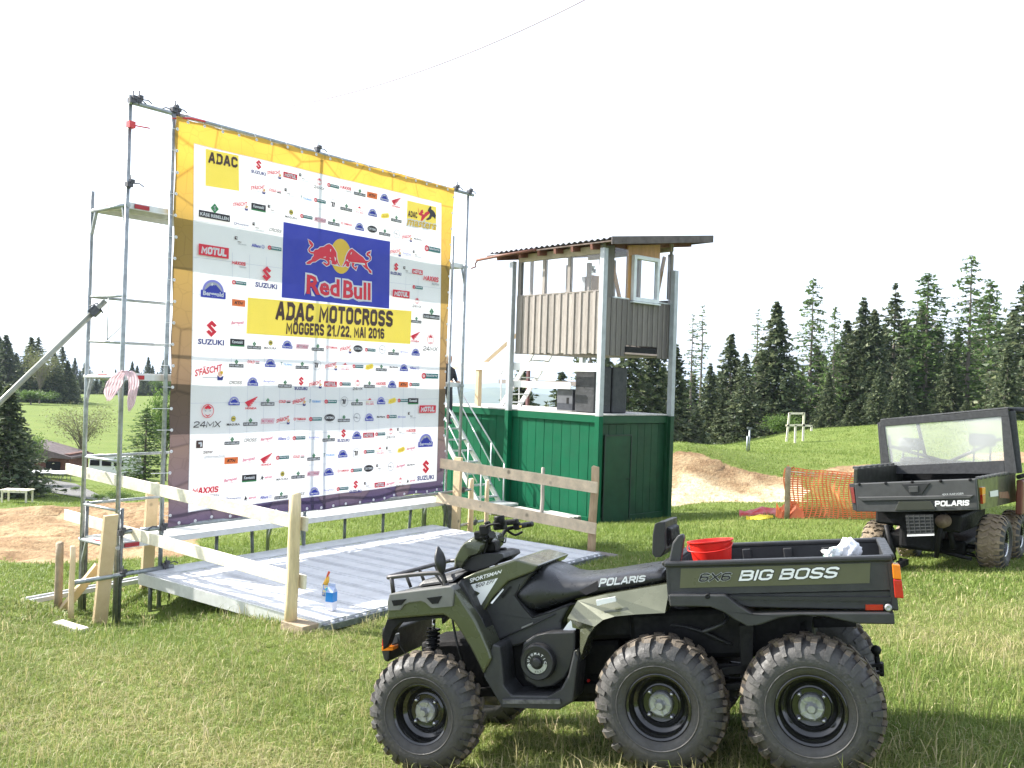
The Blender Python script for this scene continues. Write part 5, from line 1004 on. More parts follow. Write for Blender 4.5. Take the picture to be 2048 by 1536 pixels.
# short face: plywood field, two narrow windows, white framed window
zt = lambda s: ztop_at(s)-.02
for a, b, z0, z1 in ((s0, .42, ZW, None), (.88, 1.02, ZW, None), (1.90, 2.02, ZW, None), (s1-.05, s1, ZW, None), (1.02, 1.90, 2.97, None)):
    q = [K(a, l0, z0), K(b, l0, z0), K(b, l0+.05, z0), K(a, l0+.05, z0)]; q += [K(a, l0, zt(a)), K(b, l0, zt(b)), K(b, l0+.05, zt(b)), K(a, l0+.05, zt(a))]
    mb = MB(); mb.hexa(q); mb.build('plywood_panel' if 0.5 < (a+b)/2 < 2.1 else 'corner_board', PLY if .5 < (a+b)/2 < 2.1 else WB2, tw)
mb = MB(); mb.box(K(1.46, l0+.02, ZW+.03), .88, .05, .06, SD, LD); mb.build('plywood_panel', PLY, tw)
WFR = mat('white_window_frame', (.72, .76, .78), .35)
fr_ = MB(); a, b, z0, z1 = 1.00, 1.92, 1.93, 2.98; f_ = .085
for c in ((a+f_/2, (z0+z1)/2, f_, z1-z0), (b-f_/2, (z0+z1)/2, f_, z1-z0)): fr_.box(K(c[0], l0-.05, c[1]), c[2], .10, c[3], SD, LD)
for z in (z0+f_/2, z1-f_/2): fr_.box(K((a+b)/2, l0-.05, z), b-a-2*f_, .10, f_, SD, LD)
wf = fr_.build('window', WFR, tw, .008); mb = MB(); mb.box(K((a+b)/2, l0-.04, (z0+z1)/2), b-a-.16, .008, z1-z0-.16, SD, LD); mb.build('pane', PLX, wf)
mb = MB(); mb.box(K(1.46, l0-.06, 1.90), .98, .14, .03, SD, LD); mb.build('window_sill', WFR, tw)
for a, b in ((.42, .88), (2.02, s1-.05)):
    mb = MB(); mb.box(K((a+b)/2, l0-.01, 2.52), b-a, .006, 1.12, SD, LD); mb.build('window_pane', PLX, tw)
    mb = MB(); mb.box(K((a+b)/2, l0-.02, ZW+.02), b-a+.08, .05, .025, SD, LD); mb.build('window_sill', WFR, tw)
for a, b in ((.45, .80), (2.36, 2.08)):
    mb = MB(); mb.beam(K(a, .2, 2.9 if a < 1 else 3.1), K(b, .2, ZW), .08, .05, LD); mb.build('diagonal_brace', PLY, tw)
for x in (.35, 1.6): 
    mb = MB(); mb.box(K(x, l1-.1, 2.5), .07, .06, 1.0, SD, LD); mb.build('mullion', WB, tw)
mb = MB(); mb.box(K(1.9, 1.9, 2.2), .5, .04, 1.0, SD, LD); mb.build('inner_panel', PLY, tw)
# roof
rf = MB(); na = 120; e0, e1 = -.24, CW_+.95; q0_, q1_ = -.42, 3.75; 
def zr(s): return 3.12+.135*(s+.24)
vs = []
for k, s in enumerate((e0, .6, 1.6, e1)):
    for i in range(na+1):
        l = q0_+(q1_-q0_)*i/na; vs.append(K(s, l, zr(s)+.045+.022*math.sin(i/na*(q1_-q0_)/.178*2*math.pi)))
rf.add(vs, [(a*(na+1)+i, a*(na+1)+i+1, (a+1)*(na+1)+i+1, (a+1)*(na+1)+i) for a in range(3) for i in range(na)], 0, True)
o = rf.build('corrugated_sheet', mat('weathered_roof_sheet', (.25, .26, .31), .55, .3, .25, 3, .1), tw, recalc=False); sm_ = o.modifiers.new('solid', 'SOLIDIFY'); sm_.thickness = .012
mb = MB(); q = [K(e0, q0_, zr(e0)-.03), K(e1, q0_, zr(e1)-.03), K(e1, q1_, zr(e1)-.03), K(e0, q1_, zr(e0)-.03)]; mb.hexa(q+[p_+UP*.03 for p_ in q]); mb.build('roof_boarding', mat('dark_roof_boarding', (.13, .09, .07), .8, 0, .3, 4), tw)
mb = MB(); q = [K(e0, q0_-.03, zr(e0)-.09), K(e1+.02, q0_-.03, zr(e1)-.09), K(e1+.02, q0_, zr(e1)-.09), K(e0, q0_, zr(e0)-.09)]; mb.hexa(q+[p_+UP*.17 for p_ in q]); mb.build('fascia_board', mat('dark_fascia', (.12, .10, .095), .7, 0, .3, 4, .2), tw, .004)
mb = MB(); q = [K(e1, q0_, zr(e1)-.09), K(e1+.03, q0_, zr(e1)-.09), K(e1+.03, q1_, zr(e1)-.09), K(e1, q1_, zr(e1)-.09)]; mb.hexa(q+[p_+UP*.17 for p_ in q]); mb.build('fascia_board', MATS['dark_fascia'], tw)
RB = mat('red_brown_rafter', (.17, .065, .04), .7, 0, .2, 5)
for l in (.15, .75, 1.3, 1.85, 2.5, 3.3):
    mb = MB(); mb.beam(K(e0-.02, l, zr(e0)-.10), K(e1-.1, l, zr(e1)-.10), .07, .12, UP); mb.build('rafter', RB, tw)
mb = MB(); mb.tube([K(e0-.06, 1.9, zr(e0)-.02), K(e0-.06, 3.2, zr(e0)-.06), K(e0-.06, 4.05, zr(e0)-.10)], .035, 8); mb.tube([K(e0-.06, 4.02, zr(e0)-.1), K(e0-.05, 4.12, zr(e0)-.18), K(e0-.05, 4.1, zr(e0)-.26), K(e0-.1, 4.22, zr(e0)-.30)], .02, 8); mb.build('gutter', RB, tw)
# deck railings, braces, access stair behind the tower
dr = thing('deck_railing', K(0, 3, ZT), 'white and brown board railing round the container deck', 'railing')
for a, b, z in (((-.02, .0), (-.02, 4.95), .36),):
    mb = MB(); mb.box(K(-.02, 2.45, .36), .03, 4.95, .19, SD, LD); mb.build('rail', WHITEP, dr, .003)
mb = MB(); mb.box(K(-.0, 1.95, -.07), .03, 2.1, .15, SD, LD); mb.build('rail', WHITEP, dr, .003)
for z in (.42, -.02): mb = MB(); mb.box(K(CW_+.0, 4.6, z), .03, 3.2, .12, SD, LD); mb.build('rail', WB2, dr)
mb = MB(); mb.box(K(.05, 4.25, -.15), .12, .12, 1.1, SD, LD); mb.build('rail_post', WOODT, dr, .003)
mb = MB(); mb.box(K(.1, 4.75, .30), .1, 1.2, .06, SD, LD); mb.build('rail', WOODT, dr)
mb = MB(); mb.beam(K(.3, 4.4, .4), K(.9, 2.95, 1.7), .06, .08, UP); mb.build('brace', WOODT, dr)
mb = MB(); mb.box(K(CW_-.05, 4.9, -.1), .08, .08, 1.2, SD, LD); mb.build('rail_post', mat('maroon_post', (.12, .05, .05), .7), dr)
us = thing('cabin_stair', K(1.3, 3.6, ZT), 'pale metal stair rising from the container deck to the cabin', 'stair')
for s in (1.0, 1.65): mb = MB(); mb.beam(K(s, 4.45, ZT), K(s, 2.9, ZF+.5), .05, .12, UP); mb.build('stringer', ALUP, us)
for k in range(8): f = (k+.6)/8; mb = MB(); mb.box(K(1.32, 4.45-1.55*f, ZT+(ZF+.4-ZT)*f), .6, .2, .03, SD, LD); mb.build('tread', ALUP, us)
for s in (1.0, 1.65): mb = MB(); mb.tube([K(s, 4.5, ZT+.85), K(s, 2.9, ZF+1.25)], .018, 6); mb.tube([K(s, 4.45, ZT), K(s, 4.45, ZT+.87)], .018, 6); mb.build('hand_rail', ALUP, us)
# speaker stack and grey box
BAG = mat('black_tarp_cover', (.028, .03, .034), .5, 0, .3, 5, .5, 9)
t = thing('covered_speakers', K(.55, .55, ZT+.03), 'speaker stack wrapped in black tarpaulin on the container deck', 'speakers')
mb = MB(); mb.box(K(.45, .62, ZT+.56), .55, .62, 1.06, SD, LD); mb.build('cover', BAG, t, .03); mb = MB(); mb.box(K(1.02, .58, ZT+.56), .50, .55, 1.06, SD, LD); mb.build('cover', BAG, t, .03)
for k in range(9): mb = MB(); mb.tube([K(.20+random.random()*.5, .3+.1*k*.6, ZT+.2+.1*k), K(.17, .3+.1*k*.6+.05, ZT+.1+.1*k)], .01, 4); mb.build('fold', BAG, t)
mb = MB(); mb.box(K(.55, 1.38, ZT+.30), .5, .52, .5, SD, LD); o = mb.build('speaker_box', mat('grey_box_paint', (.10, .105, .12), .6, 0, .2, 6), None, .01); rebase(o, K(.55, 1.38, ZT+.05)); tag(o, 'grey flat loudspeaker box left of the black wrapped speaker stack', 'box')
mb = MB(); mb.box(K(.30, 1.28, ZT+.28), .012, .07, .14, SD, LD); q = mb.build('handle', DARKM, o)
# main stair up the long side
ms = thing('metal_stair', K(-.6, 2.9, -3.1), 'steep galvanised metal stair leaning up the long green container side', 'stair')
A0, A1 = (2.75, -2.98), (4.98, -.66)
WST = mat('bright_galvanised', (.66, .68, .69), .4, .4, .1, 9)
for s in (-1.05, -.40): mb = MB(); mb.beam(K(s, A0[0], A0[1]), K(s, A1[0], A1[1]), .035, .13, UP); mb.build('stringer', WST, ms)
for k in range(9): f = (k+.7)/9; mb = MB(); mb.box(K(-.72, lerp(A0[0], A1[0], f), lerp(A0[1], A1[1], f)), .62, .17, .03, SD, LD); mb.build('tread', WST, ms)
for s in (-1.08, -.36):
    mb = MB(); mb.tube([K(s, A0[0]-.05, A0[1]+.98), K(s, A1[0]+.1, A1[1]+.95)], .02, 8); mb.build('hand_rail', WST, ms)
    mb = MB(); mb.tube([K(s, A0[0]-.05, A0[1]), K(s, A0[0]-.05, A0[1]+.98)], .02, 8); mb.tube([K(s, A0[0]+.45, A0[1]+.4), K(s, A0[0]+.45, A0[1]+1.45)], .017, 8); mb.build('rail_post', WST, ms)
    mb = MB(); mb.tube([K(s, A0[0]+.1, A0[1]+.55), K(s, A1[0]-.5, A1[1]+.05)], .016, 8); mb.build('knee_rail', WST, ms)
mb = MB(); mb.tube([K(-1.08, A0[0]-.05, A0[1]+.96), K(-1.08, A0[0]+.75, A0[1]+.98)], .018, 8); mb.tube([K(-1.08, A0[0]-.05, A0[1]+.1), K(-1.08, A0[0]+.6, A0[1]-.1)], .02, 8); mb.build('gate_frame', WST, ms)
mb = MB(); mb.box(K(-.7, 2.55, -2.93), .85, .6, .05, SD, LD); mb.build('landing', WST, ms)
mb = MB(); mb.box(K(-.75, 5.1, .02), .3, .8, .04, SD, LD); mb.tube([K(-.62, 4.8, .0), K(-.62, 4.7, -.5)], .02, 6); mb.build('side_shelf', ALUP, ms)
# pallets on the ground, grey stake
for i, (l, s) in enumerate(((1.75, -.75), (.75, -.65))):
    z0_ = G(*K(s, l, 0).xy)+.02; t = thing('pallet', K(s, l, z0_), ['weathered pallet lying at the stair foot', 'weathered pallet nearest the container corner'][i], 'pallet')
    for k in range(7): mb = MB(); mb.box(K(s-.42+.14*k, l, z0_+.13), .10, .95, .022, SD, LD); mb.build('board', DK, t)
    for k in (-1, 0, 1): mb = MB(); mb.box(K(s, l+.43*k, z0_+.06), .95, .1, .1, SD, LD); mb.build('bearer', WB2, t)
g = K(-.55, 1.15, 0); g.z = gz(g); rpost(g, g+UP*1.18, .045, WB, 'stake_post', lab='tall grey stake standing against the green container side')
# ------------------------------------------------------------------ person on the stair
def skin(name, pts, edges, rad, m, par, sub=2, root=0):
    me = bpy.data.meshes.new(name); off = par.location; me.from_pydata([tuple(Vector(p)-off) for p in pts], edges, []); o = bpy.data.objects.new(name, me); COL.objects.link(o); o.parent = par
    sk = o.modifiers.new('skin', 'SKIN')
    for i, r in enumerate(rad):
        v = me.skin_vertices[0].data[i]; v.radius = (r, r) if not isinstance(r, tuple) else r; v.use_root = (i == root)
    sk.use_smooth_shade = True; s_ = o.modifiers.new('s', 'SUBSURF'); s_.levels = sub; s_.render_levels = sub; me.materials.append(m); return o
pf = K(-.72, 4.62, -1.16); pe = thing('person', pf, 'person in dark clothes with short fair hair standing on the metal stair behind the banner', 'person')
SK = mat('skin_tone', (.52, .30, .21), .6, 0, .1, 12); DC = mat('dark_navy_jacket', (.03, .035, .05), .85, 0, .2, 8, .3, 30); TR_ = mat('dark_trousers', (.02, .022, .03), .9, 0, .2, 8, .3, 30)
a = SD; b = LD
def q_(x, y, z): return pf+a*x+b*y+UP*z
skin('body', [q_(0, 0, .95), q_(0, 0, 1.18), q_(.0, -.03, 1.36), q_(.0, -.05, 1.50), q_(-.01, -.09, 1.66), q_(.18, -.04, 1.38), q_(.24, -.10, 1.14), q_(.10, -.30, 1.10), q_(-.18, -.04, 1.38), q_(-.25, -.09, 1.14), q_(-.12, -.30, 1.08),
              q_(.10, 0, .88), q_(.11, -.06, .50), q_(.11, .0, .08), q_(.11, -.14, .03), q_(-.10, .02, .88), q_(-.11, .0, .48), q_(-.11, .08, .08), q_(-.11, -.06, .03)],
     [(0, 1), (1, 2), (2, 3), (3, 4), (2, 5), (5, 6), (6, 7), (2, 8), (8, 9), (9, 10), (0, 11), (11, 12), (12, 13), (13, 14), (0, 15), (15, 16), (16, 17), (17, 18)],
     [.15, .15, .15, .055, .09, .075, .05, .033, .075, .05, .033, .10, .07, .05, .04, .10, .07, .05, .04], DC, pe)
mb = MB(); c = q_(-.01, -.10, 1.655); mb.lathe([(-.125, .02), (-.115, .05), (-.07, .072), (-.02, .082), (.03, .088), (.07, .082), (.10, .06), (.118, .02)], c, UP, 16); mb.lathe([(0, .012), (.02, .010), (.032, .003)], c-b*.08, -b, 6); mb.build('face', SK, pe)
mb = MB(); mb.lathe([(-.05, .088), (.02, .098), (.07, .092), (.11, .065), (.13, .02)], c+b*.02+UP*.005, UP, 16); mb.build('hair', mat('fair_hair', (.62, .50, .34), .8, 0, .2, 30, .4), pe)
for sx in (-1, 1):
    h = q_(.11*sx, -.31, 1.09); mb = MB(); mb.tube([h, h-b*.05, h-b*.09], [.026, .034, .026], 8)
    for k in range(4): f0 = h-b*.085+a*(.014*(k-1.5)); mb.tube([f0, f0-b*(.035-.004*abs(k-1.3)), f0-b*.05-UP*.02], [.009, .008, .006], 6)
    mb.tube([h-b*.03+a*.02*-sx, h-b*.06+a*.04*-sx, h-b*.075+a*.045*-sx-UP*.015], [.011, .009, .007], 6); mb.build('hand', SK, pe)
# ------------------------------------------------------------------ orange mesh fence, tapes, frame chair, small posts on the mound
n0 = gw(1572, 19); nf = thing('mesh_fence', n0, 'orange plastic safety mesh strung from a brown round post', 'fence')
n1 = Vector((8.6, 17.2, 0)); nd = (n1-Vector((n0.x, n0.y, 0))); nl = nd.length; nd.normalize()
npf = n0+Vector((-.07, -.30, 0)); rpost(npf, Vector((npf.x, npf.y, W(1573, 932, 19).z)), .055, WOODP, par=nf)
n2 = Vector((n1.x, n1.y, gz(n1))); rpost(n2, n2+UP*1.1, .05, WOODP, par=nf)
ORN = mat('orange_mesh_plastic', (.80, .16, .05), .6, 0, .12, 3, trans=.3, col2=(.85, .33, .15))
mb = MB(); nu = int(nl/.085); nv = 22
def np_(i, j):
    f = i/nu; l_ = nl*f; x = n0.x+nd.x*l_; y = n0.y+nd.y*l_; g_ = G(x, y)+.02; sag = .10*math.sin(f*math.pi); top = 1.0-sag; r = j/nv
    bow = .13*math.sin(r*math.pi)+.06*math.sin(f*19+r*3)+.03*math.sin(f*47+r*9)+(.25*(1-r)**6*math.sin(f*7+.5))
    return Vector((x+nd.y*bow+.04*math.sin(r*5+f*3), y-nd.x*bow, g_+top*r+.01*math.sin(f*31)))
G_ = [[np_(i, j) for j in range(nv+1)] for i in range(nu+1)]
for i in range(nu+1):                 # vertical bands
    for j in range(nv):
        p, q = G_[i][j], G_[i][j+1]; w_ = Vector((nd.x, nd.y, 0))*.014; mb.add([p-w_, p+w_, q+w_, q-w_], [(0, 1, 2, 3)])
for i in range(nu):
    for j in range(nv+1):
        p, q = G_[i][j], G_[i+1][j]; w_ = UP*.011; mb.add([p-w_, q-w_, q+w_, p+w_], [(0, 1, 2, 3)])
o = mb.build('mesh', ORN, nf, recalc=False); o['kind'] = 'stuff'
mb = MB(); mb.tube([n0+UP*.95, n0+nd*nl*.3+UP*.88+UP*(gz(n0+nd*nl*.3)-n0.z), n0+nd*nl*.65+UP*(.82+gz(n0+nd*nl*.65)-n0.z), n2+UP*.9], .012, 6); mb.tube([n0+UP*.90, n0+nd*nl*.5+UP*(.78+gz(n0+nd*nl*.5)-n0.z), n2+UP*.84], .009, 6); mb.build('rope', WOODL, nf)
mb = MB(); mb.tube([n0+UP*1.0+Vector((.06, 0, 0)), n0+UP*1.06+Vector((.13, -.03, 0)), n0+UP*1.0+Vector((.10, 0, 0)), n0+UP*1.08], .012, 5); mb.build('wrapped_tape', ORN, nf)
def heap(name, pts, m, lab, cat, h=.06, w_=.5):
    mb = MB(); n = len(pts); vs = []
    for i, (px, Z, ww) in enumerate(pts):
        g_ = gw(px, Z)
        for j in range(7): f = j/6-.5; vs.append(g_+Vector((.2, 1, 0)).normalized()*ww*f*2+UP*(.02+h*(1-4*f*f)*(1+.7*math.sin(i*2.1+j))))
    mb.add(vs, [(a_*7+j, a_*7+j+1, (a_+1)*7+j+1, (a_+1)*7+j) for a_ in range(n-1) for j in range(6)]); o_ = mb.build(name, m, None, recalc=False); rebase(o_, gw(pts[0][0], pts[0][1])); return tag(o_, lab, cat)
heap('red_sheet', [(1478, 20.2, .15), (1500, 20.3, .35), (1525, 20.4, .5), (1548, 20.4, .5), (1565, 20.0, .3)], mat('red_white_sheet', (.62, .05, .06), .6, 0, .2, 5, trans=.2, col2=(.7, .4, .38), mix=.4), 'crumpled red plastic sheet on the grass left of the mesh fence post', 'sheet', .10)
heap('orange_mesh_heap', [(1552, 18.9, .1), (1562, 19.0, .3), (1575, 19.0, .35), (1590, 18.9, .3), (1606, 18.7, .2)], ORN, 'bunched orange mesh heaped round the foot of the fence post', 'mesh heap', .22)
heap('yellow_tape', [(1492, 18.8, .05), (1505, 18.85, .12), (1520, 18.9, .2), (1535, 18.9, .15), (1546, 18.9, .06)], mat('yellow_tape', (.82, .66, .04), .5, 0, .1, 5), 'loose yellow tape lying in front of the red sheet', 'tape', .05)
fc = gw(1590, 50); t = thing('marshal_frame', fc, 'white wooden frame chair standing on top of the green mound', 'frame')
for pts in [((1573, 883), (1579, 826)), ((1606, 882), (1608, 825)), ((1590, 886), (1591, 850)), ((1572, 851), (1610, 850)), ((1578, 827), (1608, 827)), ((1608, 851), (1624, 852)), ((1623, 852), (1623, 862))]:
    mb = MB(); mb.beam(W(*pts[0], 50), W(*pts[1], 50), .10, .08, Vector((0, 1, 0))); mb.build('beam', WOODL, t)
for px, y0_, y1_, Z, lab in [(1494, 921, 872, 37, 'left thin grey pole of the pair on the mound slope'), (1498.5, 920, 858, 37, 'right thin grey pole with a small lamp head on the mound slope')]:
    g_ = gw(px, Z); tp = W(px+1, y1_, Z); t = thing('pole', g_, lab, 'pole'); mb = MB(); mb.tube([g_-UP*.1, tp], .035, 8); mb.build('shaft', GALV, t)
    if y1_ < 865: mb = MB(); mb.box(tp+UP*.03, .20, .08, .05); mb.box(tp+Vector((-.07, 0, .07)), .08, .05, .03); mb.build('head', GALVD, t)
# ------------------------------------------------------------------ six wheeled quad bike
HR = W(1622, 1424, 4.29); HM = W(1315, 1417, 4.55); HF = W(838, 1431, 4.95)
AF = (HF-HR).normalized(); AL = Vector((.327, .943, -.065)); AL = (AL-AF*AL.dot(AF)).normalized(); AN = AL.cross(AF).normalized()
def A(px, py, lo=0): return onplane(px, py, HR+AL*lo, AL)
WID = 1.16
def far(p, lo): return p+AL*(WID-2*lo)
qb = HR.lerp(HM, .5)+AL*.58; qb.z = gz(qb)
qd = thing('quad_bike', qb, 'olive and black six wheeled quad bike with a dump box, closest vehicle in front', 'quad bike')
def slab(name, pts, lo, th, m, bev=.006, par=qd, both=False, dl=None, sharp=None):
    out = []
    for side in ((0, 1) if both else (0,)):
        P_ = [A(x, y, lo)+AL*(dl[i] if dl else 0) for i, (x, y) in enumerate(pts)]; Q = [p+AL*(th-(dl[i] if dl else 0)) if dl else p+AL*th for i, p in enumerate(P_)]
        if side: P_ = [p+AL*(WID-2*((p-HR).dot(AL))) for p in P_]; Q = [p+AL*(WID-2*((p-HR).dot(AL))) for p in Q]
        mb = MB(); mb.prism(P_, Q); out.append(mb.build(name, m, par, bev))
    return out[0]
def atube(name, pts, r, m=BLKP, par=qd, n=8, sub=0):
    mb = MB(); P_ = [A(x, y, lo) for x, y, lo in pts]
    if sub: P_ = interp(P_, sub)
    mb.tube(P_, r, n); return mb.build(name, m, par)
def bez(P_, k=14):                     # smooth curve through points
    out = []; n = len(P_)
    for i in range(n-1):
        p0, p1, p2, p3 = P_[max(i-1, 0)], P_[i], P_[i+1], P_[min(i+2, n-1)]
        for j in range(k):
            t = j/k; out.append(.5*((2*p1)+(p2-p0)*t+(2*p0-5*p1+4*p2-p3)*t*t+(3*p1-p0-3*p2+p3)*t**3))
    return out+[P_[-1]]
# wheels
def make_tyre(r, w_, ax, c, fwd, lugs=26, muddy=False):
    k = r/.33; mb = MB(); rr = .155*k/ (1 if r > .3 else 1)
    prof = [(.035, rr+.004), (.012, rr+.012), (.0, rr+.03), (-.012, rr+.06), (-.010, .25*k), (.004, .278*k), (.03, .300*k), (.06, .310*k), (w_/2, .315*k), (w_-.06, .310*k), (w_-.03, .300*k), (w_-.004, .278*k), (w_+.010, .25*k), (w_+.012, rr+.06), (w_, rr+.03), (w_-.012, rr+.012), (w_-.035, rr+.004)]
    mb.lathe(prof, c, ax, 48, 0); mb.lathe([(-.006, rr+.045), (-.0135, rr+.048), (-.0135, rr+.052), (-.008, rr+.055)], c, ax, 48, 0)
    if muddy: mb.lathe([(.02, .2975*k), (.06, .3115*k), (w_/2, .3165*k), (w_-.06, .3115*k), (w_-.02, .2975*k)], c, ax, 48, 1)
    P_ = Vector((0, 0, 1)); P_ = (P_-ax*P_.dot(ax)).normalized(); Q = ax.cross(P_)
    R_ = random.Random(3)
    for i in range(lugs):
        for sd in (0, 1):
            a = 2*math.pi*(i+.5*sd)/lugs+R_.uniform(-.01, .01); rad = P_*math.cos(a)+Q*math.sin(a); tan = ax.cross(rad)
            h0 = .0 if sd == 0 else w_; sg = 1 if sd == 0 else -1
            ww = .013*k if i % 2 else .011*k; r_in = (.250 if i % 2 else .268)*k
            # shoulder block down the sidewall
            q = []
            for (rad_, hh) in ((r_in, -.012), (r_in, .004), (.333*k, .050), (.322*k, .002)):
                pass
            A_pts = [(r_in, -.0145), (.282*k, -.001), (.312*k, .020), (.327*k, .042), (.327*k, .078), (.305*k, .078), (.288*k, .03), (r_in, .0)]
            skew = .014*k
            pa = [c+ax*(h0+sg*hh)+rad*rad_-tan*(ww*(1 if rad_ < .3*k else 1.3))+tan*(skew*max(0, hh)*10*sg) for rad_, hh in A_pts]
            pb = [p+tan*(2*ww*(1 if A_pts[j][0] < .3*k else 1.3)) for j, p in enumerate(pa)]
            o_ = len(mb.v); n_ = len(pa); mb.add(pa+pb, [tuple(range(n_))[::-1], tuple(range(n_, 2*n_))], 0)
            for j in range(n_):
                mb.add([pa[j], pa[(j+1) % n_], pb[(j+1) % n_], pb[j]], [(0, 1, 2, 3)], 1 if j in (2, 3) or muddy else 0)
            # centre lug
            hc = w_*(.36 if sd == 0 else .64); cc = c+ax*hc+rad*(.316*k); dd_ = (ax*(.8*sg)+tan*(.55)).normalized(); mb.box(cc, w_*.30, .026*k, .03*k, dd_, rad.cross(dd_), rad, 1)
    return mb
def make_wheel(c, ax, r, w_, name='wheel', par=qd, rimr=.155, silver=False, muddy=False, lugs=26):
    mb = MB(); mb.lathe([(.030, rimr+.010), (.018, rimr+.014), (.014, rimr+.006), (.020, rimr-.004), (.045, rimr-.012), (.085, rimr-.016), (.10, rimr-.035), (.088, rimr-.050), (.085, rimr-.060), (.094, rimr-.066), (.098, .062), (.10, .0)], c, ax, 48)
    mb.lathe([(.10, rimr-.016), (w_-.03, rimr-.01), (w_-.02, rimr+.01)], c, ax, 32)
    wh = mb.build(name, RIM, par, sharp=40)
    t_ = make_tyre(r, w_, ax, c, None, lugs, muddy).build('tyre', [TREAD, MUDL if muddy else MUD], wh, recalc=True)
    P_ = Vector((0, 0, 1)); P_ = (P_-ax*P_.dot(ax)).normalized(); Q = ax.cross(P_)
    mb = MB(); mb.lathe([(.10, .062), (.078, .060), (.070, .052), (.072, .030), (.066, .024), (.050, .021), (.040, .017), (.040, .0)], c, ax, 32)
    for i in range(5):
        a = i*1.2566+.3; d_ = P_*math.cos(a)+Q*math.sin(a); mb.box(c+ax*.070+d_*.042, .030, .008, .010, d_, ax.cross(d_), ax)
    mb.build('hub_cap', HUB, wh, sharp=30)
    mb = MB()
    for i in range(4):
        a = i*math.pi/2+.75; d_ = P_*math.cos(a)+Q*math.sin(a); mb = MB(); mb.lathe([(.095, .013), (.078, .012), (.070, .007), (.068, 0)], c+d_*.080, ax, 8); mb.build('lug_nut', STEEL, wh)
    if silver:
        mb = MB(); mb.lathe([(.012, rimr+.012), (.008, rimr+.004), (.02, rimr-.008)], c, ax, 40)
        for i in range(6):
            a = i*math.pi/3; d_ = P_*math.cos(a)+Q*math.sin(a); mb.box(c+ax*.05+d_*rimr*.6, rimr*.9, .022, .02, d_, ax.cross(d_), ax)
        mb.build('spokes', STEEL, wh)
    return wh
for hub, w_, r in ((HR, .27, .335), (HM, .27, .335), (HF, .21, .325)):
    make_wheel(hub, AL, r, w_); make_wheel(hub+AL*WID, -AL, r, w_)
# chassis, axles, arms
def lp(hub, df, dn, lo): return hub+AF*df+AN*dn+AL*lo
def seg(name, a, b, wd, th, m=DARKM, par=qd): mb = MB(); mb.beam(a, b, wd, th, AN); return mb.build(name, m, par, .003)
for lo in (.40, .76):
    seg('frame_rail', lp(HR, -.22, .06, lo), lp(HF, .20, .02, lo), .035, .05); seg('frame_rail', lp(HR, -.25, .34, lo), lp(HM, .2, .34, lo), .035, .05)
for hub in (HR, HM):
    mb = MB(); mb.tube([lp(hub, 0, 0, .15), lp(hub, 0, 0, WID-.15)], .03, 10); mb.build('axle', DARKM, qd)
    for lo in (.33, .83):
        mb = MB(); mb.tube([lp(hub, .02, .05, lo), lp(hub, .0, .42, lo+.03)], .03, 8); mb.build('shock', DARKM, qd)
    seg('swing_arm', lp(hub, -.03, -.02, .30), lp(hub, .45, .06, .42), .04, .05); seg('swing_arm', lp(hub, -.03, -.02, .86), lp(hub, .45, .06, .76), .04, .05)
    mb = MB(); mb.box(lp(hub, 0, .0, .58), .24, .2, .2, AF, AL, AN); mb.build('gearcase', DARKM, qd, .02)
for hub, s in ((HF, 1),):
    for lo in (.30, .86):
        c = .58
        for dn in (-.05, .08):
            seg('control_arm', lp(hub, .0, dn, lo-.05 if lo < .5 else lo+.05), lp(hub, -.16, dn+.02, .5 if lo < .5 else .66), .03, .03); seg('control_arm', lp(hub, .0, dn, lo-.05 if lo < .5 else lo+.05), lp(hub, .14, dn+.02, .5 if lo < .5 else .66), .03, .03)
mb = MB(); mb.box(lp(HM, .62, .10, .58), .72, .34, .34, AF, AL, AN); mb.build('engine', DARKM, qd, .03)
mb = MB(); mb.box(lp(HF, -.05, .17, .58), .42, .36, .30, AF, AL, AN); mb.build('radiator_bay', DARKM, qd, .03)
mb = MB(); mb.box(lp(HM, -.30, .30, .58), .95, .55, .26, AF, AL, AN); mb.build('under_box_tray', DARKM, qd, .03)
mb = MB(); mb.box(lp(HM, .18, .36, .58), .55, .5, .16, AF, AL, AN); mb.build('airbox', DARKM, qd, .03)
# front shock with coil, bright rod
a, b = A(868, 1238, .32), A(864, 1312, .30); mb = MB(); mb.tube([a, a.lerp(b, .3)], .010, 8); mb.build('shock_rod', STEEL, qd)
mb = MB(); mb.tube([a.lerp(b, .3), b], .026, 10); mb.build('shock_body', DARKM, qd); coil = MB(); pts = []
d_ = (b-a); s1_ = AF; s2_ = d_.normalized().cross(AF).normalized()
for i in range(90): f = i/89; ang = f*6.5*2*math.pi; pts.append(a+d_*(.25+.7*f)+(s1_*math.cos(ang)+s2_*math.sin(ang))*.036)
coil.tube(pts, .0065, 6); coil.build('coil_spring', DARKM, qd)
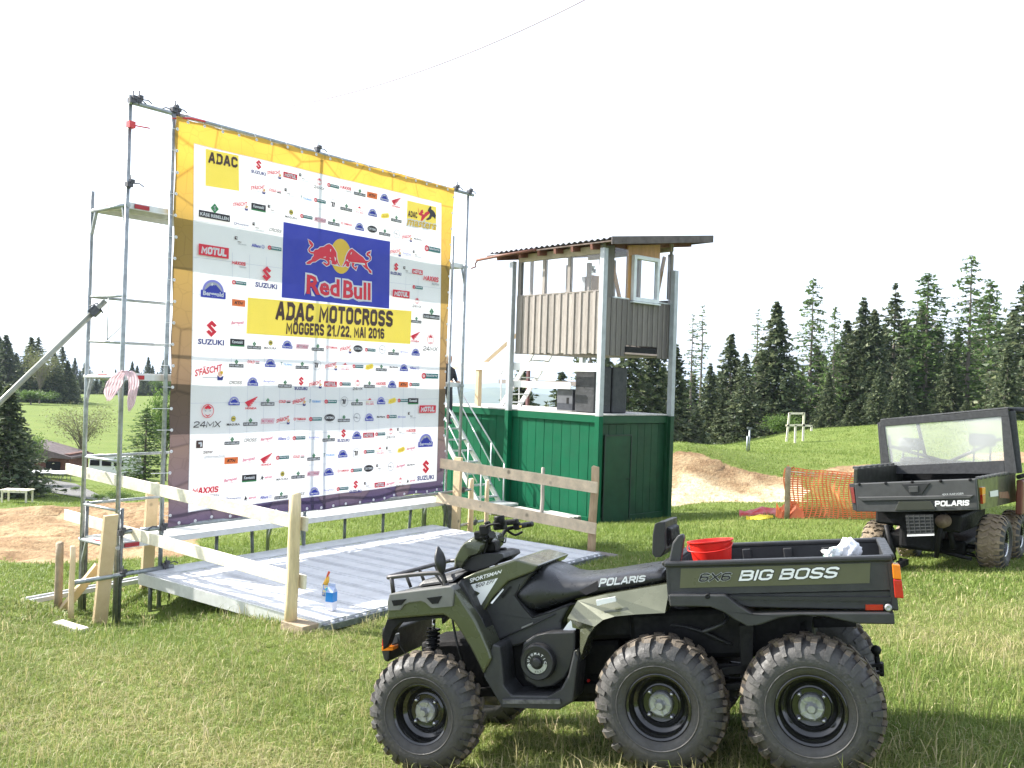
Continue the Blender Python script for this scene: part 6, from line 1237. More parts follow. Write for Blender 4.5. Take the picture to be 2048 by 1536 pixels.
# hoses and wires behind the middle wheel
for pts, r in [([(1330, 1250, .35), (1380, 1255, .30), (1420, 1272, .30), (1460, 1288, .32), (1475, 1286, .4)], .008), ([(1312, 1262, .36), (1345, 1250, .33), (1400, 1262, .28), (1450, 1284, .30)], .007), ([(1405, 1264, .22), (1440, 1250, .22), (1452, 1238, .26), (1450, 1226, .3)], .011),
               ([(1300, 1240, .4), (1310, 1270, .35), (1330, 1300, .4)], .006), ([(905, 1240, .4), (915, 1290, .36), (930, 1340, .4)], .007), ([(790, 1250, .3), (800, 1290, .3), (830, 1330, .35)], .006)]:
    mb = MB(); mb.tube(bez([A(*p) for p in pts], 6), r, 6); mb.build('hose', BLKG, qd)
slab('box_bracket', [(1478, 1250), (1508, 1250), (1506, 1330), (1510, 1368), (1482, 1368), (1480, 1300)], .22, .04, DARKM)
slab('box_bracket', [(1440, 1335), (1500, 1328), (1503, 1345), (1440, 1352)], .22, .05, DARKM)
seg('link_bar', A(1440, 1375, .2), A(1500, 1368, .2), .03, .03); seg('link_bar', A(1436, 1332, .25), A(1500, 1330, .25), .02, .02)
# dump box
BXL, BXR = .06, 1.02
b1, b2, b3, b4 = A(1331, 1131, BXL), A(1779, 1118, BXL), A(1792, 1222, BXL), A(1336, 1212, BXL)
WL = AL*(BXR-BXL); th_ = AL*.035
def bpt(u_, v_): return b4.lerp(b3, u_).lerp(b1.lerp(b2, u_), v_)
m = MB(); m.prism([b1, b2, bpt(1, .40), bpt(0, .26)], [p+th_ for p in (b1, b2, bpt(1, .40), bpt(0, .26))]); bx = m.build('box_side', BLKG, qd, .010)
lo_ = [bpt(0, .25), bpt(1, .39), b3, bpt(.38, .0), bpt(.24, .12), bpt(.02, .13)]; m = MB(); m.prism([p+AL*.014 for p in lo_], [p+AL*.05 for p in lo_]); m.build('box_side_lower', BLKG, qd, .006)
m = MB(); m.prism([p+WL-th_ for p in (b1, b2, bpt(1, .05), bpt(0, .05))], [p+WL for p in (b1, b2, bpt(1, .05), bpt(0, .05))]); m.build('box_side', BLKG, qd, .010)
m = MB(); m.prism([p for p in (bpt(0, .98), bpt(.02, 1.0), bpt(.02, .1), bpt(0, .1))], [p+WL for p in (bpt(0, .98), bpt(.02, 1.0), bpt(.02, .1), bpt(0, .1))]); m.build('box_front', BLKG, qd, .008)
m = MB(); m.prism([bpt(.985, 1.0), bpt(1.012, 1.0), bpt(1.012, .0), bpt(.985, .0)], [p+WL for p in (bpt(.985, 1.0), bpt(1.012, 1.0), bpt(1.012, .0), bpt(.985, .0))]); m.build('tailgate', BLKG, qd, .008)
m = MB(); m.prism([bpt(.01, .26), bpt(.99, .26), bpt(.99, .18), bpt(.01, .18)], [p+WL for p in (bpt(.01, .26), bpt(.99, .26), bpt(.99, .18), bpt(.01, .18))]); m.build('box_floor', BLKP, qd)
for k in (0, 1):                       # rolled rims
    base = AL*(BXR-BXL)*k; m = MB(); m.beam(bpt(-.005, 1.0)+base+AN*.004+AL*(.012*(1-2*k)), bpt(1.01, 1.0)+base+AN*.004+AL*(.012*(1-2*k)), .055, .028, AN); m.build('box_rim', BLKP, qd, .009)
m = MB(); m.beam(bpt(.0, 1.0)+AL*.03+AN*.006, bpt(.0, 1.0)+WL-AL*.03+AN*.006, .05, .026, AN); m.build('box_rim', BLKP, qd, .009)
m = MB(); m.beam(bpt(1.0, 1.0)+AL*.03+AN*.006, bpt(1.0, 1.0)+WL-AL*.03+AN*.006, .05, .026, AN); m.build('box_rim', BLKP, qd, .009)
for u_ in (.30, .52, .72): m = MB(); m.box(bpt(u_, .62)+WL-AL*.045, .05, .02, .13, AF, AL, AN); m.build('box_rib', BLKG, qd, .006)
m = MB(); q = [A(1362, 1137, BXL), A(1741, 1126, BXL), A(1739, 1166, BXL), A(1360, 1176, BXL)]; m.prism([p-AL*.003 for p in q], [p+AL*.004 for p in q]); m.build('olive_decal', mat('olive_decal_film', (.10, .102, .055), .35, .1, .08, 4), qd)
def aletter(body, q, lo, m_, off=.0, shear=0, grow_=None, name='lettering', par=qd, pf=None, space=1):
    if off < 0: v_, f_, x0, x1, y0, y1 = stroke2d(body, -off, .13, shear, grow_ or 0, space)
    else: v_, f_, x0, x1, y0, y1 = text2d(body, off, shear)
    (ax, ay), (bx_, by), (cx_, cy), (dx, dy) = q; out = []
    for v in v_:
        x, y = v[:2]; u_ = (x-x0)/(x1-x0); w2 = (y-y0)/(y1-y0); px = lerp(lerp(dx, cx_, u_), lerp(ax, bx_, u_), w2); py = lerp(lerp(dy, cy, u_), lerp(ay, by, u_), w2); out.append((pf or A)(px, py, lo-(.0002*(v[2] % 7) if len(v) > 2 else 0)))
    mb = MB(); mb.add(out, f_); return mb.build(name, m_, par, recalc=False)
BLK = mat('black_print', (.01, .01, .012), .5, 0, .05, 5); WHT = mat('white_film', (.80, .81, .82), .4, 0, .04, 5); SLV = mat('silver_film', (.45, .46, .47), .3, .4, .1, 20)
aletter('BIG BOSS', [(1478, 1141), (1680, 1133), (1676, 1156), (1477, 1162)], BXL-.0045, BLK, -.2, .22, .05, space=1.5)
aletter('BIG BOSS', [(1478, 1141), (1680, 1133), (1676, 1156), (1477, 1162)], BXL-.008, WHT, -.2, .22, space=1.5)
aletter('6X6', [(1399, 1147), (1464, 1145), (1462, 1161), (1397, 1164)], BXL-.0045, SLV, -.18, .22, .05, space=1.5); aletter('6X6', [(1399, 1147), (1464, 1145), (1462, 1161), (1397, 1164)], BXL-.008, BLK, -.18, .22, space=1.5)
slab('box_skirt', [(1337, 1190), (1340, 1213), (1420, 1214), (1446, 1224), (1470, 1240), (1495, 1253), (1520, 1250), (1560, 1236), (1600, 1231), (1650, 1233), (1690, 1242), (1720, 1248), (1790, 1249), (1788, 1226), (1600, 1226), (1505, 1228), (1480, 1213), (1450, 1190)], .02, .30, BLKG, .006)
for px, py, r, m_ in ((1415, 1193, .012, DARKM), (1777, 1216, .015, HUB)):
    p = A(px, py, .02); m = MB(); m.lathe([(0, .0), (-.002, r*.5), (-.004, r), (.02, r*1.1)], p, AL, 14); m.build('bolt', m_, qd)
q = [A(1731, 1209, BXL+.01), A(1766, 1209, BXL+.01), A(1766, 1220, BXL+.01), A(1731, 1220, BXL+.01)]; m = MB(); m.prism([p-AL*.004 for p in q], [p+AL*.01 for p in q]); m.build('reflector', REDL, qd)
tl = [A(x, y, .03) for x, y in ((1784, 1128), (1800, 1130), (1808, 1197), (1790, 1196))]; mm_ = lambda f: [tl[0].lerp(tl[3], f), tl[1].lerp(tl[2], f)]
m = MB(); m.prism([tl[0], tl[1], mm_(.44)[1], mm_(.44)[0]], [p+AL*.09 for p in (tl[0], tl[1], mm_(.44)[1], mm_(.44)[0])]); m.build('orange_lamp', ORL, qd, .004)
m = MB(); m.prism([mm_(.45)[0], mm_(.45)[1], tl[2], tl[3]], [p+AL*.09 for p in (mm_(.45)[0], mm_(.45)[1], tl[2], tl[3])]); m.build('red_lamp', REDL, qd, .004)
# tow ball
seg('tow_bar', A(1690, 1365, .5), A(1742, 1335, .50), .05, .05); seg('tow_bar', A(1730, 1330, .5), A(1766, 1328, .5), .06, .015, DARKM); seg('tow_bar', A(1740, 1345, .5), A(1766, 1345, .5), .05, .012, DARKM)
c = A(1752, 1300, .5); m = MB(); m.lathe([(-.10, .012), (-.04, .014), (-.022, .012), (-.018, .020), (0, .027), (.016, .02), (.024, .006)], c, AN, 16); m.tube([A(1763, 1325, .5), A(1764, 1352, .5)], .012, 8); m.build('tow_ball', DARKM, qd)
# front and rear fenders
slab('rear_fender', [(1143, 1208), (1200, 1195), (1250, 1187), (1334, 1172), (1330, 1226), (1270, 1229), (1230, 1233), (1206, 1240), (1188, 1254), (1174, 1274), (1164, 1298), (1157, 1326), (1150, 1265), (1124, 1262), (1122, 1244)], .13, .22, OLIVE, .012, both=True, dl=[.12, .12, .12, .10, 0, 0, 0, 0, .01, .02, .03, .03, .10, .12, .12])
m = MB(); q = [A(x, y, .20)-AL*.0 for x, y in ((1196, 1198), (1234, 1191), (1236, 1200), (1198, 1209))]; m.prism([p-AL*.045 for p in q], [p-AL*.03 for p in q]); m.build('white_sticker', WHT, qd)
for k in range(3):
    x0_ = 1128+k*12; q = [A(x, y, .13) for x, y in ((x0_, 1260), (x0_+8, 1260), (x0_+36-k*4, 1226), (x0_+26-k*4, 1228))]; 
m = MB(); m.poly([A(x, y, .243) for x, y in ((1126, 1260), (1150, 1261), (1169, 1228), (1142, 1238), (1140, 1242), (1136, 1246))], 0); m.build('white_sticker', WHT, qd, recalc=False)
slab('front_fender', [(775, 1206), (776, 1196), (888, 1178), (902, 1172), (918, 1190), (932, 1212), (950, 1240), (966, 1272), (978, 1300), (984, 1318), (972, 1338), (966, 1350), (955, 1326), (940, 1296), (922, 1266), (906, 1243), (888, 1230), (830, 1234), (773, 1240)], .10, .20, OLIVE, .012, both=True)
slab('fender_cap', [(779, 1188), (840, 1180), (902, 1172), (908, 1180), (905, 1213), (862, 1217), (850, 1206), (842, 1203), (818, 1206), (808, 1210), (800, 1221), (775, 1222), (774, 1205)], .085, .14, mat('grey_plastic_cap', (.16, .16, .15), .5, 0, .1, 12, .1, 250), .006, both=True)
for q in ([(783, 1201), (813, 1198), (803, 1210), (787, 1212)], [(853, 1196), (884, 1192), (876, 1207), (864, 1208)]): slab('cap_vent', q, .082, .01, DARKM, 0)
slab('mud_guard', [(774, 1238), (890, 1230), (884, 1236), (800, 1246), (786, 1262), (776, 1290), (766, 1300), (764, 1270)], .14, .06, DARKM, .004, both=True)
slab('front_bumper', [(764, 1255), (782, 1262), (780, 1300), (776, 1325), (768, 1322), (762, 1300)], .28, .60, BLKP, .01)
slab('turn_signal', [(763, 1293), (786, 1292), (786, 1301), (763, 1302)], .20, .07, ORL, .004); slab('turn_signal', [(765, 1272), (774, 1271), (770, 1292), (763, 1292)], .22, .06, REDL, .004)
slab('headlight', [(773, 1272), (784, 1272), (784, 1290), (772, 1291)], .22, .10, mat('lamp_glass', (.5, .52, .52), .1, .3, .1, 20), .004)
# front deck plate and rack
dk = [A(777, 1190, .12), A(905, 1172, .12), A(925, 1155, .25), A(925, 1155, .25)+AL*.68, A(905, 1172, .12)+AL*.94, A(777, 1190, .12)+AL*.94]
m = MB(); m.prism(dk, [p-AN*.03 for p in dk]); m.build('front_deck', BLKG, qd, .008)
m = MB(); m.hexa([A(830, 1176, .3), A(905, 1165, .3), A(905, 1165, .3)+AL*.55, A(830, 1176, .3)+AL*.55, A(845, 1160, .33), A(935, 1142, .35), A(935, 1142, .35)+AL*.45, A(845, 1160, .33)+AL*.5]); m.build('hood', BLKG, qd, .02)
RT_ = .0125; RK = mat('rack_tube', (.09, .085, .085), .45, .4, .2, 14)
rk = [A(893, 1188, .16), A(890, 1168, .16), A(884, 1150, .16), A(870, 1146, .16), A(820, 1150, .16), A(777, 1155, .16)]
fr2 = A(777, 1155, .16)+AL*.06+AF*.02; farr = A(777, 1155, .16)+AL*.80
m = MB(); m.tube(bez(rk, 4)+bez([fr2, farr+AF*.0, farr+AL*.05-AF*.05, A(870, 1146, .16)+AL*.86, A(893, 1190, .16)+AL*.86], 4), RT_, 8); m.build('front_rack', RK, qd)
for a_, b_ in [((783, 1155, .16), (787, 1187, .18)), ((893, 1165, .17), (893, 1190, .17))]:
    m = MB(); m.tube([A(*a_), A(*b_)], RT_, 8); m.build('rack_post', RK, qd)
for f in (.25, .5, .8):
    a_ = fr2.lerp(farr, f); m = MB(); m.tube([a_, a_-AN*.09-AF*.03], .010, 8); m.build('rack_post', RK, qd)
m = MB(); m.tube([A(870, 1148, .16), A(870, 1148, .16)+AL*.84], .010, 8); m.build('rack_bar', RK, qd)
m = MB(); m.tube([A(870, 1148, .16), A(888, 1172, .2), A(892, 1186, .3)], .007, 6); m.build('rack_brace', RK, qd)
# body: side panels, tank cover, seat, footwell
slab('side_panel', [(1016, 1160), (1067, 1143), (1031, 1192), (1065, 1234), (1143, 1206), (1122, 1244), (1124, 1262), (1080, 1272), (1040, 1290), (1000, 1300), (984, 1290), (965, 1240), (952, 1222)], .30, .56, BLKG, .012)
slab('tank_cover', [(918, 1172), (923, 1157), (955, 1143), (1004, 1127), (1022, 1121), (1035, 1120), (1077, 1131), (1067, 1143), (1016, 1163), (985, 1195), (968, 1222), (955, 1238), (940, 1212)], .27, .62, OLIVE, .02)
slab('inner_fender', [(905, 1175), (922, 1160), (940, 1190), (950, 1214), (965, 1240), (984, 1288), (976, 1300), (958, 1256), (930, 1204)], .18, .20, BLKP, .008)
m = MB(); m.poly([A(x, y, .2655) for x, y in ((930, 1172), (996, 1156), (960, 1214), (951, 1220), (941, 1206), (960, 1186))]); m.build('white_sticker', WHT, qd, recalc=False)
aletter('SPORTSMAN', [(938, 1158), (1004, 1139), (1003, 1146), (940, 1166)], .264, WHT, .03, .2); aletter('800 EFI', [(950, 1168), (990, 1158), (986, 1166), (952, 1176)], .262, BLK, .0, .2)
m = MB(); q = [A(x, y, .17) for x, y in ((922, 1212), (940, 1206), (958, 1240), (954, 1248), (940, 1240), (933, 1240))]; m.poly(q); m.build('warning_label', mat('warning_label_print', (.62, .66, .70), .5, 0, .3, 60, col2=(.35, .38, .42), sharp=.05), qd, recalc=False)
m = MB(); q = [A(x, y, .168) for x, y in ((922, 1212), (939, 1206), (942, 1211), (925, 1217))]; m.poly(q); m.build('warning_label', mat('orange_label_print', (.7, .25, .12), .5), qd, recalc=False)
for q in ([(981, 1206), (1006, 1177), (1008, 1179), (984, 1208)], [(1002, 1192), (1020, 1172), (1023, 1174), (1005, 1197)]):
    m = MB(); m.poly([A(x, y, .262 if x < 1000 else .292) for x, y in q]); m.build('trim_strip', WHT if q[0][0] < 990 else DARKM, qd, recalc=False)
m = MB(); m.tube([A(1000, 1278, .29), A(1050, 1256, .285), A(1110, 1228, .29)], .004, 5); m.build('panel_seam', BLKP, qd)
slab('small_plate', [(1043, 1254), (1065, 1245), (1065, 1249), (1043, 1258)], .285, .01, mat('dull_plate', (.2, .2, .19), .5), 0)
def loft(name, secs, m_, par=qd, sub=1, cap=True):
    n = len(secs[0]); mb = MB(); vs = [p for s_ in secs for p in s_]
    mb.add(vs, [(a*n+j, a*n+(j+1) % n, (a+1)*n+(j+1) % n, (a+1)*n+j) for a in range(len(secs)-1) for j in range(n)], 0, True)
    if cap: mb.add(secs[0], [tuple(range(n))], 0, True); mb.add(secs[-1], [tuple(range(n))[::-1]], 0, True)
    o = mb.build(name, m_, par)
    if sub: s_ = o.modifiers.new('s', 'SUBSURF'); s_.levels = sub; s_.render_levels = sub
    return o
SST = [((1033, 1194), (1036, 1176)), ((1046, 1216), (1050, 1160)), ((1062, 1234), (1066, 1140)), ((1068, 1234), (1082, 1130)), ((1090, 1228), (1096, 1131)), ((1116, 1218), (1118, 1146)), ((1143, 1207), (1145, 1154)), ((1180, 1197), (1180, 1152)), ((1225, 1189), (1225, 1145)), ((1270, 1181), (1270, 1138)), ((1310, 1174), (1306, 1133)), ((1330, 1168), (1328, 1134)), ((1334, 1160), (1334, 1140))]
secs = []
for (b_, t_) in SST:
    B = A(b_[0], b_[1], .32); T = A(t_[0], t_[1], .42); up_ = T-B; up_ -= AL*up_.dot(AL)
    def sp(h, lo): return B+up_*h+AL*(lo-.32)
    secs.append([sp(0, .32), sp(.35, .30), sp(.75, .31), sp(.93, .36), sp(1.0, .46), sp(1.0, .58), sp(1.0, .70), sp(.93, .80), sp(.75, .85), sp(.35, .86), sp(0, .84)])
seat = loft('seat', secs, SEATM); 
m = MB(); m.tube([A(x, y, .305) for x, y in ((1040, 1168), (1031, 1192), (1046, 1214), (1065, 1235), (1100, 1226), (1143, 1209), (1230, 1190), (1332, 1172))], .006, 6); m.build('piping', DARKM, seat)
aletter('POLARIS', [(1200, 1157), (1292, 1150), (1290, 1163), (1197, 1174)], .288, WHT, -.24, .1, space=1.5)
m = MB(); m.poly([A(x, y, .29) for x, y in ((1158, 1182), (1196, 1161), (1195, 1180), (1172, 1190))]); m.build('dark_patch', mat('purple_black_print', (.035, .028, .032), .6), qd, recalc=False)
# back pad on the box front
slab('back_pad', [(1309, 1048), (1318, 1044), (1330, 1043), (1331, 1100), (1322, 1114), (1310, 1115), (1304, 1108), (1305, 1070)], .36, .40, BLKP, .018)
slab('pad_bracket', [(1328, 1052), (1342, 1058), (1344, 1080), (1330, 1100)], .42, .28, DARKM, .006)
slab('box_head_wall', [(1335, 1131), (1345, 1085), (1356, 1070), (1366, 1068), (1368, 1076), (1360, 1131)], .10, .05, BLKG, .008)
# footwell
slab('footwell', [(985, 1288), (1000, 1292), (1004, 1330), (1008, 1372), (1022, 1390), (1098, 1392), (1120, 1380), (1136, 1350), (1148, 1300), (1156, 1318), (1150, 1370), (1146, 1404), (1118, 1420), (1004, 1416), (966, 1352), (975, 1320)], .12, .20, BLKG, .010, both=True)
slab('footwell_back', [(995, 1290), (1150, 1285), (1140, 1395), (1005, 1395)], .34, .03, DARKM, .004)
fl_ = [A(1005, 1400, .10), A(1120, 1400, .10), A(1122, 1380, .30), A(1006, 1380, .30)]; m = MB(); m.prism(fl_, [p-AN*.02 for p in fl_])
for i in range(8):
    for j in range(3): c_ = fl_[0].lerp(fl_[1], .08+.12*i).lerp(fl_[3].lerp(fl_[2], .08+.12*i), .15+.3*j); m.lathe([(0, .008), (.006, .006), (.006, 0)], c_, AN, 6)
m.build('foot_peg_plate', mat('worn_plastic', (.11, .11, .11), .6, 0, .5, 20, .2, 80), qd)
cc = A(1073, 1326, .16); m = MB(); m.lathe([(.12, .098), (.03, .098), (.006, .094), (.0, .088), (.002, .066), (.008, .064), (.008, .03), (-.006, .028), (-.014, .02), (-.016, 0)], cc, AL, 40); m.build('clutch_cover', BLKP, qd, sharp=35)
slab('clutch_housing', [(1046, 1286), (1066, 1272), (1100, 1264), (1150, 1262), (1150, 1300), (1142, 1335), (1128, 1358), (1108, 1372), (1075, 1376), (1050, 1362), (1040, 1325)], .21, .25, BLKP, .02)
m = MB()
for i in range(20):
    a0_ = math.radians(200+i*7); r0_, r1_ = .036, .056
m = MB(); vs = []
ax1 = AF*-1; ax2 = AN
for i in range(21):
    a_ = math.radians(190+i*8); d_ = ax1*math.cos(a_)+ax2*math.sin(a_); vs += [cc-AL*-.0055+d_*.036, cc-AL*-.0055+d_*.058]
m.add(vs, [(2*i, 2*i+1, 2*i+3, 2*i+2) for i in range(20)]); m.build('silver_arc', SLV, qd, recalc=False)
def ringtext(body, c_, r_, a0_, a1_, size, m_):
    n = len(body)
    for i, ch in enumerate(body):
        if ch == ' ': continue
        a_ = math.radians(lerp(a0_, a1_, i/(n-1))); d_ = ax1*math.cos(a_)+ax2*math.sin(a_); t_ = ax1*math.sin(a_)-ax2*math.cos(a_)
        v_, f_, x0, x1, y0, y1 = text2d(ch, .02); k_ = size/.72; mb = MB(); mb.add([c_+d_*(r_+(y-(y0+y1)/2)*k_)+t_*((x-(x0+x1)/2)*k_) for x, y in v_], f_); mb.build('lettering', m_, qd, recalc=False)
ringtext('AUTOMATIC', cc+AL*.005, .048, 190, 0, .013, WHT); 
ringtext('PVT', cc+AL*.004, .047, 255, 290, .011, BLK)
m = MB(); m.tube([A(1004, 1298, .28), A(1008, 1312, .25), A(1010, 1326, .25)], [.012, .016, .008], 8); m.build('brake_reservoir', mat('milky_plastic', (.45, .45, .40), .4), qd)
slab('footwell_plate', [(1164, 1372), (1188, 1368), (1188, 1384), (1164, 1386)], .42, .02, mat('yellowish_casting', (.35, .30, .18), .6), .002); p = A(1176, 1362, .4); m = MB(); m.lathe([(0, 0), (0, .008), (.02, .008)], p, AL, 8); m.build('red_knob', REDP, qd)
m = MB(); m.tube([A(950, 1392, .55), A(1000, 1395, .55)], .045, 10); m.build('skid_tube', mat('dull_exhaust', (.2, .17, .14), .6, .4, .3, 10), qd)
# head light pod and handlebar
def podsec(pts, lo0, lo1):
    return pts
pod = [(908, 1137), (909, 1120), (914, 1108), (922, 1093), (929, 1085), (948, 1073), (962, 1075), (970, 1086), (966, 1100), (958, 1108), (940, 1113), (930, 1125), (923, 1137)]
P0 = [A(x, y, .40) for x, y in pod]; cN = sum(P0, Vector())/len(P0); mid = [p+AL*.16-(p-cN)*-.06 for p in P0]; end = [p+AL*.34 for p in P0]
m = MB(); n = len(pod); ring0 = [cN.lerp(p, .82)-AL*.02 for p in P0]; m.prism(ring0, [p+AL*.40 for p in ring0], smooth=False)
m = MB(); allr = [ring0, P0, mid, end, [cN+AL*.36+(p-cN)*.82 for p in P0]]
for a_ in range(len(allr)-1): m.add(allr[a_]+allr[a_+1], [(i, (i+1) % n, n+(i+1) % n, n+i) for i in range(n)], 0, True)
tr = tessellate_polygon([ring0]); m.add(ring0, [t_ for t_ in tr]); m.add(allr[-1], [t_[::-1] for t_ in tr]); pdo = m.build('headlight_pod', OLIVE, qd, sharp=50)
slab('pod_underside', [(922, 1137), (930, 1124), (942, 1113), (960, 1107), (990, 1106), (1005, 1108), (1008, 1116), (990, 1130), (965, 1138), (950, 1143), (930, 1140)], .42, .30, BLKP, .014)
HB = DARKM
m = MB(); m.tube(bez([A(985, 1070, .18), A(985, 1072, .30), A(978, 1085, .46), A(978, 1092, .58), A(996, 1085, .70), A(1010, 1062, .84), A(1022, 1056, .92), A(1062, 1049, 1.0)], 6), .0125, 8); m.build('handlebar', HB, qd)
m = MB(); m.tube([A(984, 1069, .14), A(985, 1071, .29)], .020, 12); m.tube([A(1037, 1052, .93), A(1064, 1048, 1.04)], .018, 12); m.build('grip', BLKP, qd)
for pts, r in [([(1016, 1062, .86), (1030, 1070, .92), (1044, 1064, .98)], .008), ([(968, 1060, .35), (978, 1050, .3), (1000, 1048, .3)], .007), ([(955, 1080, .42), (975, 1048, .4)], .006), ([(1000, 1080, .7), (1010, 1085, .7), (1012, 1070, .8)], .004), ([(960, 1075, .35), (985, 1085, .40), (990, 1100, .45)], .005), ([(968, 1105, .42), (974, 1088, .42), (980, 1060, .4)], .010)]:
    m = MB(); m.tube(bez([A(*p) for p in pts], 5), r, 6); m.build('lever' if r > .006 else 'cable', HB, qd)
for c_, sx, sy, sz in [((962, 1070, .38), .07, .06, .05), ((975, 1046, .42), .03, .05, .02), ((1000, 1050, .55), .07, .07, .055), ((1024, 1044, .88), .08, .06, .035), ((1034, 1052, .90), .04, .05, .05), ((970, 1060, .34), .06, .05, .06), ((985, 1092, .5), .07, .1, .06), ((1000, 1104, .6), .08, .05, .05)]:
    m = MB(); m.box(A(*c_), sx, sy, sz, AF, AL, AN); m.build('switch_housing', HB, qd, .01)
m = MB(); m.box(A(1040, 1053, .9), .012, .03, .012, AF, AL, AN); m.build('yellow_switch', mat('yellow_switch_plastic', (.7, .5, .02), .4), qd)
m = MB(); m.lathe([(0, .0), (.0, .03), (.05, .032), (.06, .03), (.06, 0)], A(1000, 1052, .50), AN, 16); m.build('gauge', HB, qd)
# mirror
m = MB(); m.tube(bez([A(893, 1166, .12), A(888, 1150, .13), A(884, 1140, .14)], 3), .008, 6); m.build('mirror_stalk', HB, qd)
c_ = A(880, 1117, .14); m = MB(); rows = []
for i in range(11):
    f = i/10; hz_ = -.085+.155*f; w_ = .022*math.sin(max(.05, min(1, f*1.08))*math.pi)**.6+.004; rows.append([c_+AN*hz_+AF*(math.cos(k*math.pi/6)*w_+.012*(f-.5))+AL*(math.sin(k*math.pi/6)*w_*2.2) for k in range(12)])
loft('mirror', rows, BLKP, sub=1)
# load: bucket, gloves, cloth (things on their own)
c_ = A(1420, 1080, .36)-AN*.212; t = thing('bucket', c_, 'bright red plastic bucket standing in the front of the dump box', 'bucket')
m = MB(); m.lathe([(0, 0), (0, .085), (.20, .112), (.206, .122), (.212, .122), (.212, .112), (.20, .108), (.01, .08), (.01, 0)], c_, AN, 40); m.build('pail', REDP, t, sharp=40)
m = MB(); m.tube(bez([c_+AN*.195+AF*.118, c_+AN*.17+AF*.10-AL*.10, c_+AN*.16-AL*.135, c_+AN*.17-AF*.10-AL*.10, c_+AN*.195-AF*.118], 5), .0035, 6); m.build('bail', REDP, t)
def crumple(name, c_, r_, m_, lab, cat, sc_=(1, 1, 1), seed=0, amp=.35):
    bm = bmesh.new(); bmesh.ops.create_icosphere(bm, subdivisions=4, radius=1)
    for v in bm.verts:
        n_ = noise.noise(v.co*1.6+Vector((seed, 0, 0)))*amp+abs(noise.noise(v.co*3.7+Vector((0, seed, 0))))*amp*.8; v.co = v.co*(1+n_); v.co = Vector((v.co.x*sc_[0], v.co.y*sc_[1], v.co.z*sc_[2]))*r_
    me_ = bpy.data.meshes.new(name); bm.to_mesh(me_); bm.free(); me_.materials.append(m_); o = bpy.data.objects.new(name, me_); COL.objects.link(o); o.location = c_; smooth_all(o); return tag(o, lab, cat)
crumple('work_gloves', A(1665, 1110, .34), .046, mat('green_white_glove', (.80, .82, .80), .85, 0, .1, 34, .4, 60, col2=(.03, .38, .25), mix=.40, sharp=.04), 'crumpled white gloves with green pattern lying in the dump box', 'gloves', (1, .8, .75), 3, .5)
crumple('white_rag', A(1697, 1100, .40), .058, mat('white_rag_cloth', (.80, .80, .82), .9, 0, .05, 8, .4, 30), 'bunched white rag beside the gloves in the dump box', 'rag', (.9, .8, .95), 8, .35)
# ------------------------------------------------------------------ side by side buggy on the right
QC = Vector((5.355, 10.5, 0)); UH = Vector((.64, .77, 0)).normalized(); UL = Vector((-UH.y, UH.x, 0))
def R2(px, py, d=0): return onplane(px, py, QC+UH*d, UH)
def S2(px, py, w_=0): return onplane(px, py, QC+UL*w_, UL)
ub = QC+UH*1.4+UL*.7; ub.z = gz(QC+UL*.7); bg_ = thing('utility_buggy', ub, 'dark side by side utility buggy with canvas cab and cargo bed, parked at right', 'buggy')
def rs(name, pts, d, th, m_, bev=.006, par=bg_, pf=R2, dv=UH):
    P_ = [pf(x, y, d) for x, y in pts]; mb = MB(); mb.prism(P_, [p+dv*th for p in P_]); return mb.build(name, m_, par, bev)
GP = mat('charcoal_bed_plastic', (.05, .052, .052), .5, 0, .15, 8, .08, 200); OL2 = mat('dark_olive_paint', (.040, .043, .034), .4, .2, .1, 4, coat=.4)
rs('tailgate', [(1708, 967), (1952, 957), (1957, 1020), (1800, 1024), (1714, 1023)], 0, .05, GP, .012)
rs('tailgate_ridge', [(1714, 994), (1948, 990), (1940, 998), (1724, 1003)], -.02, .03, GP, .01)
rs('tailgate_inset', [(1797, 1003), (1862, 1002), (1872, 1019), (1789, 1021)], -.014, .02, OL2, .006)
rs('latch_plate', [(1802, 968), (1860, 966), (1843, 989), (1820, 990)], -.012, .02, BLKP, .004); rs('latch', [(1817, 973), (1836, 972), (1836, 984), (1818, 985)], -.022, .02, GP, .004)
for px in (1718, 1771, 1824, 1881, 1940): c_ = R2(px, 968.5-(px-1718)*.04, -.006); m = MB(); m.lathe([(0, 0), (-.004, .012), (0, .018), (.01, .018)], c_, UH, 12); m.build('bolt', DARKM, bg_)
rs('bed_corner', [(1698, 968), (1708, 967), (1714, 1023), (1706, 1020)], .03, .08, GP, .004); rs('corner_lamp', [(1700, 975), (1707, 975), (1711, 1006), (1705, 1006)], .02, .04, mat('dull_red_lens', (.28, .05, .04), .3), .002)
aletter('POLARIS', [(1870, 1002), (1939, 1000), (1938, 1011), (1870, 1013)], -.03, WHT, -.24, .0, par=bg_, pf=R2, space=1.5)
aletter('4X4 RANGER', [(1884, 987), (1928, 985), (1928, 989), (1884, 991)], -.03, SLV, .03, .0, par=bg_, pf=R2)
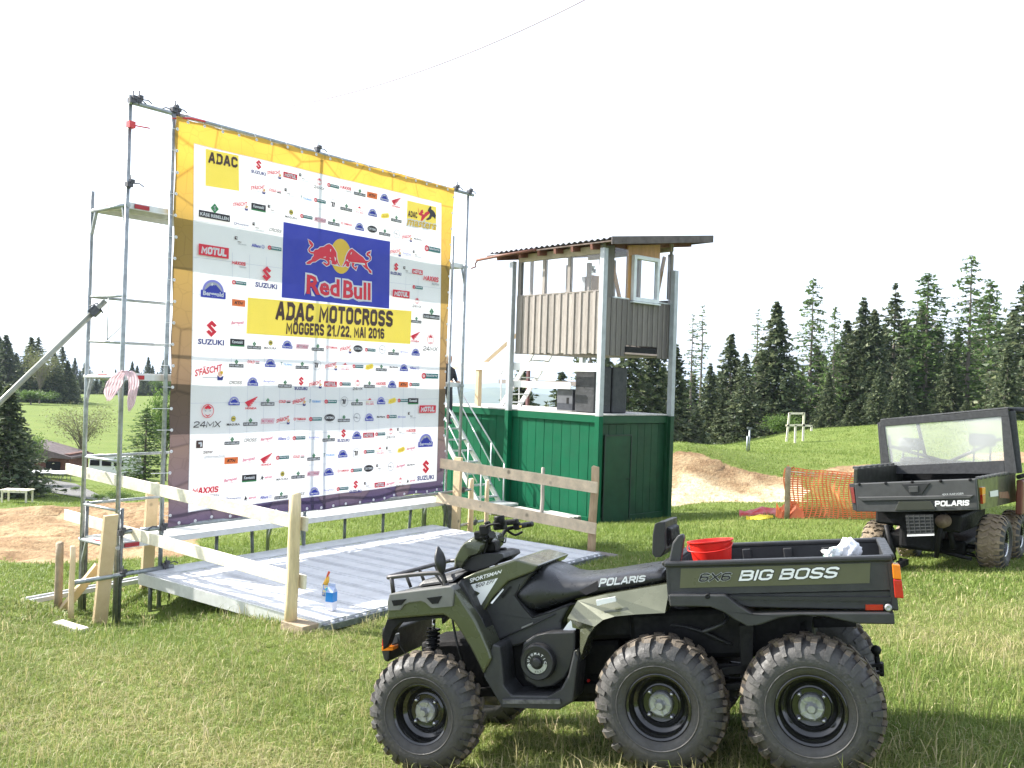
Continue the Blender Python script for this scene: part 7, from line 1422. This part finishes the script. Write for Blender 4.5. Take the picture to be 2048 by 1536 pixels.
# bed sides
sL = [(1955, 958), (2030, 944), (2034, 1003), (1962, 1020)]
rs('bed_side', sL, -.005, .05, OL2, .01, pf=S2, dv=UL)
c1, c2 = S2(1955, 958), S2(2030, 944)
BDW = 1.42
m = MB(); q = [c1, c2, c2-UP*.3, c1-UP*.3]; m.prism([p+UL*BDW for p in q], [p+UL*(BDW-.05) for p in q]); m.build('bed_side', OL2, bg_, .01)
m = MB(); q = [c1-UP*.28, c2-UP*.28]; m.hexa([c1-UP*.30, c2-UP*.30, c2-UP*.30+UL*BDW, c1-UP*.30+UL*BDW, c1-UP*.27, c2-UP*.27, c2-UP*.27+UL*BDW, c1-UP*.27+UL*BDW]); m.build('bed_floor', BLKP, bg_)
m = MB(); m.hexa([c2-UP*.28, c2-UP*.28+UH*.05, c2-UP*.28+UH*.05+UL*BDW, c2-UP*.28+UL*BDW, c2+UP*.01, c2+UP*.01+UH*.05, c2+UP*.01+UH*.05+UL*BDW, c2+UP*.01+UL*BDW]); m.build('bed_front', GP, bg_)
for k in (0, 1):
    for j in range(9): f = (j+.5)/9; p = c1.lerp(c2, f)+UL*BDW*k; m = MB(); m.box(p+UP*.008, .11, .07, .03, UH, UL); m.build('rail_tooth', GP, bg_, .006)
rs('tail_lamp', [(1964, 975), (1971, 974), (1971, 988), (1965, 990)], -.03, .04, ORL, .003, pf=S2, dv=UL); rs('tail_lamp', [(1965, 990), (1971, 988), (1971, 1006), (1966, 1008)], -.03, .04, REDL, .003, pf=S2, dv=UL)
rs('fender_sticker', [(1980, 983), (1996, 980), (1997, 992), (1981, 994)], -.012, .004, WHT, 0, pf=S2, dv=UL); rs('fender_patch', [(1998, 984), (2016, 983), (2020, 997), (1999, 996)], -.012, .004, mat('rusty_patch', (.24, .12, .07), .6), 0, pf=S2, dv=UL)
# wheels
UR_ = .335
def uw(px, py, d, w_, ax, wd, name='wheel'):
    c_ = QC+UH*d+UL*w_; c_.z = G(c_.x, c_.y)+UR_-.02; return make_wheel(c_, ax, UR_, wd, name, bg_, .155, True, True, 22)
uw(0, 0, .78, -.19, UL, .28); uw(0, 0, .78, 1.45, -UL, .28); uw(0, 0, 2.35, -.06, UL, .24); uw(0, 0, 2.35, 1.48, -UL, .24)
za = G(*(QC+UH*.42+UL*.7).xy)+UR_
def U3(d, w_, z): p = QC+UH*d+UL*w_; p.z = z; return p
for a_, b_, r in [((.78, .05, za), (.78, .55, za), .03), ((.78, .87, za), (.78, 1.25, za), .03), ((.35, .1, za-.08), (.5, .6, za-.05), .022), ((.35, 1.3, za-.08), (.5, .8, za-.05), .022), ((.7, .05, za-.1), (.8, .6, za-.05), .02), ((.38, .3, za), (.45, .42, za+.42), .035), ((.38, 1.1, za), (.45, 1.0, za+.42), .035), ((.2, .45, za-.1), (.25, .40, za+.45), .03), ((.0, .98, za+.25), (-.02, .86, za-.16), .03)]:
    m = MB(); m.tube([U3(*a_), U3(*b_)], r, 8); m.build('suspension_arm', DARKM, bg_)
m = MB(); m.box(U3(.55, .71, za+.15), .5, .42, .42, UH, UL); m.build('gearbox', DARKM, bg_, .04); m = MB(); m.box(U3(.9, .71, za+.32), 1.2, 1.0, .22, UH, UL); m.build('under_bed_frame', DARKM, bg_, .03)
m = MB(); m.box(U3(1.6, .71, za-.02), 1.9, .95, .18, UH, UL); m.build('chassis', DARKM, bg_, .03)
m = MB(); p = R2(1884, 1043, .18); m.lathe([(0, 0), (0, .08), (.3, .08), (.3, 0)], p, UH, 20); m.build('silencer', mat('rusty_silencer', (.22, .16, .12), .7, .3, .3, 12), bg_)
m = MB(); p = U3(.1, .80, za-.20); m.box(p, .25, .07, .07, UH, UL); m.lathe([(0, .05), (.03, .05), (.03, .02), (.07, .02)], p-UH*.08, UP, 14); m.build('tow_hitch', DARKM, bg_, .004)
pl = [R2(1811, 1030, -.03), R2(1866, 1029, -.03), R2(1869, 1069, -.03), R2(1815, 1071, -.03)]
m = MB(); m.prism(pl, [p+UH*.01 for p in pl]); m.build('plate_holder', BLKP, bg_)
for i in range(6):
    f = (i+.5)/6; m = MB(); m.beam(pl[0].lerp(pl[3], f)-UH*.006, pl[1].lerp(pl[2], f)-UH*.006, .008, .012, UP); m.build('slat', GP, bg_)
for i in range(5):
    f = (i+.5)/5; m = MB(); m.beam(pl[0].lerp(pl[1], f)-UH*.006, pl[3].lerp(pl[2], f)-UH*.006, .008, .012, UH); m.build('slat', GP, bg_)
m = MB(); m.beam(pl[3]-UH*.01, pl[2]-UH*.01, .012, .02, UP); m.build('slat', WHT, bg_)
# canvas cab
D0 = 1.62
def strip(name, pa, d0=D0, m_=FABR, th=.02): return rs(name, pa, d0, th, m_, .006)
OUT = [(1758, 850), (1760, 842), (1771, 837), (1890, 829), (2016, 818), (2026, 830), (2037, 947), (1766, 947)]; WIN = [(1769, 853), (2002, 833), (2008, 921), (1780, 932)]
strip('canvas_panel', [(1758, 850), (1760, 842), (1771, 837), (1850, 832), (1890, 830), (1950, 824), (2016, 818), (2018, 833), (2002, 833), (1769, 853)])
strip('canvas_panel', [(1758, 850), (1769, 853), (1780, 932), (1781, 947), (1766, 947), (1760, 880)]); strip('canvas_panel', [(2002, 833), (2018, 833), (2034, 947), (2010, 947), (2008, 921)]); strip('canvas_panel', [(1780, 932), (2008, 921), (2010, 948), (1781, 948)])
VIN = bpy.data.materials.new('clear_vinyl'); VIN.use_nodes = True; _n = VIN.node_tree; _b = _n.nodes['Principled BSDF']; _b.inputs['Base Color'].default_value = (.80, .82, .80, 1); _b.inputs['Roughness'].default_value = .12
_t = _n.nodes.new('ShaderNodeBsdfTransparent'); _z = _n.nodes.new('ShaderNodeTexNoise'); _z.inputs['Scale'].default_value = 1.3; _z.inputs['Detail'].default_value = 1; _tc = _n.nodes.new('ShaderNodeTexCoord'); _n.links.new(_tc.outputs['Object'], _z.inputs['Vector'])
_r = _n.nodes.new('ShaderNodeMapRange'); _r.inputs[1].default_value = .35; _r.inputs[2].default_value = .7; _r.inputs[3].default_value = .82; _r.inputs[4].default_value = .58; _n.links.new(_z.outputs['Fac'], _r.inputs[0]); _m = _n.nodes.new('ShaderNodeMixShader')
_n.links.new(_r.outputs[0], _m.inputs[0]); _n.links.new(_b.outputs[0], _m.inputs[1]); _n.links.new(_t.outputs[0], _m.inputs[2]); _n.links.new(_m.outputs[0], _n.nodes['Material Output'].inputs[0])
_bp = _n.nodes.new('ShaderNodeBump'); _bp.inputs['Strength'].default_value = .35; _bp.inputs['Distance'].default_value = .05; _n.links.new(_z.outputs['Fac'], _bp.inputs['Height']); _n.links.new(_bp.outputs[0], _b.inputs['Normal'])
rs('clear_rear_window', WIN, D0+.008, .004, VIN, 0)
a_, b_ = R2(1760, 843, D0), R2(2018, 819, D0); ROOFL = 1.75
m = MB(); q = [a_, b_, b_+UH*ROOFL-UP*.02, a_+UH*ROOFL-UP*.02]; m.prism([p+UP*.0 for p in q], [p+UP*.035 for p in q]); m.build('canvas_roof', FABR, bg_, .015)
br_, tr_ = R2(2034, 947, D0), R2(2020, 822, D0)
for w0, o_ in ((0, 0), (1, 1)):
    base_b, base_t = (br_, tr_) if w0 == 0 else (R2(1768, 947, D0), R2(1760, 845, D0))
    m = MB(); m.beam(base_b+UH*.06, base_t+UH*.06, .10, .05, UH); m.build('side_pillar', FABR, bg_, .01)
    m = MB(); m.tube([base_t+UH*.1, base_t+UH*ROOFL-UP*.02], .028, 8); m.tube([base_t+UH*(ROOFL-.02), base_b+UH*(ROOFL+.35)], .026, 8); m.tube([base_b+UH*.1-UP*.05, base_b+UH*(ROOFL+.35)-UP*.05], .03, 8); m.build('roll_cage', DARKM, bg_)
    m = MB(); m.box((base_b+UH*(ROOFL*.55))-UP*.32, ROOFL*.9, .08, .45, UH, UL); m.build('door_sill', mat('rust_red_panel', (.20, .07, .045), .45), bg_, .02)
# cross tubes, seats with head rests inside
for p1_, p2_ in (((1776, 891), (1900, 926)), ((2003, 877), (1893, 926)), ((1778, 870), (1784, 930))):
    m = MB(); m.tube([R2(*p1_, D0+.12), R2(*p2_, D0+.12)], .022, 8); m.build('cross_tube', mat('grey_cage_tube', (.05, .05, .055), .4, .3), bg_)
for px in (1822, 1965):
    p = R2(px, 888 if px < 1900 else 880, D0+.35); m = MB(); m.box(p, .10, .34, .17, UH, UL); m.build('head_rest', mat('grey_head_rest', (.17, .18, .19), .6), bg_, .06)
    for k in (-.1, .1): m = MB(); m.tube([p+UL*k-UP*.05, p+UL*k-UP*.36], .012, 6); m.build('rest_stay', DARKM, bg_)
m = MB(); p = R2(1895, 945, D0+.38); m.box(p, .14, 1.25, .34, UH, UL); m.build('seat_back', DARKM, bg_, .05)
m = MB(); c3 = R2(1895, 940, D0+1.5); m.box(c3, .3, 1.3, .3, UH, UL); m.build('dashboard', DARKM, bg_, .05)
m = MB(); m.box(c3+UH*.55-UP*.2, .9, 1.35, .4, UH, UL); m.build('hood', OL2, bg_, .08)
# ------------------------------------------------------------------ grass blades
blades('grass', 175000, 3.9, 8.5, .052, .0023, 2, 'short green and straw coloured meadow grass in the foreground', pw=1.0, lean=1.15)
blades('grass', 130000, 8.5, 15, .062, .0045, 2, 'green meadow grass round the stage and vehicles', pw=1.0, lean=.95)
blades('grass', 130000, 15, 31, .08, .009, 1, 'green meadow grass beyond the stage', pw=1.0, lean=.6)
blades('grass', 150000, 31, 64, .085, .017, 1, 'grass on the green mound', pw=1.0, lean=.6)
blades('tall_grass', 7000, 3.9, 9, .15, .0024, 2, 'loose taller grass stems in the foreground', dry=.35, pw=1.2, lean=.6, hvar=.6)
